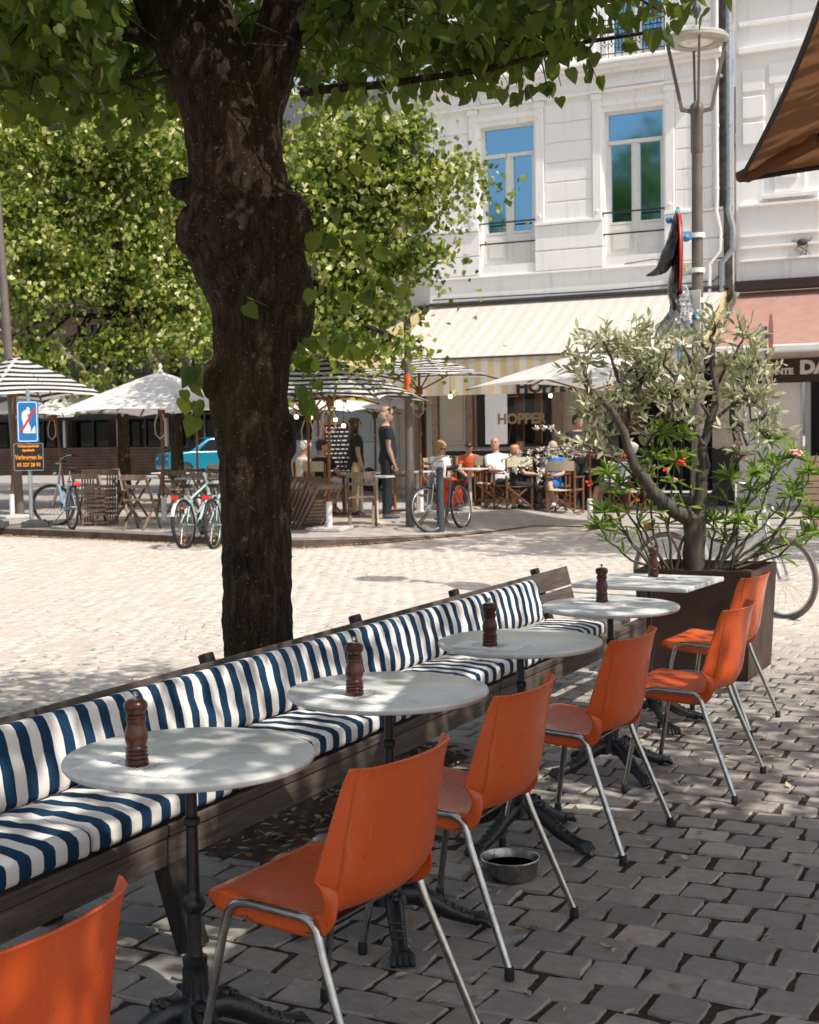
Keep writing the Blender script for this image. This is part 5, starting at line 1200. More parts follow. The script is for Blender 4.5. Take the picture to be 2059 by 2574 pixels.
# ---------------------------------------------------------------- folding bistro chairs and tables
def make_folding_chair():
    t = thing('folding_chair'); m = M['bistro']
    for s in (-1, 1):
        mb = MB(); mb.bar((s * .20, -.24, 0), (s * .20, .17, .84), .022, .042, up=(1, 0, 0)); mb.build('back_post', m, t, bevel=.004)
        mb = MB(); mb.bar((s * .17, .22, 0), (s * .17, -.20, .46), .022, .038, up=(1, 0, 0)); mb.build('cross_leg', m, t, bevel=.004)
    mb = MB(); mb.box((0, .155, .80), (.44, .018, .085)); mb.build('back_slat', m, t, bevel=.005)
    mb = MB(); mb.box((0, .10, .66), (.40, .016, .05)); mb.build('back_slat', m, t, bevel=.004)
    mb = MB()
    for k in range(6): mb.box((0, -.20 + k * .072, .455), (.40, .055, .016))
    mb.box((-.17, -.02, .44), (.02, .42, .02)); mb.box((.17, -.02, .44), (.02, .42, .02)); mb.build('seat', m, t, bevel=.003)
    mb = MB(); mb.bar((-.2, -.16, .16), (.2, -.16, .16), .018, .03); mb.build('stretcher', m, t)
    return t
fcp = make_folding_chair(); GF = 'folding wooden bistro chairs on the terrace'
FC = [(-14.55, 17.55, 200, 'folding wooden chair standing left of the folded stack'), (-13.05, 16.95, 185, 'folding wooden chair in front under the white umbrella, its back to the road'), (-13.9, 18.9, 20, 'folding wooden chair behind the round pole of the front white umbrella'), (-12.5, 17.9, 150, 'folding wooden chair just left of the two parked bicycles'),
      (-14.9, 20.6, 330, 'folding wooden chair farther back between the umbrella poles'), (-16.2, 20.2, 60, 'folding wooden chair beside the far tree trunk'), (-17.9, 18.1, 250, 'folding wooden chair half outside the photo at the left edge'), (-9.85, 18.15, 205, 'empty folding chair next to the white base slab, in front of the standing woman'), (-9.25, 19.35, 120, 'empty folding chair tucked beside the slim lamp post'), (-15.3, 22.2, 10, 'folding wooden chair behind the slatted stack, by the umbrella poles'), (-13.1, 21.2, 190, 'folding wooden chair in sun at the back left')]
for i, (x, y, r, l) in enumerate(FC): place(fcp, i == 0, (x, y, gzz(x)), R(r), l, 'folding chair', GF)
# folded stacks leaning
def folded(loc, rz, lean, label):
    t = thing('folded_chair', loc, rz, label, 'folding chair', 'folded wooden chairs leaning in stacks'); t.rotation_euler = (R(lean), 0, rz); m = M['bistro']
    for s in (-1, 1): mb = MB(); mb.box((s * .20, 0, .46), (.022, .04, .92)); mb.build('post', m, t, bevel=.003)
    mb = MB(); mb.box((0, 0, .88), (.42, .02, .08)); mb.build('back_slat', m, t); mb = MB(); mb.box((0, 0, .05), (.38, .02, .03)); mb.build('stretcher', m, t)
    mb = MB()
    for k in range(7): mb.box((0, -.03, .18 + k * .075), (.34, .014, .05))
    mb.build('seat', m, t, bevel=.003)
ords = ['front', 'second', 'third', 'fourth', 'fifth', 'sixth']
for k in range(5): folded((-14.35 - k * .03, 17.45 + k * .10, .12), R(32), -9 - k * 1.5, ords[k] + ' folded slatted chair of the stack beside the left bicycle')
for k in range(6): folded((-10.95 + .10 * k, 17.95 - .07 * k, .12), R(62), 33 + 2 * k, ords[k] + ' folded chair of the leaning pile right of the big trunk')
def bistro_tbl(x, y, rz, label, w=.62, top='white_paint'):
    t = thing('terrace_table', (x, y, gzz(x)), rz, label, 'table', 'small tables on the terrace')
    mb = MB(); mb.box((0, 0, .735), (w, w, .026)); mb.build('table_top', M[top], t, bevel=.006)
    for s in (-1, 1):
        mb = MB(); mb.bar((-.25, s * .2, .01), (.25, s * .2, .72), .02, .035); mb.build('leg', M['bistro'], t)
        mb = MB(); mb.bar((.25, s * .17, .01), (-.25, s * .17, .72), .02, .035); mb.build('leg', M['bistro'], t)
def ped_tbl(x, y, label, r=.3):
    t = thing('terrace_table', (x, y, gzz(x)), 0, label, 'table', 'small tables on the terrace')
    mb = MB(); mb.lathe([(0, .72), (r, .722), (r + .004, .735), (r, .748), (0, .748)], 28); mb.build('table_top', M['marble2'], t, smooth=30)
    mb = MB(); mb.tube([(0, 0, .02), (0, 0, .72)], .032, 10); mb.lathe([(.2, 0), (.2, .02), (.05, .04)], 16); mb.build('pedestal', simple('cream_metal', (.6, .53, .44), .5) if 'cream_metal' not in bpy.data.materials else bpy.data.materials['cream_metal'], t, smooth=40)
bistro_tbl(-14.3, 18.35, R(10), 'folding table right of the slatted stack, under the white umbrella'); bistro_tbl(-12.85, 18.3, R(-8), 'grey folding table by the pole of the front white umbrella', top='galv'); bistro_tbl(-15.6, 21.3, R(5), 'folding table in the sun at the back, between two umbrella poles')
bistro_tbl(-18.3, 18.0, R(0), 'table with the white tub at the left edge')
ped_tbl(-10.05, 19.0, 'round pedestal table behind the empty folding chair, beside the standing man'); ped_tbl(-11.35, 20.9, 'cafe table between the seated men and the couple', .34); ped_tbl(-10.35, 23.3, 'cafe table between the blonde woman and the bald man', .34); ped_tbl(-9.0, 24.25, 'cafe table before the person in the cap', .34); ped_tbl(-10.6, 21.6, 'tall cream table behind the slim lamp post', .3); ped_tbl(-8.35, 24.9, 'cafe table of the man in light blue', .32)
# ---------------------------------------------------------------- director's chairs
def make_director():
    t = thing('directors_chair'); m = M['teak']
    for s in (-1, 1):
        mb = MB(); mb.box((s * .27, .20, .50), (.028, .045, 1.0 - .15)); mb.build('back_post', m, t, bevel=.004)
        mb = MB(); mb.box((s * .27, -.22, .33), (.028, .045, .66)); mb.build('front_post', m, t, bevel=.004)
        mb = MB(); mb.box((s * .27, -.02, .665), (.055, .50, .02)); mb.build('armrest', m, t, bevel=.004)
        mb = MB(); mb.box((s * .27, 0, .03), (.03, .46, .03)); mb.box((s * .262, 0, .44), (.025, .42, .03)); mb.build('side_rail', m, t)
    for y in (-.18, .18):
        for s in (-1, 1): mb = MB(); mb.bar((-.26 * s, y + s * .012, .05), (.26 * s, y + s * .012, .44), .02, .03, up=(0, 1, 0)); mb.build('cross_brace', m, t)
    mb = MB(); n = 10; vs = []
    for k in range(n + 1):
        u = k / n * 2 - 1; vs += [(u * .275, .225 + .03 * (1 - u * u), .78), (u * .275, .225 + .03 * (1 - u * u), .955)]
    mb.add(vs, [(2 * k, 2 * k + 2, 2 * k + 3, 2 * k + 1) for k in range(n)]); mb.build('back_canvas', M['cream_canvas'], t, smooth=60)
    mb = MB(); vs = []
    for k in range(n + 1):
        u = k / n * 2 - 1; vs += [(u * .27, -.21, .445 - .02 * (1 - u * u)), (u * .27, .2, .445 - .03 * (1 - u * u))]
    mb.add(vs, [(2 * k, 2 * k + 2, 2 * k + 3, 2 * k + 1) for k in range(n)]); mb.build('seat_canvas', M['cream_canvas'], t, smooth=60)
    return t
dc = make_director(); GD = "cream canvas director's chairs"
# front of chair is -Y
DC = [(-11.95, 20.65, 160, "director's chair of the dark-haired man, its cream back towards the road"), (-12.7, 21.1, 100, "director's chair of the grey-haired man beside the big trunk"), (-10.75, 22.75, 25, "director's chair of the blonde woman with sunglasses"), (-11.05, 24.7, 10, "director's chair of the youngster in orange"), (-9.95, 23.75, 30, "director's chair of the bald man in white"),
      (-9.45, 23.2, 235, "director's chair of the blond child, seen from the side"), (-8.95, 23.95, 10, "director's chair of the person in the cap"), (-8.55, 23.45, 178, "empty director's chair turned with its back to the road, right of the cap"), (-7.75, 24.6, 75, "director's chair of the man in light blue behind the olive"), (-10.4, 24.4, 190, "empty director's chair between the youngster in orange and the bald man"), (-10.95, 21.7, 130, "director's chair with a cream back next to the slim lamp post"), (-13.2, 19.6, 185, "director's chair with a broad beige back left of the two bicycles")]
for i, (x, y, r, l) in enumerate(DC): place(dc, i == 0, (x, y, gzz(x)), R(r), l, "director's chair", GD)
# ---------------------------------------------------------------- street lamps, posts, signs, bollard
def lamp(x, y, z0, H, r0, r1, label, rz=0, tape=False):
    t = thing('street_lamp', (x, y, z0), rz, label, 'street lamp', 'modern lantern street lamps')
    hn = H - .70; mb = MB(); mb.tube([(0, 0, 0), (0, 0, .9), (0, 0, .95), (0, 0, hn)], [r0, r0, r0 * .92, r1], 18); mb.build('pole', M['polegrey'], t, smooth=50)
    mb = MB(); mb.lathe([(r1 + .002, hn - .35), (r1 + .01, hn - .33), (r1 + .01, hn - .02), (r1 + .02, hn), (r1 + .012, hn + .06), (.02, hn + .10)], 16); mb.build('neck', M['polegrey'], t, smooth=50)
    for k in range(4):
        a = k * PI / 2 + .35; mr = Matrix.Rotation(a, 4, 'Z'); mb = MB(); mb.bar((.03, 0, hn + .01), (.135, 0, hn + .03), .022, .035, M=mr); mb.bar((.125, 0, hn + .02), (.245, 0, H - .11), .02, .03, M=mr); mb.build('arm', M['polegrey'], t, bevel=.003)
    mb = MB(); mb.lathe([(0, H - .10), (.15, H - .10), (.152, H - .115), (.25, H - .115), (.272, H - .095), (.272, H - .065), (.25, H - .045), (.10, H - .02), (.05, H - .015), (.05, H + .02), (.03, H + .035), (0, H + .037)], 40); mb.build('lamp_head', simple('pale_green_grey_paint', (.40, .38, .33), .5) if 'pale_green_grey_paint' not in bpy.data.materials else bpy.data.materials['pale_green_grey_paint'], t, smooth=40)
    mb = MB(); mb.lathe([(0, H - .125), (.10, H - .122), (.148, H - .104)], 32); mb.build('lens', simple('frosted_lens', (.75, .72, .66), .3) if 'frosted_lens' not in bpy.data.materials else bpy.data.materials['frosted_lens'], t, smooth=40)
    return t
lr = lamp(-3.09, 11.87, 0, 4.93, .062, .043, 'taller-looking lamp post right of the windows, carrying wrapped road signs')
mb = MB()
for z in (3.18, 2.88, 2.62, 2.50): mb.lathe([(.062, -.02), (.066, -.02), (.066, .02), (.062, .02)], 16, (0, 0, z))
mb.build('pale_strap', M['white_paint'], lr)
mb = MB(); mb.lathe([(.008, 4.95), (.008, 5.03), (.02, 5.035), (.045, 5.10), (.03, 5.14), (.012, 5.17), (.014, 5.19), (0, 5.22)], 10); mb.build('finial', M['dkgrey'], lr, smooth=40)  # diamond added on the lamp for a dark ornament on the wall behind
ll = lamp(-9.29, 18.65, .10, 4.85, .068, .046, 'slim lamp post in front of the striped awning, with an orange sticker')
mb = MB(); mb.lathe([(.0615, -.17), (.0635, -.17), (.0635, .17), (.0615, .17)], 16, (0, 0, 2.15)); o = mb.build('orange_sticker', simple('orange_sticker', (.8, .13, .04), .5), ll)
for v in o.data.vertices:
    if v.co.y > -.02: v.co.x *= .3; v.co.y = -.02
t = thing('leaning_post', (-17.6, 19.3, .12), 0, 'grey-brown steel post at the left edge behind the striped umbrella', 'post'); t.rotation_euler = (0, R(-3), 0)
mb = MB(); mb.tube([(0, 0, 0), (0, 0, 6.2)], [.085, .07], 14); mb.build('shaft', M['polegrey'], t, smooth=50)
t = MB(); t.lathe([(.055, 0), (.058, .85), (.05, .88), (.052, .95), (.04, .985), (0, .99)], 16); t = t.build('bollard', M['dkgrey'], smooth=50); t.location = (-8.69, 18.46, .03); tag(t, 'dark grey bollard standing before the bicycle with the orange bag', 'bollard')
# wrapped signs on the lamp: thing attached to the pole
A2 = A
ws = thing('wrapped_road_sign', (-3.09, 11.87, 0), A + R(-97), 'round red road sign seen edge-on, half wrapped in black plastic and blue tape', 'road sign')
def lobj(name, mb, m, par, **k): return mb.build(name, m, par, **k)
mb = MB(); mb.lathe([(0, -.006), (.335, -.006), (.345, .0), (.335, .006), (0, .006)], 40, M=Matrix.Translation((0, -.15, 3.03)) @ Matrix.Rotation(PI / 2, 4, 'X')); lobj('disc', mb, M['galv'], ws, smooth=30)
mb = MB(); mb.lathe([(.25, .0), (.345, .0), (.35, .012), (.34, .016), (.25, .014)], 40, M=Matrix.Translation((0, -.158, 3.03)) @ Matrix.Rotation(PI / 2, 4, 'X')); lobj('red_rim', mb, M['red'], ws, smooth=30)
mb = MB(); mb.bar((0, -.15, 3.2), (0, 0, 3.2), .05, .03); mb.bar((0, -.15, 2.86), (0, 0, 2.86), .05, .03); lobj('bracket', mb, M['galv'], ws)
bg_ = NT('black_plastic_film'); bg_.color((.022, .020, .022)); bg_.set(.25, 0, .8); bg_.bump(bg_.noise(16, 5, .6, None, 1.5), 1., .03)
sv = NT('silvery_plastic_film'); sv.color(sv.ramp(sv.noise(30, 5, .6), [(.4, (.16, .16, .17)), (.6, (.6, .6, .62))])); sv.set(.22, .6, .8); sv.bump(sv.noise(24, 5, .6, None, 2), 1., .03)
def crumple(prof, name, m, par, seed, n=18, amp=.16, th=.5):
    """prof: list of (cx, cy, z, rx, ry)"""
    rs = np.random.RandomState(seed); mb = MB(); d = dense(prof, .03); vs = []; ph = rs.uniform(0, 6, 6)
    for i, (cx, cy, z, rx, ry) in enumerate(d):
        for k in range(n):
            t = 2 * PI * k / n; w = 1 + amp * (math.sin(4 * t + ph[0] + i * .25) * .6 + math.sin(7 * t + ph[1] - i * .4) * .5 + rs.normal(0, .25)); vs.append((cx + rx * w * math.cos(t), cy + ry * w * math.sin(t), z + .01 * math.sin(5 * t + i)))
    N = len(d); fs = [(i * n + k, i * n + (k + 1) % n, (i + 1) * n + (k + 1) % n, (i + 1) * n + k) for i in range(N - 1) for k in range(n)] + [tuple(range(n))[::-1], tuple((N - 1) * n + k for k in range(n))]
    mb.add(vs, fs); return mb.build(name, m, par, smooth=50)
crumple([(0, -.165, 3.42, .02, .012), (0, -.18, 3.30, .16, .035), (0, -.21, 3.12, .22, .06), (0, -.25, 2.98, .22, .07), (0, -.30, 2.90, .18, .06), (0, -.36, 2.86, .06, .05), (0, -.42, 2.85, .01, .02)], 'black_film', bg_.m, ws, 1)
crumple([(0, -.18, 3.0, .24, .02), (0, -.20, 2.85, .25, .032), (0, -.22, 2.7, .2, .035), (0, -.19, 2.55, .15, .035), (0, -.12, 2.42, .10, .05)], 'grey_film', bg_.m, ws, 2)
bt = simple('blue_adhesive_tape', (.03, .22, .48), .4, 0, .1); lb = simple('light_blue_tape', (.22, .55, .72), .4, 0, .1)
mb = MB(); mb.box((0, -.182, 3.05), (.12, .012, .5)); mb.box((0, -.17, 3.36), (.15, .03, .10)); lobj('light_blue_tape', mb, lb, ws)
mb = MB(); mb.ball((.03, -.10, 3.16), (.06, .045, .035), 8); mb.ball((.0, -.24, 3.32), (.03, .03, .03), 8); mb.box((0, -.31, 2.95), (.06, .012, .12)); lobj('blue_tape', mb, bt, ws, smooth=50)
wp = thing('wrapped_panel_sign', (-3.09, 11.87, 0), A + R(-58), 'white panel sign below it on the same lamp post, half covered by silvery plastic', 'road sign')
mb = MB(); mb.box((0, -.10, 2.50), (.28, .006, .40)); lobj('panel', mb, M['white_paint'], wp, bevel=.03)
mb = MB(); mb.box((-.02, -.106, 2.43), (.05, .003, .07)); mb.box((-.02, -.107, 2.46), (.08, .003, .02)); lobj('blue_emblem', mb, bt, wp)
crumple([(-.02, -.14, 2.74, .03, .02), (-.03, -.15, 2.62, .09, .05), (-.05, -.17, 2.50, .15, .06), (-.09, -.19, 2.40, .2, .06), (-.14, -.20, 2.33, .18, .04), (-.22, -.2, 2.28, .06, .02)], 'silver_film', sv.m, wp, 4, amp=.2)
mb = MB(); mb.box((.10, -.125, 2.47), (.07, .03, .05)); mb.box((.05, -.12, 2.38), (.02, .01, .12)); mb.tube([(-.13, -.11, 2.31), (-.12, -.12, 2.24), (-.10, -.12, 2.12)], .012, 5); lobj('blue_tape', mb, bt, wp)
# mirror-like round sign seen from the edge
t = thing('round_sign_on_pipe', (-3.52, 16.6, 0), A + R(-100), 'grey pipe with two round red-rimmed signs seen edge-on, before the pink awning', 'road sign')
mb = MB(); mb.tube([(0, 0, 0), (0, 0, 2.72)], .03, 12); mb.lathe([(.034, -.02), (.034, .02)], 12, (0, 0, 2.70)); mb.build('pipe', M['galv'], t, smooth=50)
for z, r in ((2.60, .26), (2.12, .18)):
    mb = MB(); mb.lathe([(0, -.008), (r, -.008), (r + .008, 0), (r, .008), (0, .008)], 36, M=Matrix.Translation((0, .075, z)) @ Matrix.Rotation(PI / 2, 4, 'X')); mb.build('disc', simple('pale_red_edge', (.6, .2, .17), .5) if 'pale_red_edge' not in bpy.data.materials else bpy.data.materials['pale_red_edge'], t, smooth=30)
    mb = MB(); mb.bar((0, 0, z), (0, .07, z), .03, .05); mb.lathe([(.034, -.03), (.04, -.03), (.04, .03), (.034, .03)], 12, (0, 0, z)); mb.build('clamp', M['galv'], t)
# the blue sign and the black sign
sx, sy = c2w(-6.07, 22.0)
sg = thing('sign_post', (sx, sy, .12), A, 'blue sign with crossed-out white digging figure above a black orange-lettered board', 'road sign')
mb = MB(); mb.tube([(0, 0, 0), (0, 0, 2.20)], .032, 12); mb.build('post', M['galv'], sg, smooth=50)
mb = MB(); mb.box((0, -.045, 1.69), (.345, .02, .66)); bp = mb.build('blue_panel', simple('road_sign_blue', (.012, .17, .45), .4, 0, .05), sg, bevel=.004)
def rrect(mb, cx, cz, w, h, r, y, th):
    for k in range(64):
        pass
mb = MB()
def ring_rect(mb, cx, cz, w, h, r, y, th, d=.003):
    pts = []
    for (sx_, sz_, a0) in ((1, 1, 0), (-1, 1, 90), (-1, -1, 180), (1, -1, 270)):
        for k in range(6): a = R(a0 + k * 18); pts.append((cx + sx_ * (w / 2 - r) + r * math.cos(a), cz + sz_ * (h / 2 - r) + r * math.sin(a), math.cos(a), math.sin(a)))
    n = len(pts); vs = [(p[0], y, p[1]) for p in pts] + [(p[0] - p[2] * th, y, p[1] - p[3] * th) for p in pts]
    mb.add(vs, [(k, (k + 1) % n, n + (k + 1) % n, n + k) for k in range(n)])
ring_rect(mb, 0, 1.69, .315, .635, .04, -.0575, .014); mb.build('white_border', M['white_paint'], sg)
fig = [(-.075, -.20), (-.07, -.05), (-.095, .05), (-.085, .12), (-.05, .16), (-.01, .17), (-.005, .205), (.02, .215), (.04, .19), (.035, .155), (.05, .13), (.03, .10), (.0, .09), (.02, .03), (.02, -.05), (.05, -.12), (.045, -.2), (.09, -.12), (.12, -.08), (.125, -.205), (-.1, -.205)]
mb = MB(); mb.add([(x, -.0585, 1.71 + z) for x, z in fig], [tuple(range(len(fig)))]); mb.build('white_figure', M['white_paint'], sg)
mb = MB(); mb.bar((-.105, -.0605, 1.53), (.125, -.0605, 1.90), .002, .035); mb.build('red_slash', M['red'], sg)
mb = MB(); mb.box((0, -.045, 1.125), (.47, .02, .43)); pb = mb.build('black_board', M['black'], sg, bevel=.003)
of = simple('orange_lettering', (.95, .33, .03), .5, 0, .05)
for s_, z, h, sc in (('Verkeerstechniek', 1.30, .058, .82), ('signalisatie', 1.235, .052, .9), ('Verbruggen bv', 1.12, .105, .70), ('03 227 28 93', 1.00, .080, .88)): text(s_, h, of, pb, (0, -.058, z), sx=sc, bold=.0022, ext=.001)
mb = MB(); ring_rect(mb, 0, 1.125, .475, .435, .02, -.0552, .010); mb.build('board_edge', M['galv'], sg)
for k, (bx, by, l) in enumerate([(-.36, -.02, 'left dark rubber foot block of the sign post'), (.10, -.06, 'right dark rubber foot block of the sign post')]):
    t = MB(); t.box((0, 0, .05), (.42, .34, .10)); t.box((0, 0, .11), (.26, .22, .03)); t = t.build('foot_block', simple('grey_rubber_block', (.06, .062, .065), .8) if 'grey_rubber_block' not in bpy.data.materials else bpy.data.materials['grey_rubber_block'], bevel=.02)
    c_ = Matrix.Rotation(A, 3, 'Z') @ Vector((bx - .25 * (k == 0), by, 0)); t.location = (sx + c_.x, sy + c_.y, .12); t.rotation_euler = (0, 0, A); tag(t, l, 'foot block')
# chalkboard
t = thing('chalkboard', (-12.6, 22.33, .12), A - R(5), 'menu chalkboard with white handwriting behind the standing woman', 'chalkboard')
mb = MB(); mb.box((0, 0, 1.12), (.52, .03, .95)); mb.build('board', M['black'], t); mb = MB()
for x in (-.27, .27): mb.box((x, -.005, .85), (.035, .045, 1.6))
mb.box((0, -.005, 1.62), (.56, .045, .05)); mb.box((0, -.005, .62), (.56, .045, .05)); mb.build('wooden_frame', M['teak'], t)
mb = MB(); rs = random.Random(9)
for r in range(11):
    x = -.22
    while x < .18: w = rs.uniform(.03, .09); mb.box((x + w / 2, -.018, 1.54 - r * .08), (w, .003, .02)); x += w + .03
mb.build('chalk_marks', M['white_paint'], t)
# light bulbs on a wire
wires = []
BL = [(750, 1048, 23), (786, 1050, 23), (848, 1055, 23.5), (868, 1070, 23.6), (1137, 997, 22.8), (1049, 1000, 23.2), (1388, 995, 23.5), (985, 1034, 24)]
for k, (px_, py_, D) in enumerate(BL):
    x = (px_ - 1030) * D / 3450; z = EY + (1095 - (px_ - 1030) * .016 - py_) * D / 3450; p = c2w(x, D)
    t = thing('light_bulb', (p[0], p[1], z), 0, ['bulb over the grey-haired man, leftmost of the string', 'bulb beside the orange pole over the dark-haired man', 'bulb just left of the standing woman', 'dim bulb right beside the face of the standing woman', 'bulb over the blonde woman, before the cream wall', 'bulb at the hub of the striped umbrella behind the lamp post', 'bulb right of the cafe window', 'bulb over the standing man'][k], 'light bulb', 'lit bulbs strung over the terrace')
    mb = MB(); mb.ball((0, 0, 0), .036, 10); mb.build('glass', M['bulb'], t, smooth=60); mb = MB(); mb.lathe([(.014, .03), (.016, .08), (.006, .09)], 8); mb.tube([(0, 0, .08), (0, 0, .45)], .004, 4); mb.build('socket', M['black'], t)
# ---------------------------------------------------------------- bicycles
def bicycle(loc, rz, label, frame_c, steer=0, lean=3, rim=(.35, .36, .36), fender=None, rack=True, bag=None, mtb=False, r=.34, step=False, refl=True, light=True, tyre_m='rubber'):
    t = thing('bicycle', loc, rz, label, 'bicycle'); t.rotation_euler = (R(lean), 0, rz)
    fm = simple('bike_frame_paint', frame_c, .3, .2, .05, bump=0); hi = .56 if not mtb else .50; tyre = .019 if not mtb else .026
    def wheel(M4, par, nm):
        w = bpy.data.objects.new(nm, None); C.objects.link(w); w.parent = par; w.matrix_local = M4; w.empty_display_size = .1
        mb = MB(); mb.tube([(r * math.cos(a), 0, r * math.sin(a)) for a in [2 * PI * k / 44 for k in range(44)]], tyre, 8, closed=True); mb.build('tyre', M[tyre_m], w, smooth=60)
        mb = MB(); mb.tube([((r - .028) * math.cos(a), 0, (r - .028) * math.sin(a)) for a in [2 * PI * k / 44 for k in range(44)]], .011, 6, closed=True)
        for k in range(28): a = 2 * PI * k / 28; s = 1 if k % 2 else -1; mb.tube([(.02 * math.cos(a + .9 * s), s * .022, .02 * math.sin(a + .9 * s)), ((r - .03) * math.cos(a), 0, (r - .03) * math.sin(a))], .0016, 3, caps=False)
        mb.tube([(0, -.05, 0), (0, .05, 0)], .022, 10); mb.build('rim', simple('bike_rim', rim, .35, .7, bump=0), w, smooth=60)
        if fender:
            mb = MB(); vs = []; q = [(R(20 + k * 9)) for k in range(15)]
            for a in q:
                for yy, rr in ((-.028, r + .018), (-.018, r + .032), (.018, r + .032), (.028, r + .018)): vs.append((-(rr) * math.cos(a) if nm == 'rear_wheel' else rr * math.cos(PI - a), yy, rr * math.sin(a)))
            mb.add(vs, [(i * 4 + j, i * 4 + j + 1, (i + 1) * 4 + j + 1, (i + 1) * 4 + j) for i in range(14) for j in range(3)]); mb.build('mudguard', simple('bike_fender', fender, .35, .3, bump=0), w, smooth=50)
        return w
    wheel(Matrix.Translation((-.52, 0, r)), t, 'rear_wheel')
    head = Vector((.36, 0, .84)); axis = Vector((-.32, 0, 1)).normalized(); Ms = Matrix.Translation(head) @ Matrix.Rotation(R(steer), 4, axis) @ Matrix.Translation(-head)
    wheel(Ms @ Matrix.Translation((.56, 0, r)), t, 'front_wheel')
    bb = Vector((-.08, 0, .28)); st = Vector((-.24, 0, .78 if not mtb else .70)); ht = head + axis * .04; hb = head - axis * .14
    mb = MB(); mb.tube([bb, st], .016, 10)
    if step: mb.tube([hb - axis * .02, (.12, 0, .42), bb], .024, 10)
    else: mb.tube([hb, bb], .021, 10); mb.tube([ht - axis * .03, st - Vector((0, 0, .04))], .017, 10)
    mb.tube([hb, ht], .022, 10)
    for s in (-1, 1): mb.tube([bb, (-.52, s * .05, r)], .010, 8); mb.tube([st - Vector((0, 0, .06)), (-.52, s * .05, r)], .009, 8)
    mb.build('frame', fm, t, smooth=60)
    mb = MB()
    for s in (-1, 1): mb.tube([hb + Vector((0, s * .03, 0)), hb - axis * .1 + Vector((.01, s * .05, 0)), (.56, s * .05, r)], .012, 8, M=Ms)
    mb.tube([ht, ht + axis * .14], .013, 8, M=Ms); f = mb.build('fork', fm if mtb else M['chrome'], t, smooth=60)
    hb_ = ht + axis * .15; mb = MB()
    if mtb: mb.tube([hb_ + Vector((-.03, -.31, .02)), hb_ + Vector((.04, -.12, .01)), hb_ + Vector((.06, 0, 0)), hb_ + Vector((.04, .12, .01)), hb_ + Vector((-.03, .31, .02))], .012, 8, M=Ms)
    else: mb.tube([hb_ + Vector((-.20, -.28, .03)), hb_ + Vector((-.04, -.27, .06)), hb_ + Vector((.04, -.12, .04)), hb_ + Vector((.03, 0, 0)), hb_ + Vector((.04, .12, .04)), hb_ + Vector((-.04, .27, .06)), hb_ + Vector((-.20, .28, .03))], .012, 8, M=Ms)
    h = mb.build('handlebar', M['chrome'] if not mtb else M['black'], t, smooth=60)
    mb = MB()
    for s in (-1, 1):
        if mtb: mb.tube([hb_ + Vector((.0, s * .2, .015)), hb_ + Vector((-.03, s * .32, .02))], .018, 8, M=Ms)
        else: mb.tube([hb_ + Vector((-.10, s * .275, .045)), hb_ + Vector((-.21, s * .28, .03))], .018, 8, M=Ms)
        mb.tube([hb_ + Vector((.05, s * .18, .0)), hb_ + Vector((.03, s * .27, -.02))], .006, 5, M=Ms)
    mb.build('grip', M['rubber'], t, smooth=60)
    mb = MB(); d = (st - bb).normalized(); sp_ = st + d * .14; mb.tube([st, sp_], .0125, 8); mb.build('seat_post', M['chrome'], t)
    mb = MB(); c_ = sp_ + Vector((-.01, 0, .03)); vs = [(-.13, -.075, .02), (-.13, .075, .02), (-.03, .06, .012), (.12, .02, .005), (.14, 0, 0), (.12, -.02, .005), (-.03, -.06, .012)]
    mb.add([Vector(v) + c_ for v in vs] + [Vector(v) * .9 + c_ - Vector((0, 0, .05)) for v in vs], [tuple(range(7)), tuple(range(7, 14))[::-1]] + [(i, (i + 1) % 7, 7 + (i + 1) % 7, 7 + i) for i in range(7)]); mb.build('saddle', M['rubber'], t, bevel=.012, smooth=50)
    mb = MB(); mb.lathe([(.085, -.004), (.09, 0), (.085, .004)], 20, M=Matrix.Translation(bb + Vector((0, -.05, 0))) @ Matrix.Rotation(PI / 2, 4, 'X'))
    mb.tube([bb + Vector((0, -.07, 0)), bb + Vector((.14, -.075, -.10))], .009, 6); mb.tube([bb + Vector((0, .07, 0)), bb + Vector((-.14, .075, .10))], .009, 6); mb.box(bb + Vector((.14, -.12, -.10)), (.09, .08, .02)); mb.box(bb + Vector((-.14, .12, .10)), (.09, .08, .02)); mb.build('crankset', M['dkgrey'], t)
    mb = MB(); mb.tube([(-.2, .06, .26), (-.1, .24, -.0)], .009, 6); mb.build('kickstand', M['chrome'], t)
    if rack: mb = MB(); mb.box((-.52, 0, r + .40), (.36, .12, .012)); mb.tube([(-.66, .05, r + .4), (-.52, .06, r)], .006, 5); mb.tube([(-.66, -.05, r + .4), (-.52, -.06, r)], .006, 5); mb.tube([(-.36, 0, r + .4), (-.26, 0, .66)], .006, 5); mb.build('rack', M['dkgrey'], t)
    if light: mb = MB(); mb.box((-.72, 0, r + .37), (.03, .11, .055)); mb.build('rear_light', M['red'], t, bevel=.008); mb = MB(); mb.ball(tuple(Ms @ (ht + Vector((.09, 0, -.02)))), .035, 8); mb.build('front_light', M['chrome'], t, smooth=50)
    if refl:
        mb = MB()
        for s_, wx in ((1, -.52), (-1, -.52)): mb.box((wx + .0, 0, r + s_ * .22), (.05, .012, .03))
        mb.build('reflector', M['reflector'], t, bevel=.004)
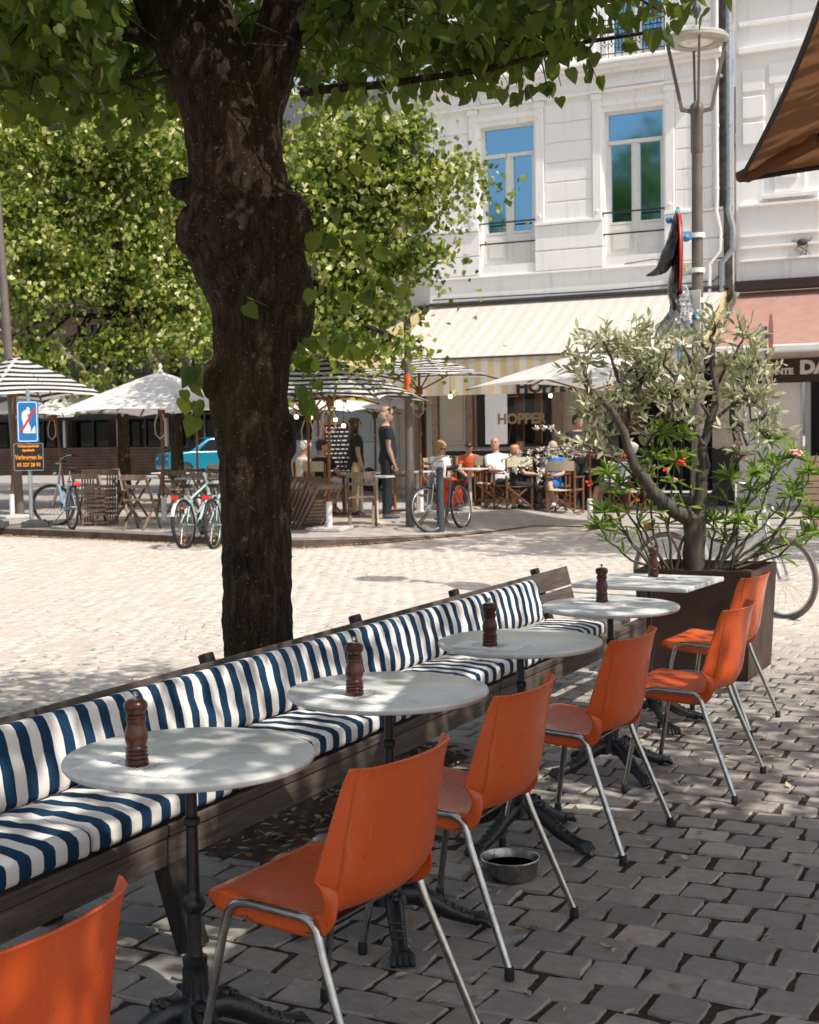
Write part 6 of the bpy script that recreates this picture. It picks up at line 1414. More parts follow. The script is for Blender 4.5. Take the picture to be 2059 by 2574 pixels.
    if bag:
        rs2 = np.random.RandomState(3); mb = MB(); n = 16; vs = []; prof_ = [(.03, .0), (.16, .02), (.19, .10), (.20, .25), (.19, .38), (.15, .46), (.06, .50), (.0, .50)]
        for q, (rr, hz) in enumerate(prof_):
            for k in range(n): a = 2 * PI * k / n; w = 1 + .12 * math.sin(3 * a + q) + rs2.normal(0, .05); vs.append((-.56 + rr * 1.25 * w * math.cos(a), -.17 + rr * .75 * w * math.sin(a), .30 + hz))
        mb.add(vs, [(i * n + k, i * n + (k + 1) % n, (i + 1) * n + (k + 1) % n, (i + 1) * n + k) for i in range(len(prof_) - 1) for k in range(n)]); mb.build('pannier_bag', bag, t, smooth=70)
        mb = MB(); mb.tube([(-.74, -.30, .74), (-.68, -.34, .5), (-.60, -.33, .32)], .008, 5); mb.tube([(-.45, -.31, .74), (-.46, -.35, .5), (-.52, -.33, .32)], .008, 5); mb.build('bag_cord', M['black'], t)
    return t
# headings: local +X forward
bicycle((-14.62, 17.0, .12), math.atan2(1.05, -1.50), 'light blue city bicycle with its front wheel turned, left beside the sign post', (.22, .36, .48), steer=60, step=True, rim=(.2, .2, .2), lean=4)
b1 = bicycle((-11.2, 15.9, .0), R(26.5 + 74), 'left bicycle of the pair at the kerb, with a white rear mudguard', (.45, .62, .60), steer=-25, mtb=True, fender=(.7, .72, .74), lean=-4, rim=(.3, .3, .3), r=.33)
b2_ = bicycle((-10.82, 15.95, .0), R(26.5 + 80), 'right bicycle of the pair at the kerb, partly behind the trunk', (.40, .55, .58), steer=-20, mtb=True, lean=-3, rim=(.3, .3, .3), r=.33)
bicycle((-8.75, 18.85, .05), R(26.5 - 118), 'city bicycle with a bright orange saddlebag leaning by the bollard', (.10, .12, .14), steer=-22, bag=M['orange_fab'], rim=(.45, .46, .46), lean=5)
bicycle((*c2w(2.53, 11.17), .0), R(26.5 - 43), 'white bicycle half hidden behind the rusty planter', (.72, .72, .70), steer=-12, rim=(.6, .6, .6), lean=-4, refl=False, r=.315, tyre_m='polegrey')
# ---------------------------------------------------------------- parked vehicles
def car(loc, rz, label, paint, van=False):
    t = thing('parked_van' if van else 'parked_car', loc, rz, label, 'van' if van else 'car'); pm = simple('car_paint', paint, .25, .1, .05, bump=0, spec=.8)
    if not van: low = [(-1.85, .32), (-1.88, .62), (-1.80, .86), (-1.0, .95), (1.55, .95), (1.84, .88), (1.88, .6), (1.84, .32)]; cab = [(-1.05, .93), (-.38, 1.38), (.0, 1.43), (1.05, 1.42), (1.45, 1.30), (1.76, .93)]; hw = .82
    else: low = [(-2.3, .4), (-2.34, .8), (-2.2, 1.1), (-1.7, 1.25), (2.3, 1.25), (2.32, .4)]; cab = [(-1.72, 1.22), (-1.1, 2.0), (-.8, 2.1), (2.26, 2.12), (2.3, 1.22)]; hw = .92
    mb = MB(); mr = Matrix.Rotation(PI / 2, 4, 'X'); mb.prism(low, -hw, hw, M=mr); n = len(cab)
    vs = [(x, -hw + .03 + (z - cab[0][1]) * .22, z) for x, z in cab] + [(x, hw - .03 - (z - cab[0][1]) * .22, z) for x, z in cab]
    mb.add(vs, [tuple(range(n)), tuple(range(n, 2 * n))[::-1]] + [(i, (i + 1) % n, n + (i + 1) % n, n + i) for i in range(n)]); mb.build('body', pm, t, bevel=.05, seg=3, smooth=50)
    zb = cab[0][1] + .03
    def glass(poly):
        for s in (-1, 1):
            mb = MB(); mb.add([(x, s * (hw - .022 - (z - cab[0][1]) * .22 + .008), z) for x, z in poly], [tuple(range(len(poly)))]); mb.build('side_window', M['glass_dark'], t)
    if not van: glass([(-.76, zb), (-.32, 1.33), (.33, 1.37), (.33, zb)]); glass([(.42, zb), (.42, 1.37), (.98, 1.36), (1.1, zb)]); glass([(1.2, zb), (1.08, 1.34), (1.34, 1.27), (1.56, zb)])
    else: glass([(-1.4, zb + .05), (-1.0, 1.92), (-.3, 1.95), (-.3, zb + .05)])
    mb = MB(); a, b = cab[0], cab[1]; w0, w1 = hw - .12, hw - .12 - (b[1] - a[1]) * .22; e = .02
    mb.add([(a[0] + .03, -w0, a[1] + .07), (a[0] + .03, w0, a[1] + .07), (b[0] - .05, w1, b[1] + .0), (b[0] - .05, -w1, b[1] + .0)], [(0, 1, 2, 3)]); mb.build('windscreen', M['glass_dark'], t)
    for x in (low[0][0] + .62, low[-1][0] - .62):
        for s in (-1, 1):
            w = bpy.data.objects.new('wheel', None); C.objects.link(w); w.parent = t; w.location = (x, s * (hw - .08), .30)
            mb = MB(); mb.lathe([(.15, -.09), (.29, -.09), (.30, -.07), (.30, .07), (.29, .09), (.15, .09)], 24, M=mr); mb.build('tyre', M['rubber'], w, smooth=40); mb = MB(); mb.lathe([(0, -.095), (.17, -.092)], 20, M=mr); mb.lathe([(0, .095), (.17, .092)], 20, M=mr); mb.build('rim', M['steel'], w)
    for s in (-1, 1): mb = MB(); mb.ball((low[0][0] + .03, s * (hw - .22), .70 if not van else .95), (.06, .16, .09), 10); mb.build('headlight', M['chrome'], t, smooth=50)
    for x in (.2, .95):
        if not van:
            for s in (-1, 1): mb = MB(); mb.box((x, s * (hw + .005), .83), (.14, .02, .03)); mb.build('door_handle', M['black'], t)
    return t
p = c2w(-7.0, 49.0); car((*p, .12), R(26.5 + 26), 'bright blue hatchback parked across the square, nose to the left', (.006, .20, .31))
p = c2w(-1.7, 36.0); car((*p, .12), R(26.5 - 40), 'pale van parked behind the standing couple', (.45, .5, .52), True)
# ---------------------------------------------------------------- planter with olive and oleander
PLX, PLY, PW, PL, PH = -2.145, 8.44, .71, .72, .655
t = thing('planter', (PLX, PLY, 0), 0, 'big square rusty brown steel planter behind the farthest chair', 'planter')
mb = MB(); a = PW / 2 - .03; b = PW / 2; th = .012; c = PL / 2 - .03; d = PL / 2
def sq(x, y, z): return [(-x, -y, z), (x, -y, z), (x, y, z), (-x, y, z)]
vs = sq(a, c, .0) + sq(b, d, PH) + sq(b - th, d - th, PH) + sq(b - th - .02, d - th - .02, .3)
fs = []
for k in range(3):
    for i in range(4): j = (i + 1) % 4; fs.append((k * 4 + i, k * 4 + j, k * 4 + 4 + j, k * 4 + 4 + i))
mb.add(vs, fs + [(3, 2, 1, 0)]); mb.build('box', M['rust'], t)
rs = np.random.RandomState(5); n = 18; X = np.linspace(-b + th, b - th, n); Y = np.linspace(-d + th, d - th, n); XX, YY = np.meshgrid(X, Y, indexing='ij'); Z = PH - .06 + rs.normal(0, .006, XX.shape)
i, j = np.meshgrid(np.arange(n - 1), np.arange(n - 1), indexing='ij'); q = (i * n + j).ravel(); np_mesh('soil', np.stack([XX, YY, Z], -1).reshape(-1, 3), [np.stack([q, q + n, q + n + 1, q + 1], -1)], [M['soil']], t, True)
M['olive_bark'] = wood('lichened_olive_bark', (.020, .015, .012), (.16, .14, .11), 'Z', bump=.8)
M['olive_leaf'] = leaf_mat('silvery_olive_leaf', [(0., (.20, .23, .12)), (.5, (.42, .44, .28)), (1., (.74, .74, .56))], (.7, .75, .35), .28, .4)
M['oleander_leaf'] = leaf_mat('oleander_leaf', [(0., (.08, .17, .03)), (.5, (.19, .31, .06)), (1., (.36, .46, .12))], (.55, .8, .12), .35, .4)
M['white_flower'] = simple('white_dry_flower', (.75, .74, .62), .8, 0, .1); M['pink_flower'] = simple('pale_pink_flower', (.85, .42, .40), .6, 0, .1); M['red_flower'] = simple('coral_red_flower', (.9, .09, .05), .6, 0, .1)
KO = 8.40 / 3450
def P_(px, py, dz=0):    # photo-scaled point in the plane of the olive, camera-aligned -> world
    D = 8.40 + dz; k = D / 3450; x, y = c2w((px - 1030) * k, D); return Vector((x, y, EY + (1095 - (px - 1030) * .016 - py) * k))
ol = thing('olive_tree', (0, 0, 0), 0, 'silvery olive tree with a gnarled forked trunk growing in the rusty planter', 'tree')
def wlimb(parent, pts, r0, r1, name='branch', n=9, m='olive_bark', seed=0, amp=.09, wig=.012):
    rs = random.Random(seed); P = [Vector(p) for p in pts]; D_ = []
    for a_, b_ in zip(P[:-1], P[1:]):
        k = max(2, int((b_ - a_).length / .05)); D_ += [a_.lerp(b_, i / k) for i in range(k)]
    D_.append(P[-1]); N = len(D_); D_ = [p + Vector((rs.uniform(-wig, wig), rs.uniform(-wig, wig), rs.uniform(-wig, wig) * .4)) if 0 < i < N - 1 else p for i, p in enumerate(D_)]
    mb = MB(); rr = [(r0 + (r1 - r0) * (i / (N - 1)) ** .8) * (1 + rs.uniform(-amp, amp)) for i in range(N)]; mb.tube(D_, rr, n); return mb.build(name, M[m], parent, smooth=70), D_
br_ = []
def ob(pts, r0, r1, **k): o, D_ = wlimb(ol, pts, r0, r1, seed=len(br_), **k); br_.append((D_, r1)); return D_
base = P_(1745, 1450)
ob([base, P_(1745, 1390), P_(1750, 1330), P_(1752, 1300)], .062, .062, name='trunk', n=14, wig=.004)
ob([P_(1748, 1310), P_(1700, 1285), P_(1640, 1235, -.05), P_(1600, 1170, -.1), P_(1578, 1110, -.1), P_(1555, 1050, -.12), P_(1520, 1010, -.15)], .052, .020, n=12)
ob([P_(1755, 1310), P_(1765, 1220), P_(1772, 1120), P_(1790, 1050), P_(1800, 980), P_(1795, 900), P_(1790, 850, .05)], .048, .012, n=12)
ob([P_(1762, 1300), P_(1800, 1250, .05), P_(1850, 1180, .08), P_(1858, 1120, .1), P_(1840, 1060, .1), P_(1850, 1000, .1)], .042, .016, n=12)
tips = []
def fork(p, q, r, lv, seed):
    rs = random.Random(seed); D_ = ob([p, p.lerp(q, .5) + Vector((rs.uniform(-.04, .04), rs.uniform(-.06, .06), rs.uniform(-.02, .05))), q], r, max(.003, r * .4), n=6, wig=.006)
    tips.extend(D_[len(D_) // 3:])
OT = [((1578, 1110), (1560, 960)), ((1560, 960), (1530, 870)), ((1560, 960), (1590, 880)), ((1520, 1010), (1470, 960)), ((1520, 1010), (1480, 1060)), ((1555, 1050), (1610, 960)), ((1610, 960), (1650, 870)), ((1610, 960), (1600, 850)), ((1640, 1235), (1560, 1160)), ((1560, 1160), (1480, 1120)), ((1560, 1160), (1500, 1060)), ((1600, 1170), (1680, 1060)), ((1680, 1060), (1700, 950)), ((1680, 1060), (1660, 980)),
      ((1790, 1050), (1740, 960)), ((1740, 960), (1720, 870)), ((1800, 980), (1850, 900)), ((1850, 900), (1880, 850)), ((1795, 900), (1760, 840)), ((1790, 850), (1800, 815)), ((1790, 1060), (1870, 1000)), ((1870, 1000), (1910, 945)), ((1870, 1000), (1905, 1010)), ((1850, 1010), (1890, 1060)), ((1890, 1060), (1930, 1040)), ((1910, 945), (1935, 970)), ((1890, 1060), (1935, 1110)), ((1840, 1060), (1880, 1120)), ((1850, 1180), (1910, 1130)),
      ((1772, 1120), (1720, 1060)), ((1720, 1060), (1690, 1010)), ((1700, 950), (1680, 890)), ((1740, 1000), (1770, 930)), ((1480, 960), (1450, 900)), ((1530, 870), (1490, 880)), ((1880, 950), (1900, 890)), ((1600, 1000), (1640, 940)), ((1660, 980), (1620, 920))]
rs_ = random.Random(6)
for k, (a_, b_) in enumerate(OT): fork(P_(*a_, rs_.uniform(-.1, .1)), P_(*b_, rs_.uniform(-.25, .25)), .013 if k % 3 else .017, 1, k)
T_ = np.array([tuple(p) for p in tips]); rs = np.random.RandomState(3); idx = rs.randint(0, len(T_), 460); tw = MB(); LP = []; LD = []
for k in idx:
    p = T_[k]; dr = rs.normal(0, 1, 3); dr[2] = abs(dr[2]) * .9 + .15; dr /= np.linalg.norm(dr); L = rs.uniform(.07, .19); e = p + dr * L; tw.tube([tuple(p), tuple(e)], [.0022, .0012], 3, caps=False)
    for q in range(7): LP.append(p + dr * L * (.25 + .75 * q / 6)); LD.append(dr + rs.normal(0, .65, 3))
tw.build('twigs', M['olive_bark'], ol); LP = np.array(LP); LD = np.array(LD)
def leaves_dir(name, P, Dv, size, wid, m, parent, seed, curl=.1):
    rs = np.random.RandomState(seed); N = len(P); d = Dv / np.linalg.norm(Dv, axis=1, keepdims=True); r = rs.normal(0, 1, (N, 3)); s = np.cross(d, r); s /= np.linalg.norm(s, axis=1, keepdims=True); n = np.cross(d, s)
    T = np.array([(0, 0, 0), (.3, wid, .03), (.68, wid * .9, .0), (1, 0, -curl), (.68, -wid * .9, .0), (.3, -wid, .03)]); F = [np.array([(0, 1, 2, 3), (0, 3, 4, 5)])]; sc = (rs.uniform(.65, 1.2, N) * size)[:, None, None]
    V = P[:, None] + sc * (T[None, :, 0:1] * d[:, None] + T[None, :, 1:2] * s[:, None] + T[None, :, 2:3] * n[:, None]); FF = [(f[None] + (np.arange(N) * 6)[:, None, None]).reshape(-1, f.shape[1]) for f in F]
    return np_mesh(name, V.reshape(-1, 3), FF, [m], parent)
leaves_dir('foliage', LP, LD, .066, .15, M['olive_leaf'], ol, 4)
# oleanders
def oleander(label, stems, seed, flowers):
    t = thing('oleander', (0, 0, 0), 0, label, 'shrub', 'oleanders growing in the planter'); P = []; Dd = []; rs = np.random.RandomState(seed)
    for k, st in enumerate(stems):
        o, D_ = wlimb(t, [P_(*s) for s in st], .011, .004, 'stem', 6, 'olive_bark', seed + k, .05, .010)
        ups = [D_[i] for i in range(int(len(D_) * .45), len(D_), 2)] + [D_[-1]] * 3
        for p in ups:
            nl = 5 if p is not D_[-1] else 9
            for q in range(nl): v = rs.normal(0, 1, 3); v[2] = v[2] * .5 + .55; P.append(tuple(p)); Dd.append(v)
    leaves_dir('foliage', np.array(P), np.array(Dd), .115, .085, M['oleander_leaf'], t, seed, .15)
    for fx, fy, m, s_ in flowers:
        mb = MB(); c = P_(fx, fy, -.1); rr = random.Random(fx)
        for q in range(9): 
            a_ = rr.uniform(0, 6.28); e = rr.uniform(-1, 1); r = s_ * .5; pc = c + Vector((math.cos(a_) * r, math.sin(a_) * r, e * r)); mb.ball(tuple(pc), (s_ * .35, s_ * .35, s_ * .2), 6)
        mb.build('flower', M[m], t, smooth=60)
oleander('green oleander on the right of the planter, leaning far out with pink flowers', [[(1800, 1430), (1860, 1370), (1920, 1320), (1960, 1280, .1), (2000, 1220, .1)], [(1820, 1430), (1900, 1400), (1990, 1365), (2050, 1345, .1)], [(1810, 1430), (1850, 1340), (1880, 1250), (1900, 1190, -.1)], [(1830, 1430), (1890, 1340), (1930, 1240), (1950, 1170)], [(1800, 1430), (1820, 1350), (1830, 1260), (1835, 1200)], [(1820, 1430), (1950, 1340), (2010, 1270), (2035, 1190)], [(1790, 1430), (1810, 1390), (1850, 1350), (1860, 1310, -.1)], [(1850, 1430), (1960, 1400), (2020, 1340), (2045, 1300)], [(1810, 1430), (1860, 1300), (1920, 1180), (1940, 1110, .1)], [(1780, 1430), (1790, 1380), (1800, 1340), (1795, 1310)], [(1860, 1420), (1930, 1370), (1975, 1300), (1990, 1250)], [(1840, 1430), (1870, 1280), (1960, 1180), (2000, 1150)]], 31,
         [(1990, 1135, 'pink_flower', .035), (2010, 1140, 'pink_flower', .04), (1870, 1150, 'pink_flower', .03), (1865, 1115, 'pink_flower', .025), (2030, 1310, 'white_flower', .025)])
oleander('green oleander on the left of the planter with a few coral red flowers', [[(1650, 1430), (1600, 1380), (1560, 1320), (1540, 1240), (1530, 1190, -.1)], [(1660, 1430), (1620, 1360), (1580, 1290), (1560, 1220)], [(1670, 1430), (1640, 1330), (1630, 1230), (1640, 1150)], [(1690, 1430), (1680, 1340), (1690, 1240), (1700, 1160)], [(1650, 1430), (1590, 1410), (1530, 1360), (1510, 1330)], [(1700, 1430), (1730, 1300), (1740, 1180), (1720, 1100)], [(1640, 1430), (1580, 1350), (1540, 1310), (1520, 1290)], [(1720, 1430), (1650, 1250), (1660, 1150), (1670, 1090)], [(1680, 1430), (1600, 1300), (1620, 1210), (1600, 1180)]], 57,
         [(1572, 1150, 'red_flower', .03), (1482, 1215, 'red_flower', .028), (1715, 1160, 'red_flower', .035), (1675, 1180, 'red_flower', .022), (1605, 1258, 'red_flower', .018), (1700, 1205, 'pink_flower', .02)])
# pale drooping flower spikes reaching to the left
t = thing('flowering_shrub', (0, 0, 0), 0, 'wispy shrub with arching pale flower spikes reaching left out of the planter', 'shrub')
SPK = [[(1640, 1160), (1500, 1140, -.1), (1400, 1130, -.1), (1330, 1155, -.15), (1275, 1190, -.15)], [(1640, 1165), (1520, 1145, -.1), (1420, 1120, -.1), (1360, 1130, -.15), (1310, 1140, -.1), (1265, 1155, -.1)], [(1620, 1150), (1500, 1130), (1420, 1100, -.1), (1390, 1075, -.1), (1350, 1075, -.1)], [(1600, 1160), (1480, 1150), (1380, 1140, -.1), (1360, 1180, -.1), (1357, 1205, -.1)], [(1630, 1150), (1520, 1140), (1430, 1130), (1350, 1160), (1300, 1185)], [(1640, 1430), (1600, 1330), (1640, 1200), (1640, 1160)]]
P = []; Dd = []; rs = np.random.RandomState(8)
for k, s_ in enumerate(SPK):
    o, D_ = wlimb(t, [P_(*q) for q in s_], .006, .0025, 'stem', 5, 'plank' if k < 5 else 'olive_bark', k, .05, .003)
    if k < 5:
        for p in D_[int(len(D_) * .48):]:
            for q in range(26): v = rs.normal(0, 1, 3); P.append(np.array(p) + rs.normal(0, .007, 3)); Dd.append(v)
leaves_dir('flower_spike', np.array(P), np.array(Dd), .015, .28, M['white_flower'], t, 9)
# low weeds under the table
P = []; Dd = []
for k in range(60): p = P_(1500 + rs.uniform(-30, 60), 1330 + rs.uniform(-20, 60), rs.uniform(-.1, .1)); P.append(tuple(p)); Dd.append(rs.normal(0, 1, 3) + np.array((0, 0, .5)))
# ---------------------------------------------------------------- people
def dirv(yaw, pitch):   # yaw 0 = forward (+Y), positive = to the person's left(-X); pitch up positive
    return Vector((-math.sin(yaw) * math.cos(pitch), math.cos(yaw) * math.cos(pitch), math.sin(pitch)))
PM = {}
def pm(name, c, rough=.8, var=.15):
    if name not in PM: PM[name] = simple(name, c, rough, 0, var, 7, .35, bd=.01)
    return PM[name]
def person(loc, rz, label, H=1.72, sit=None, lean=0, twist=0, head=(0, 0), arms=None, legs=None, shirt=None, sleeve=.55, hem=-.02, trousers=None, tlen=1.0, skirt=None, shoes=(.03, .03, .035), hair=None, glasses=False, skin='skin', belly=0, cap=None, stance=.0, build=1.0):
    k = H / 1.75
    loc = (loc[0], loc[1], loc[2])
    p = bpy.data.objects.new('person', None)
    hipz = .93 if sit is None else sit / k
    Mu = Matrix.Translation((0, 0, hipz)) @ Matrix.Rotation(-lean, 4, 'X') @ Matrix.Rotation(twist, 4, 'Z')   # +lean = forward
    S_ = Matrix.Scale(k, 4)
    def U(v): return S_ @ (Mu @ Vector(v))
    def Lc(v): return S_ @ Vector(v)
    b = build
    torso = [(-.08, .135 * b, .105, 0), (-.02, .16 * b, .12, 0), (.06, .155 * b, .115 + belly * .4, .01 + belly * .4), (.15, .135 * b, .10 + belly, .012 + belly * .8), (.26, .145 * b, .105 + belly * .5, .01 + belly * .3), (.38, .165 * b, .112, .0), (.46, .17 * b, .10, -.01), (.515, .12 * b, .075, -.015), (.545, .062, .06, -.012)]
    def rings(mb, R_, infl=0, n=16, z0=-9, z1=9, M_=U):
        vs = []; N = 0
        R2 = [r for r in R_ if z0 <= r[0] <= z1]
        for z, rx, ry, oy in R2:
            for q in range(n): a = 2 * PI * q / n; vs.append(M_((math.cos(a) * (rx + infl), oy + math.sin(a) * (ry + infl), z)))
        N = len(R2); mb.add(vs, [(i * n + q, i * n + (q + 1) % n, (i + 1) * n + (q + 1) % n, (i + 1) * n + q) for i in range(N - 1) for q in range(n)] + [tuple(range(n))[::-1], tuple((N - 1) * n + q for q in range(n))])
    neck = (0, -.005, .56); Mh = Matrix.Translation(neck) @ Matrix.Rotation(head[0], 4, 'Z') @ Matrix.Rotation(head[1], 4, 'X')
    def Hd(v): return U(Mh @ Vector(v))
    hr = [(-.03, .055, .058, -.005), (.02, .054, .056, .0), (.05, .056, .070, .018), (.075, .064, .084, .018), (.11, .073, .094, .010), (.15, .077, .099, .004), (.19, .076, .099, 0), (.225, .064, .088, -.002), (.25, .04, .06, -.004), (.262, .012, .02, -.004)]
    mb = MB(); rings(mb, torso); rings(mb, hr, M_=Hd)
    mb.add([Hd(v) for v in ((-.012, .088, .115), (.012, .088, .115), (0, .118, .105), (0, .094, .155), (0, .085, .10))], [(0, 1, 2), (0, 2, 3), (1, 3, 2), (0, 4, 1), (0, 3, 4), (1, 4, 3)])
    for s in (-1, 1): m2 = MB(); m2.ball((s * .078, -.004, .135), (.012, .02, .032), 8); mb.add([Hd(v) for v in m2.v], m2.f)
    m2 = MB(); m2.ball((0, .090, .078), (.026, .014, .009), 8); mb.add([Hd(v) for v in m2.v], m2.f); m2 = MB(); m2.ball((0, .078, .045), (.03, .022, .02), 8); mb.add([Hd(v) for v in m2.v], m2.f)
    # arms: (shoulder dir yaw,pitch),(fore yaw,pitch)
    arms = arms or [((.1, -1.45), (.05, -1.3)), ((-.1, -1.45), (-.05, -1.3))]
    A_ = []
    for s, (ua, fa) in zip((-1, 1), arms):
        sh = Vector((s * .178 * b, -.01, .465)); d1 = dirv(*ua); d2 = dirv(*fa); el = sh + d1 * .29; wr = el + d2 * .25; A_.append((sh, el, wr, d1, d2))
        mb.tube([U(q) for q in (sh - Vector((s * .03, 0, 0)), sh, sh + d1 * .12, el - d1 * .03, el + d2 * .01, el + d2 * .08, wr - d2 * .05, wr)], [.05 * k, .052 * k, .047 * k, .040 * k, .039 * k, .040 * k, .030 * k, .026 * k], 10)
        # hand: palm, fingers, thumb
        side = d2.cross(Vector((s, 0, 0))); side = (side if side.length > .2 else Vector((0, 1, 0))).normalized(); nrm = d2.cross(side).normalized()
        mb.tube([U(wr), U(wr + d2 * .04), U(wr + d2 * .085)], [(.026 * k, .018 * k), (.038 * k, .016 * k), (.036 * k, .014 * k)], 8)
        for q, ln in zip((-1.5, -.5, .5, 1.5), (.062, .078, .082, .07)):
            r0 = wr + d2 * .08 + side * q * .0185; mb.tube([U(r0), U(r0 + d2 * ln * .55 + nrm * s * .012), U(r0 + d2 * ln * .85 + nrm * s * .034)], [.0095 * k, .0088 * k, .007 * k], 6)
        r0 = wr + d2 * .025 + side * .03; mb.tube([U(r0), U(r0 + d2 * .035 + side * .026), U(r0 + d2 * .068 + side * .03)], [.012 * k, .010 * k, .008 * k], 6)
    # legs
    legs = legs or [((.03, -1.55), (0, -1.56)), ((-.03, -1.5), (0, -1.6))]
    L_ = []
    for s, (td, sd) in zip((-1, 1), legs):
        hp = Vector((s * .088, 0, hipz - .03)); d1 = dirv(*td); d2 = dirv(*sd); kn = hp + d1 * .43; an = kn + d2 * .40; L_.append((hp, kn, an, d1, d2))
        mb.tube([Lc(q) for q in (hp - d1 * .04, hp + d1 * .03, hp + d1 * .18, kn - d1 * .05, kn, kn + d2 * .10, kn + d2 * .18, an - d2 * .05, an)], [.082 * k, .088 * k, .078 * k, .060 * k, .056 * k, .058 * k, .052 * k, .038 * k, .037 * k], 12)
        fw = Vector((d1.x * .3 - s * -.08, 1, 0)).normalized(); mb.tube([Lc(an + Vector((0, -.04, -.03))), Lc(an + fw * .08 + Vector((0, 0, -.045))), Lc(an + fw * .17 + Vector((0, 0, -.06)))], [(.035 * k, .03 * k), (.042 * k, .027 * k), (.034 * k, .016 * k)], 8)
    body = mb.build('person', M[skin], None, smooth=80)
    body.location = loc; body.rotation_euler = (0, 0, rz); rm = body.modifiers.new('fuse', 'REMESH'); rm.mode = 'VOXEL'; rm.voxel_size = .0075; rm.use_smooth_shade = True
    sm = body.modifiers.new('soften', 'SMOOTH'); sm.factor = .5; sm.iterations = 4; tag(body, label, 'person')
    def fuse(mb, name, m, vs=.012, it=5):
        o = mb.build(name, m, body, smooth=80); r = o.modifiers.new('fuse', 'REMESH'); r.mode = 'VOXEL'; r.voxel_size = vs; r.use_smooth_shade = True; q = o.modifiers.new('soften', 'SMOOTH'); q.factor = .5; q.iterations = it; return o
    if shirt:
        mb = MB(); tr = [r for r in torso if r[0] >= hem - .01]; tr = [(hem, torso[1][1], torso[1][2], 0)] + tr if tr[0][0] > hem + .02 else tr
        rings(mb, [(z, rx + .004, ry + .004, oy) for z, rx, ry, oy in tr], .012, z1=.53)
        for (sh, el, wr, d1, d2), s in zip(A_, (-1, 1)):
            if sleeve <= 1: mb.tube([U(sh - Vector((s * .05, 0, .0))), U(sh), U(sh + d1 * .29 * sleeve)], [.062 * k, .068 * k, .062 * k], 12)
            else: mb.tube([U(sh), U(el), U(wr - d2 * .02)], [.066 * k, .054 * k, .038 * k], 12)
        fuse(mb, 'shirt', shirt)
    if trousers:
        mb = MB(); rings(mb, torso[:3], .012)
        for hp, kn, an, d1, d2 in L_:
            pts = [hp - d1 * .05, hp + d1 * .08, kn - d1 * .04, kn, kn + d2 * .12, an - d2 * .01]; rr = [.098, .102, .078, .073, .070, .058]
            if tlen < 1: pts = pts[:2] + [hp + d1 * .43 * tlen * 1.9 if tlen < .5 else kn]; rr = [.1, .104, .092]
            mb.tube([Lc(q) for q in pts], [x * k for x in rr], 12)
        fuse(mb, 'trousers', trousers)
    if skirt:
        mb = MB(); R_ = [(0.02, .17, .125, 0), (-.08, .185, .15, .0), (-.3, .20, .18, .0), (-.60, .22, .21, .0), (-.74, .235, .22, 0)]; rings(mb, [(z, rx, ry, oy) for z, rx, ry, oy in R_[::-1]], 0, 20); o = mb.build('skirt', skirt, body, smooth=70)
    mb = MB()
    for (hp, kn, an, d1, d2), s in zip(L_, (-1, 1)):
        fw = Vector((d1.x * .3 + s * .08, 1, 0)).normalized(); mb = MB(); mb.tube([Lc(an + Vector((0, -.05, -.03))), Lc(an + fw * .0 + Vector((0, 0, -.035))), Lc(an + fw * .08 + Vector((0, 0, -.045))), Lc(an + fw * .175 + Vector((0, 0, -.058))), Lc(an + fw * .20 + Vector((0, 0, -.062)))], [(.036 * k, .05 * k), (.045 * k, .052 * k), (.050 * k, .040 * k), (.044 * k, .024 * k), (.02 * k, .014 * k)], 10)
        mb.build('shoe', pm('shoe_%d' % int(shoes[0] * 100), shoes, .6), body, smooth=70)
    if hair:
        kind, m = hair; mb = MB(); 
        if kind != 'bald':
            top = [(.255, .018, .028, -.004), (.24, .056, .078, -.006), (.215, .078, .106, -.010), (.18, .087, .112, -.014), (.14, .085, .098, -.026), (.10, .080, .080, -.036), (.06, .068, .058, -.045)][::-1]
            top = [(z + .012, rx, ry, oy) for z, rx, ry, oy in top]
            if kind in ('bob', 'long'): ext = [(-.04, .085, .055, -.055)] if kind == 'bob' else [(-.22, .07, .04, -.06), (-.12, .10, .05, -.06), (-.04, .10, .06, -.05)]; top = ext + top[1:]
            rings(mb, top, 0, 20, M_=Hd)
            if kind in ('bob', 'long'):
                zl = -.06 if kind == 'bob' else -.20
                for s in (-1, 1): mb.tube([Hd((s * .070, .035, .21)), Hd((s * .088, .03, .14)), Hd((s * .092, .015, .05)), Hd((s * .095, .02, zl))], [(.022 * k, .035 * k), (.022 * k, .045 * k), (.024 * k, .05 * k), (.014 * k, .03 * k)], 8)
        else: rings(mb, [(.05, .068, .060, -.035), (.09, .078, .075, -.034), (.13, .081, .085, -.028), (.155, .080, .09, -.022)], 0, 20, M_=Hd)
        fuse(mb, 'hair', m, .010, 2)
    if not glasses:
        for s in (-1, 1):
            m2 = MB(); m2.ball((s * .033, .094, .150), (.014, .006, .007), 8); mb = MB(); mb.add([Hd(v) for v in m2.v], m2.f); mb.build('eye', pm('dark_eye', (.03, .018, .012), .3), body, smooth=60)
            m2 = MB(); m2.ball((s * .033, .096, .170), (.021, .006, .005), 8); mb = MB(); mb.add([Hd(v) for v in m2.v], m2.f); mb.build('eyebrow', pm('dark_eyebrow', (.09, .05, .03), .8), body, smooth=60)
    if cap: mb = MB(); rings(mb, [(.17, .084, .106, .0), (.20, .084, .106, 0), (.24, .07, .09, -.003), (.27, .03, .04, -.004)], .004, 18, M_=Hd); mb.tube([Hd((0, .09, .185)), Hd((0, .17, .165))], [(.07 * k, .012 * k), (.05 * k, .008 * k)], 12); mb.build('cap', cap, body, smooth=60)
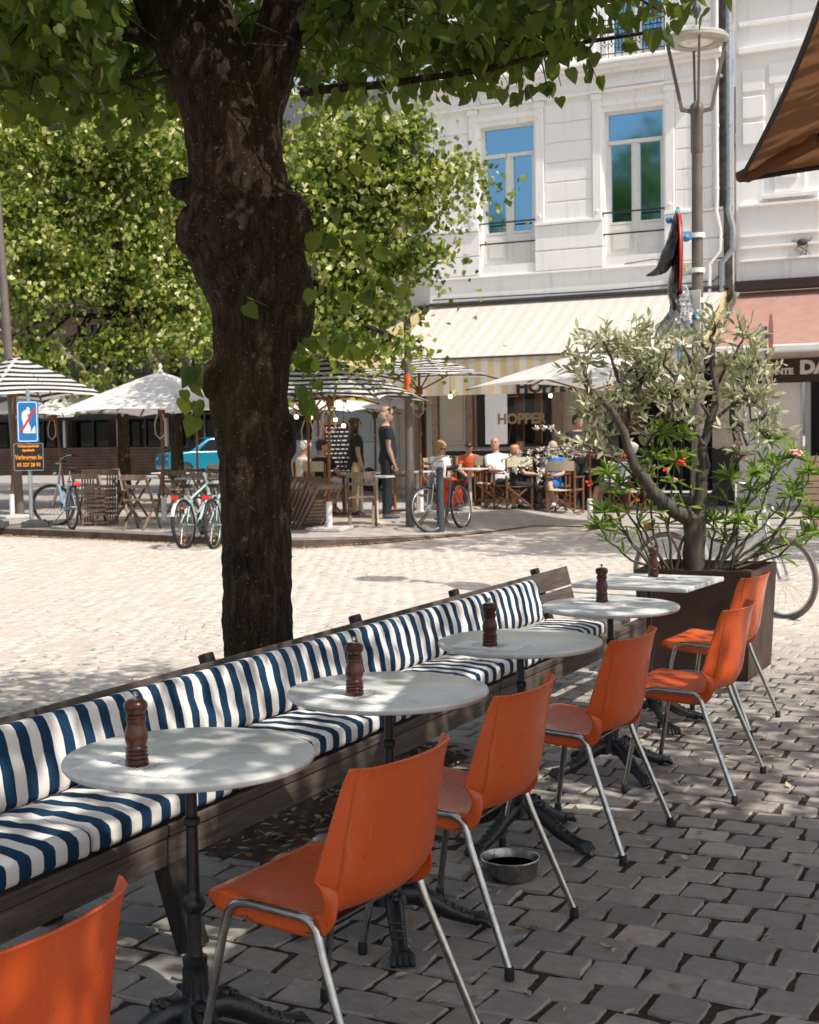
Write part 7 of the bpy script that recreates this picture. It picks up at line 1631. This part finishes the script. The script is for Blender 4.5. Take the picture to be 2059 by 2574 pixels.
    if glasses:
        mb = MB(); m2 = MB()
        for s in (-1, 1): m2.ball((s * .034, .101, .152), (.028, .012, .020), 8); m2.tube([(s * .06, .09, .158), (s * .082, .0, .155)], .004, 4)
        m2.tube([(-.03, .104, .158), (.03, .104, .158)], .005, 4); mb.add([Hd(v) for v in m2.v], m2.f); mb.build('sunglasses', M['black'], body, smooth=60)
    return body
NV = pm('navy_polo_cloth', (.010, .016, .030)); BK = pm('black_cloth', (.008, .009, .010)); WH = pm('white_cloth', (.72, .73, .76)); KH = pm('khaki_cloth', (.33, .25, .16)); CR = pm('cream_cloth', (.62, .57, .47)); OR = pm('orange_cloth', (.62, .10, .03)); JE = pm('light_jeans', (.22, .34, .42)); BL_ = pm('bright_blue_cloth', (.02, .15, .42)); LB = pm('pale_blue_cloth', (.40, .48, .58)); GN = pm('dark_green_cloth', (.02, .07, .06))
HB = pm('brown_hair', (.045, .018, .012), .5, .4); HK = pm('dark_hair', (.012, .008, .007), .5, .4); HG = pm('grey_hair', (.45, .42, .38), .6, .2); HBl = pm('blonde_hair', (.42, .26, .12), .5, .35); HBl2 = pm('sandy_hair', (.40, .20, .08), .5, .3)
VR = A   # facing picture-right means local +Y -> camera right
fr = R(26.5 - 90)     # rotation that makes +Y point to camera right
W_ = lambda px, py: None
person((-10.50, 20.25, gzz(-10.5) + .0), fr + R(8), 'standing bald man in navy polo shirt and dark trousers with sunglasses, seen from the side', 1.86, arms=[((.1, -1.50), (.1, -1.2)), ((-.1, -1.52), (-.1, -1.25))], legs=[((0, -1.52), (0, -1.6)), ((0, -1.62), (0, -1.62))], shirt=NV, hem=-.10, trousers=pm('navy_trouser_cloth', (.012, .015, .022)), hair=('bald', HG), glasses=True, skin='skin2', belly=.02, shoes=(.03, .05, .07), head=(0, -.08), build=1.08)
person((-11.35, 20.75, gzz(-11.3)), fr + R(12), 'standing woman with a brown bob, sunglasses, black shirt and khaki trousers', 1.69, arms=[((.05, -1.50), (.1, -1.15)), ((-.1, -1.52), (-.1, -1.3))], legs=[((0, -1.50), (0, -1.62)), ((0, -1.66), (0, -1.66))], shirt=BK, hem=-.12, trousers=KH, hair=('bob', HB), glasses=True, skin='skin2', shoes=(.02, .02, .02), head=(0, .05), build=.9)
SIT = [((.08, -.08), (.05, -1.5)), ((-.08, -.08), (-.05, -1.5))]
person((-12.05, 20.75, .12), R(26.5 - 40), 'seated dark-haired man in a black T-shirt, seen from behind right of the big trunk', 1.76, sit=.50, lean=.06, arms=[((.3, -1.2), (.0, -.3)), ((-.4, -.9), (-.2, -.1))], legs=SIT, shirt=BK, trousers=pm('grey_shorts', (.2, .2, .22)), tlen=.45, hair=('short', HK), head=(-.75, .0))
person((-12.75, 21.2, .12), R(26.5 - 62), 'seated grey-haired man in a cream shirt, half behind the big trunk', 1.74, sit=.50, lean=.15, arms=[((.2, -1.1), (.1, -.3)), ((-.2, -1.1), (-.1, -.3))], legs=SIT, shirt=CR, trousers=pm('pale_trousers', (.45, .43, .4)), hair=('short', HG), head=(-.3, -.1), skin='skin2')
person((-10.72, 22.70, .12), R(26.5 + 180 + 22), 'seated blonde woman with sunglasses, white top and jeans, looking down', 1.68, sit=.50, lean=.12, arms=[((.2, -1.15), (-.5, -.15)), ((-.2, -1.15), (.5, -.15))], legs=[((.1, -.08), (0, -1.35)), ((-.1, -.08), (0, -1.45))], shirt=WH, trousers=JE, hair=('long', HBl), glasses=True, head=(.15, -.35), build=.88)
person((-11.02, 24.75, .12), R(26.5 + 180), 'seated youngster in an orange T-shirt looking down, behind the blonde woman', 1.6, sit=.52, lean=.25, arms=[((.3, -1.0), (-.5, -.2)), ((-.3, -1.0), (.5, -.2))], legs=SIT, shirt=OR, trousers=BK, hair=('short', HB), head=(0, -.35), build=.9)
person((-9.93, 23.72, .10), R(26.5 + 180 + 32), 'seated bald man in a white T-shirt and black shorts with bare crossed shins', 1.80, sit=.50, lean=-.18, arms=[((.5, -1.15), (-.2, -.2)), ((-.5, -1.15), (.2, -.2))], legs=[((-.15, .02), (.25, -1.25)), ((.12, -.05), (-.35, -1.3))], shirt=WH, sleeve=.7, trousers=BK, tlen=.45, hair=None, head=(-.85, .0), skin='skin2', belly=.025, build=1.1)
person((-10.15, 25.3, .12), R(26.5 + 180), 'person in dark green almost hidden behind the bald man in white', 1.7, sit=.50, lean=.1, legs=SIT, arms=[((.3, -1.1), (-.3, -.2)), ((-.3, -1.1), (.3, -.2))], shirt=GN, trousers=BK, hair=('short', HK))
person((-9.42, 23.25, .09), R(26.5 - 108 + 30), 'seated child with sandy blond hair and a black T-shirt in a director chair', 1.5, sit=.50, lean=.0, legs=SIT, arms=[((.5, -1.0), (.0, -.1)), ((-.5, -1.0), (.1, -.1))], shirt=BK, trousers=BK, hair=('short', HBl2), head=(.2, 0), build=.85)
person((-8.93, 23.9, .06), R(26.5 + 180 - 10), 'seated person in a pale cap and bright blue shirt with legs crossed', 1.68, sit=.50, lean=.1, arms=[((.3, -1.1), (-.6, .0)), ((-.3, -1.1), (.6, .1))], legs=[((-.35, .12), (.55, -1.0)), ((.05, -.08), (0, -1.5))], shirt=BL_, trousers=BL_, tlen=.45, hair=('short', HB), cap=pm('pale_cap', (.42, .35, .28)), glasses=True, shoes=(.7, .7, .68), head=(0, -.25), build=.9)
person((-8.75, 24.75, .02), R(26.5 + 180 + 20), 'standing waiter in black with dark curly hair behind the empty director chair', 1.82, arms=[((.3, -1.3), (-.3, -.3)), ((-.3, -1.3), (.3, -.3))], shirt=BK, trousers=BK, hair=('short', HK), skin='skin2', head=(.3, -.1))
person((-7.85, 24.6, .0), R(26.5 + 62), 'seated man in a pale blue shirt leaning back behind the olive branches', 1.78, sit=.50, lean=-.25, arms=[((.2, -1.0), (.0, -.15)), ((-.2, -1.0), (.1, -.15))], legs=[((.05, -.05), (0, -1.3)), ((-.05, -.05), (0, -1.4))], shirt=LB, trousers=pm('grey_shorts', (.2, .2, .22)), tlen=.45, hair=('short', HG), head=(0, .1), glasses=True, skin='skin2', build=1.05)
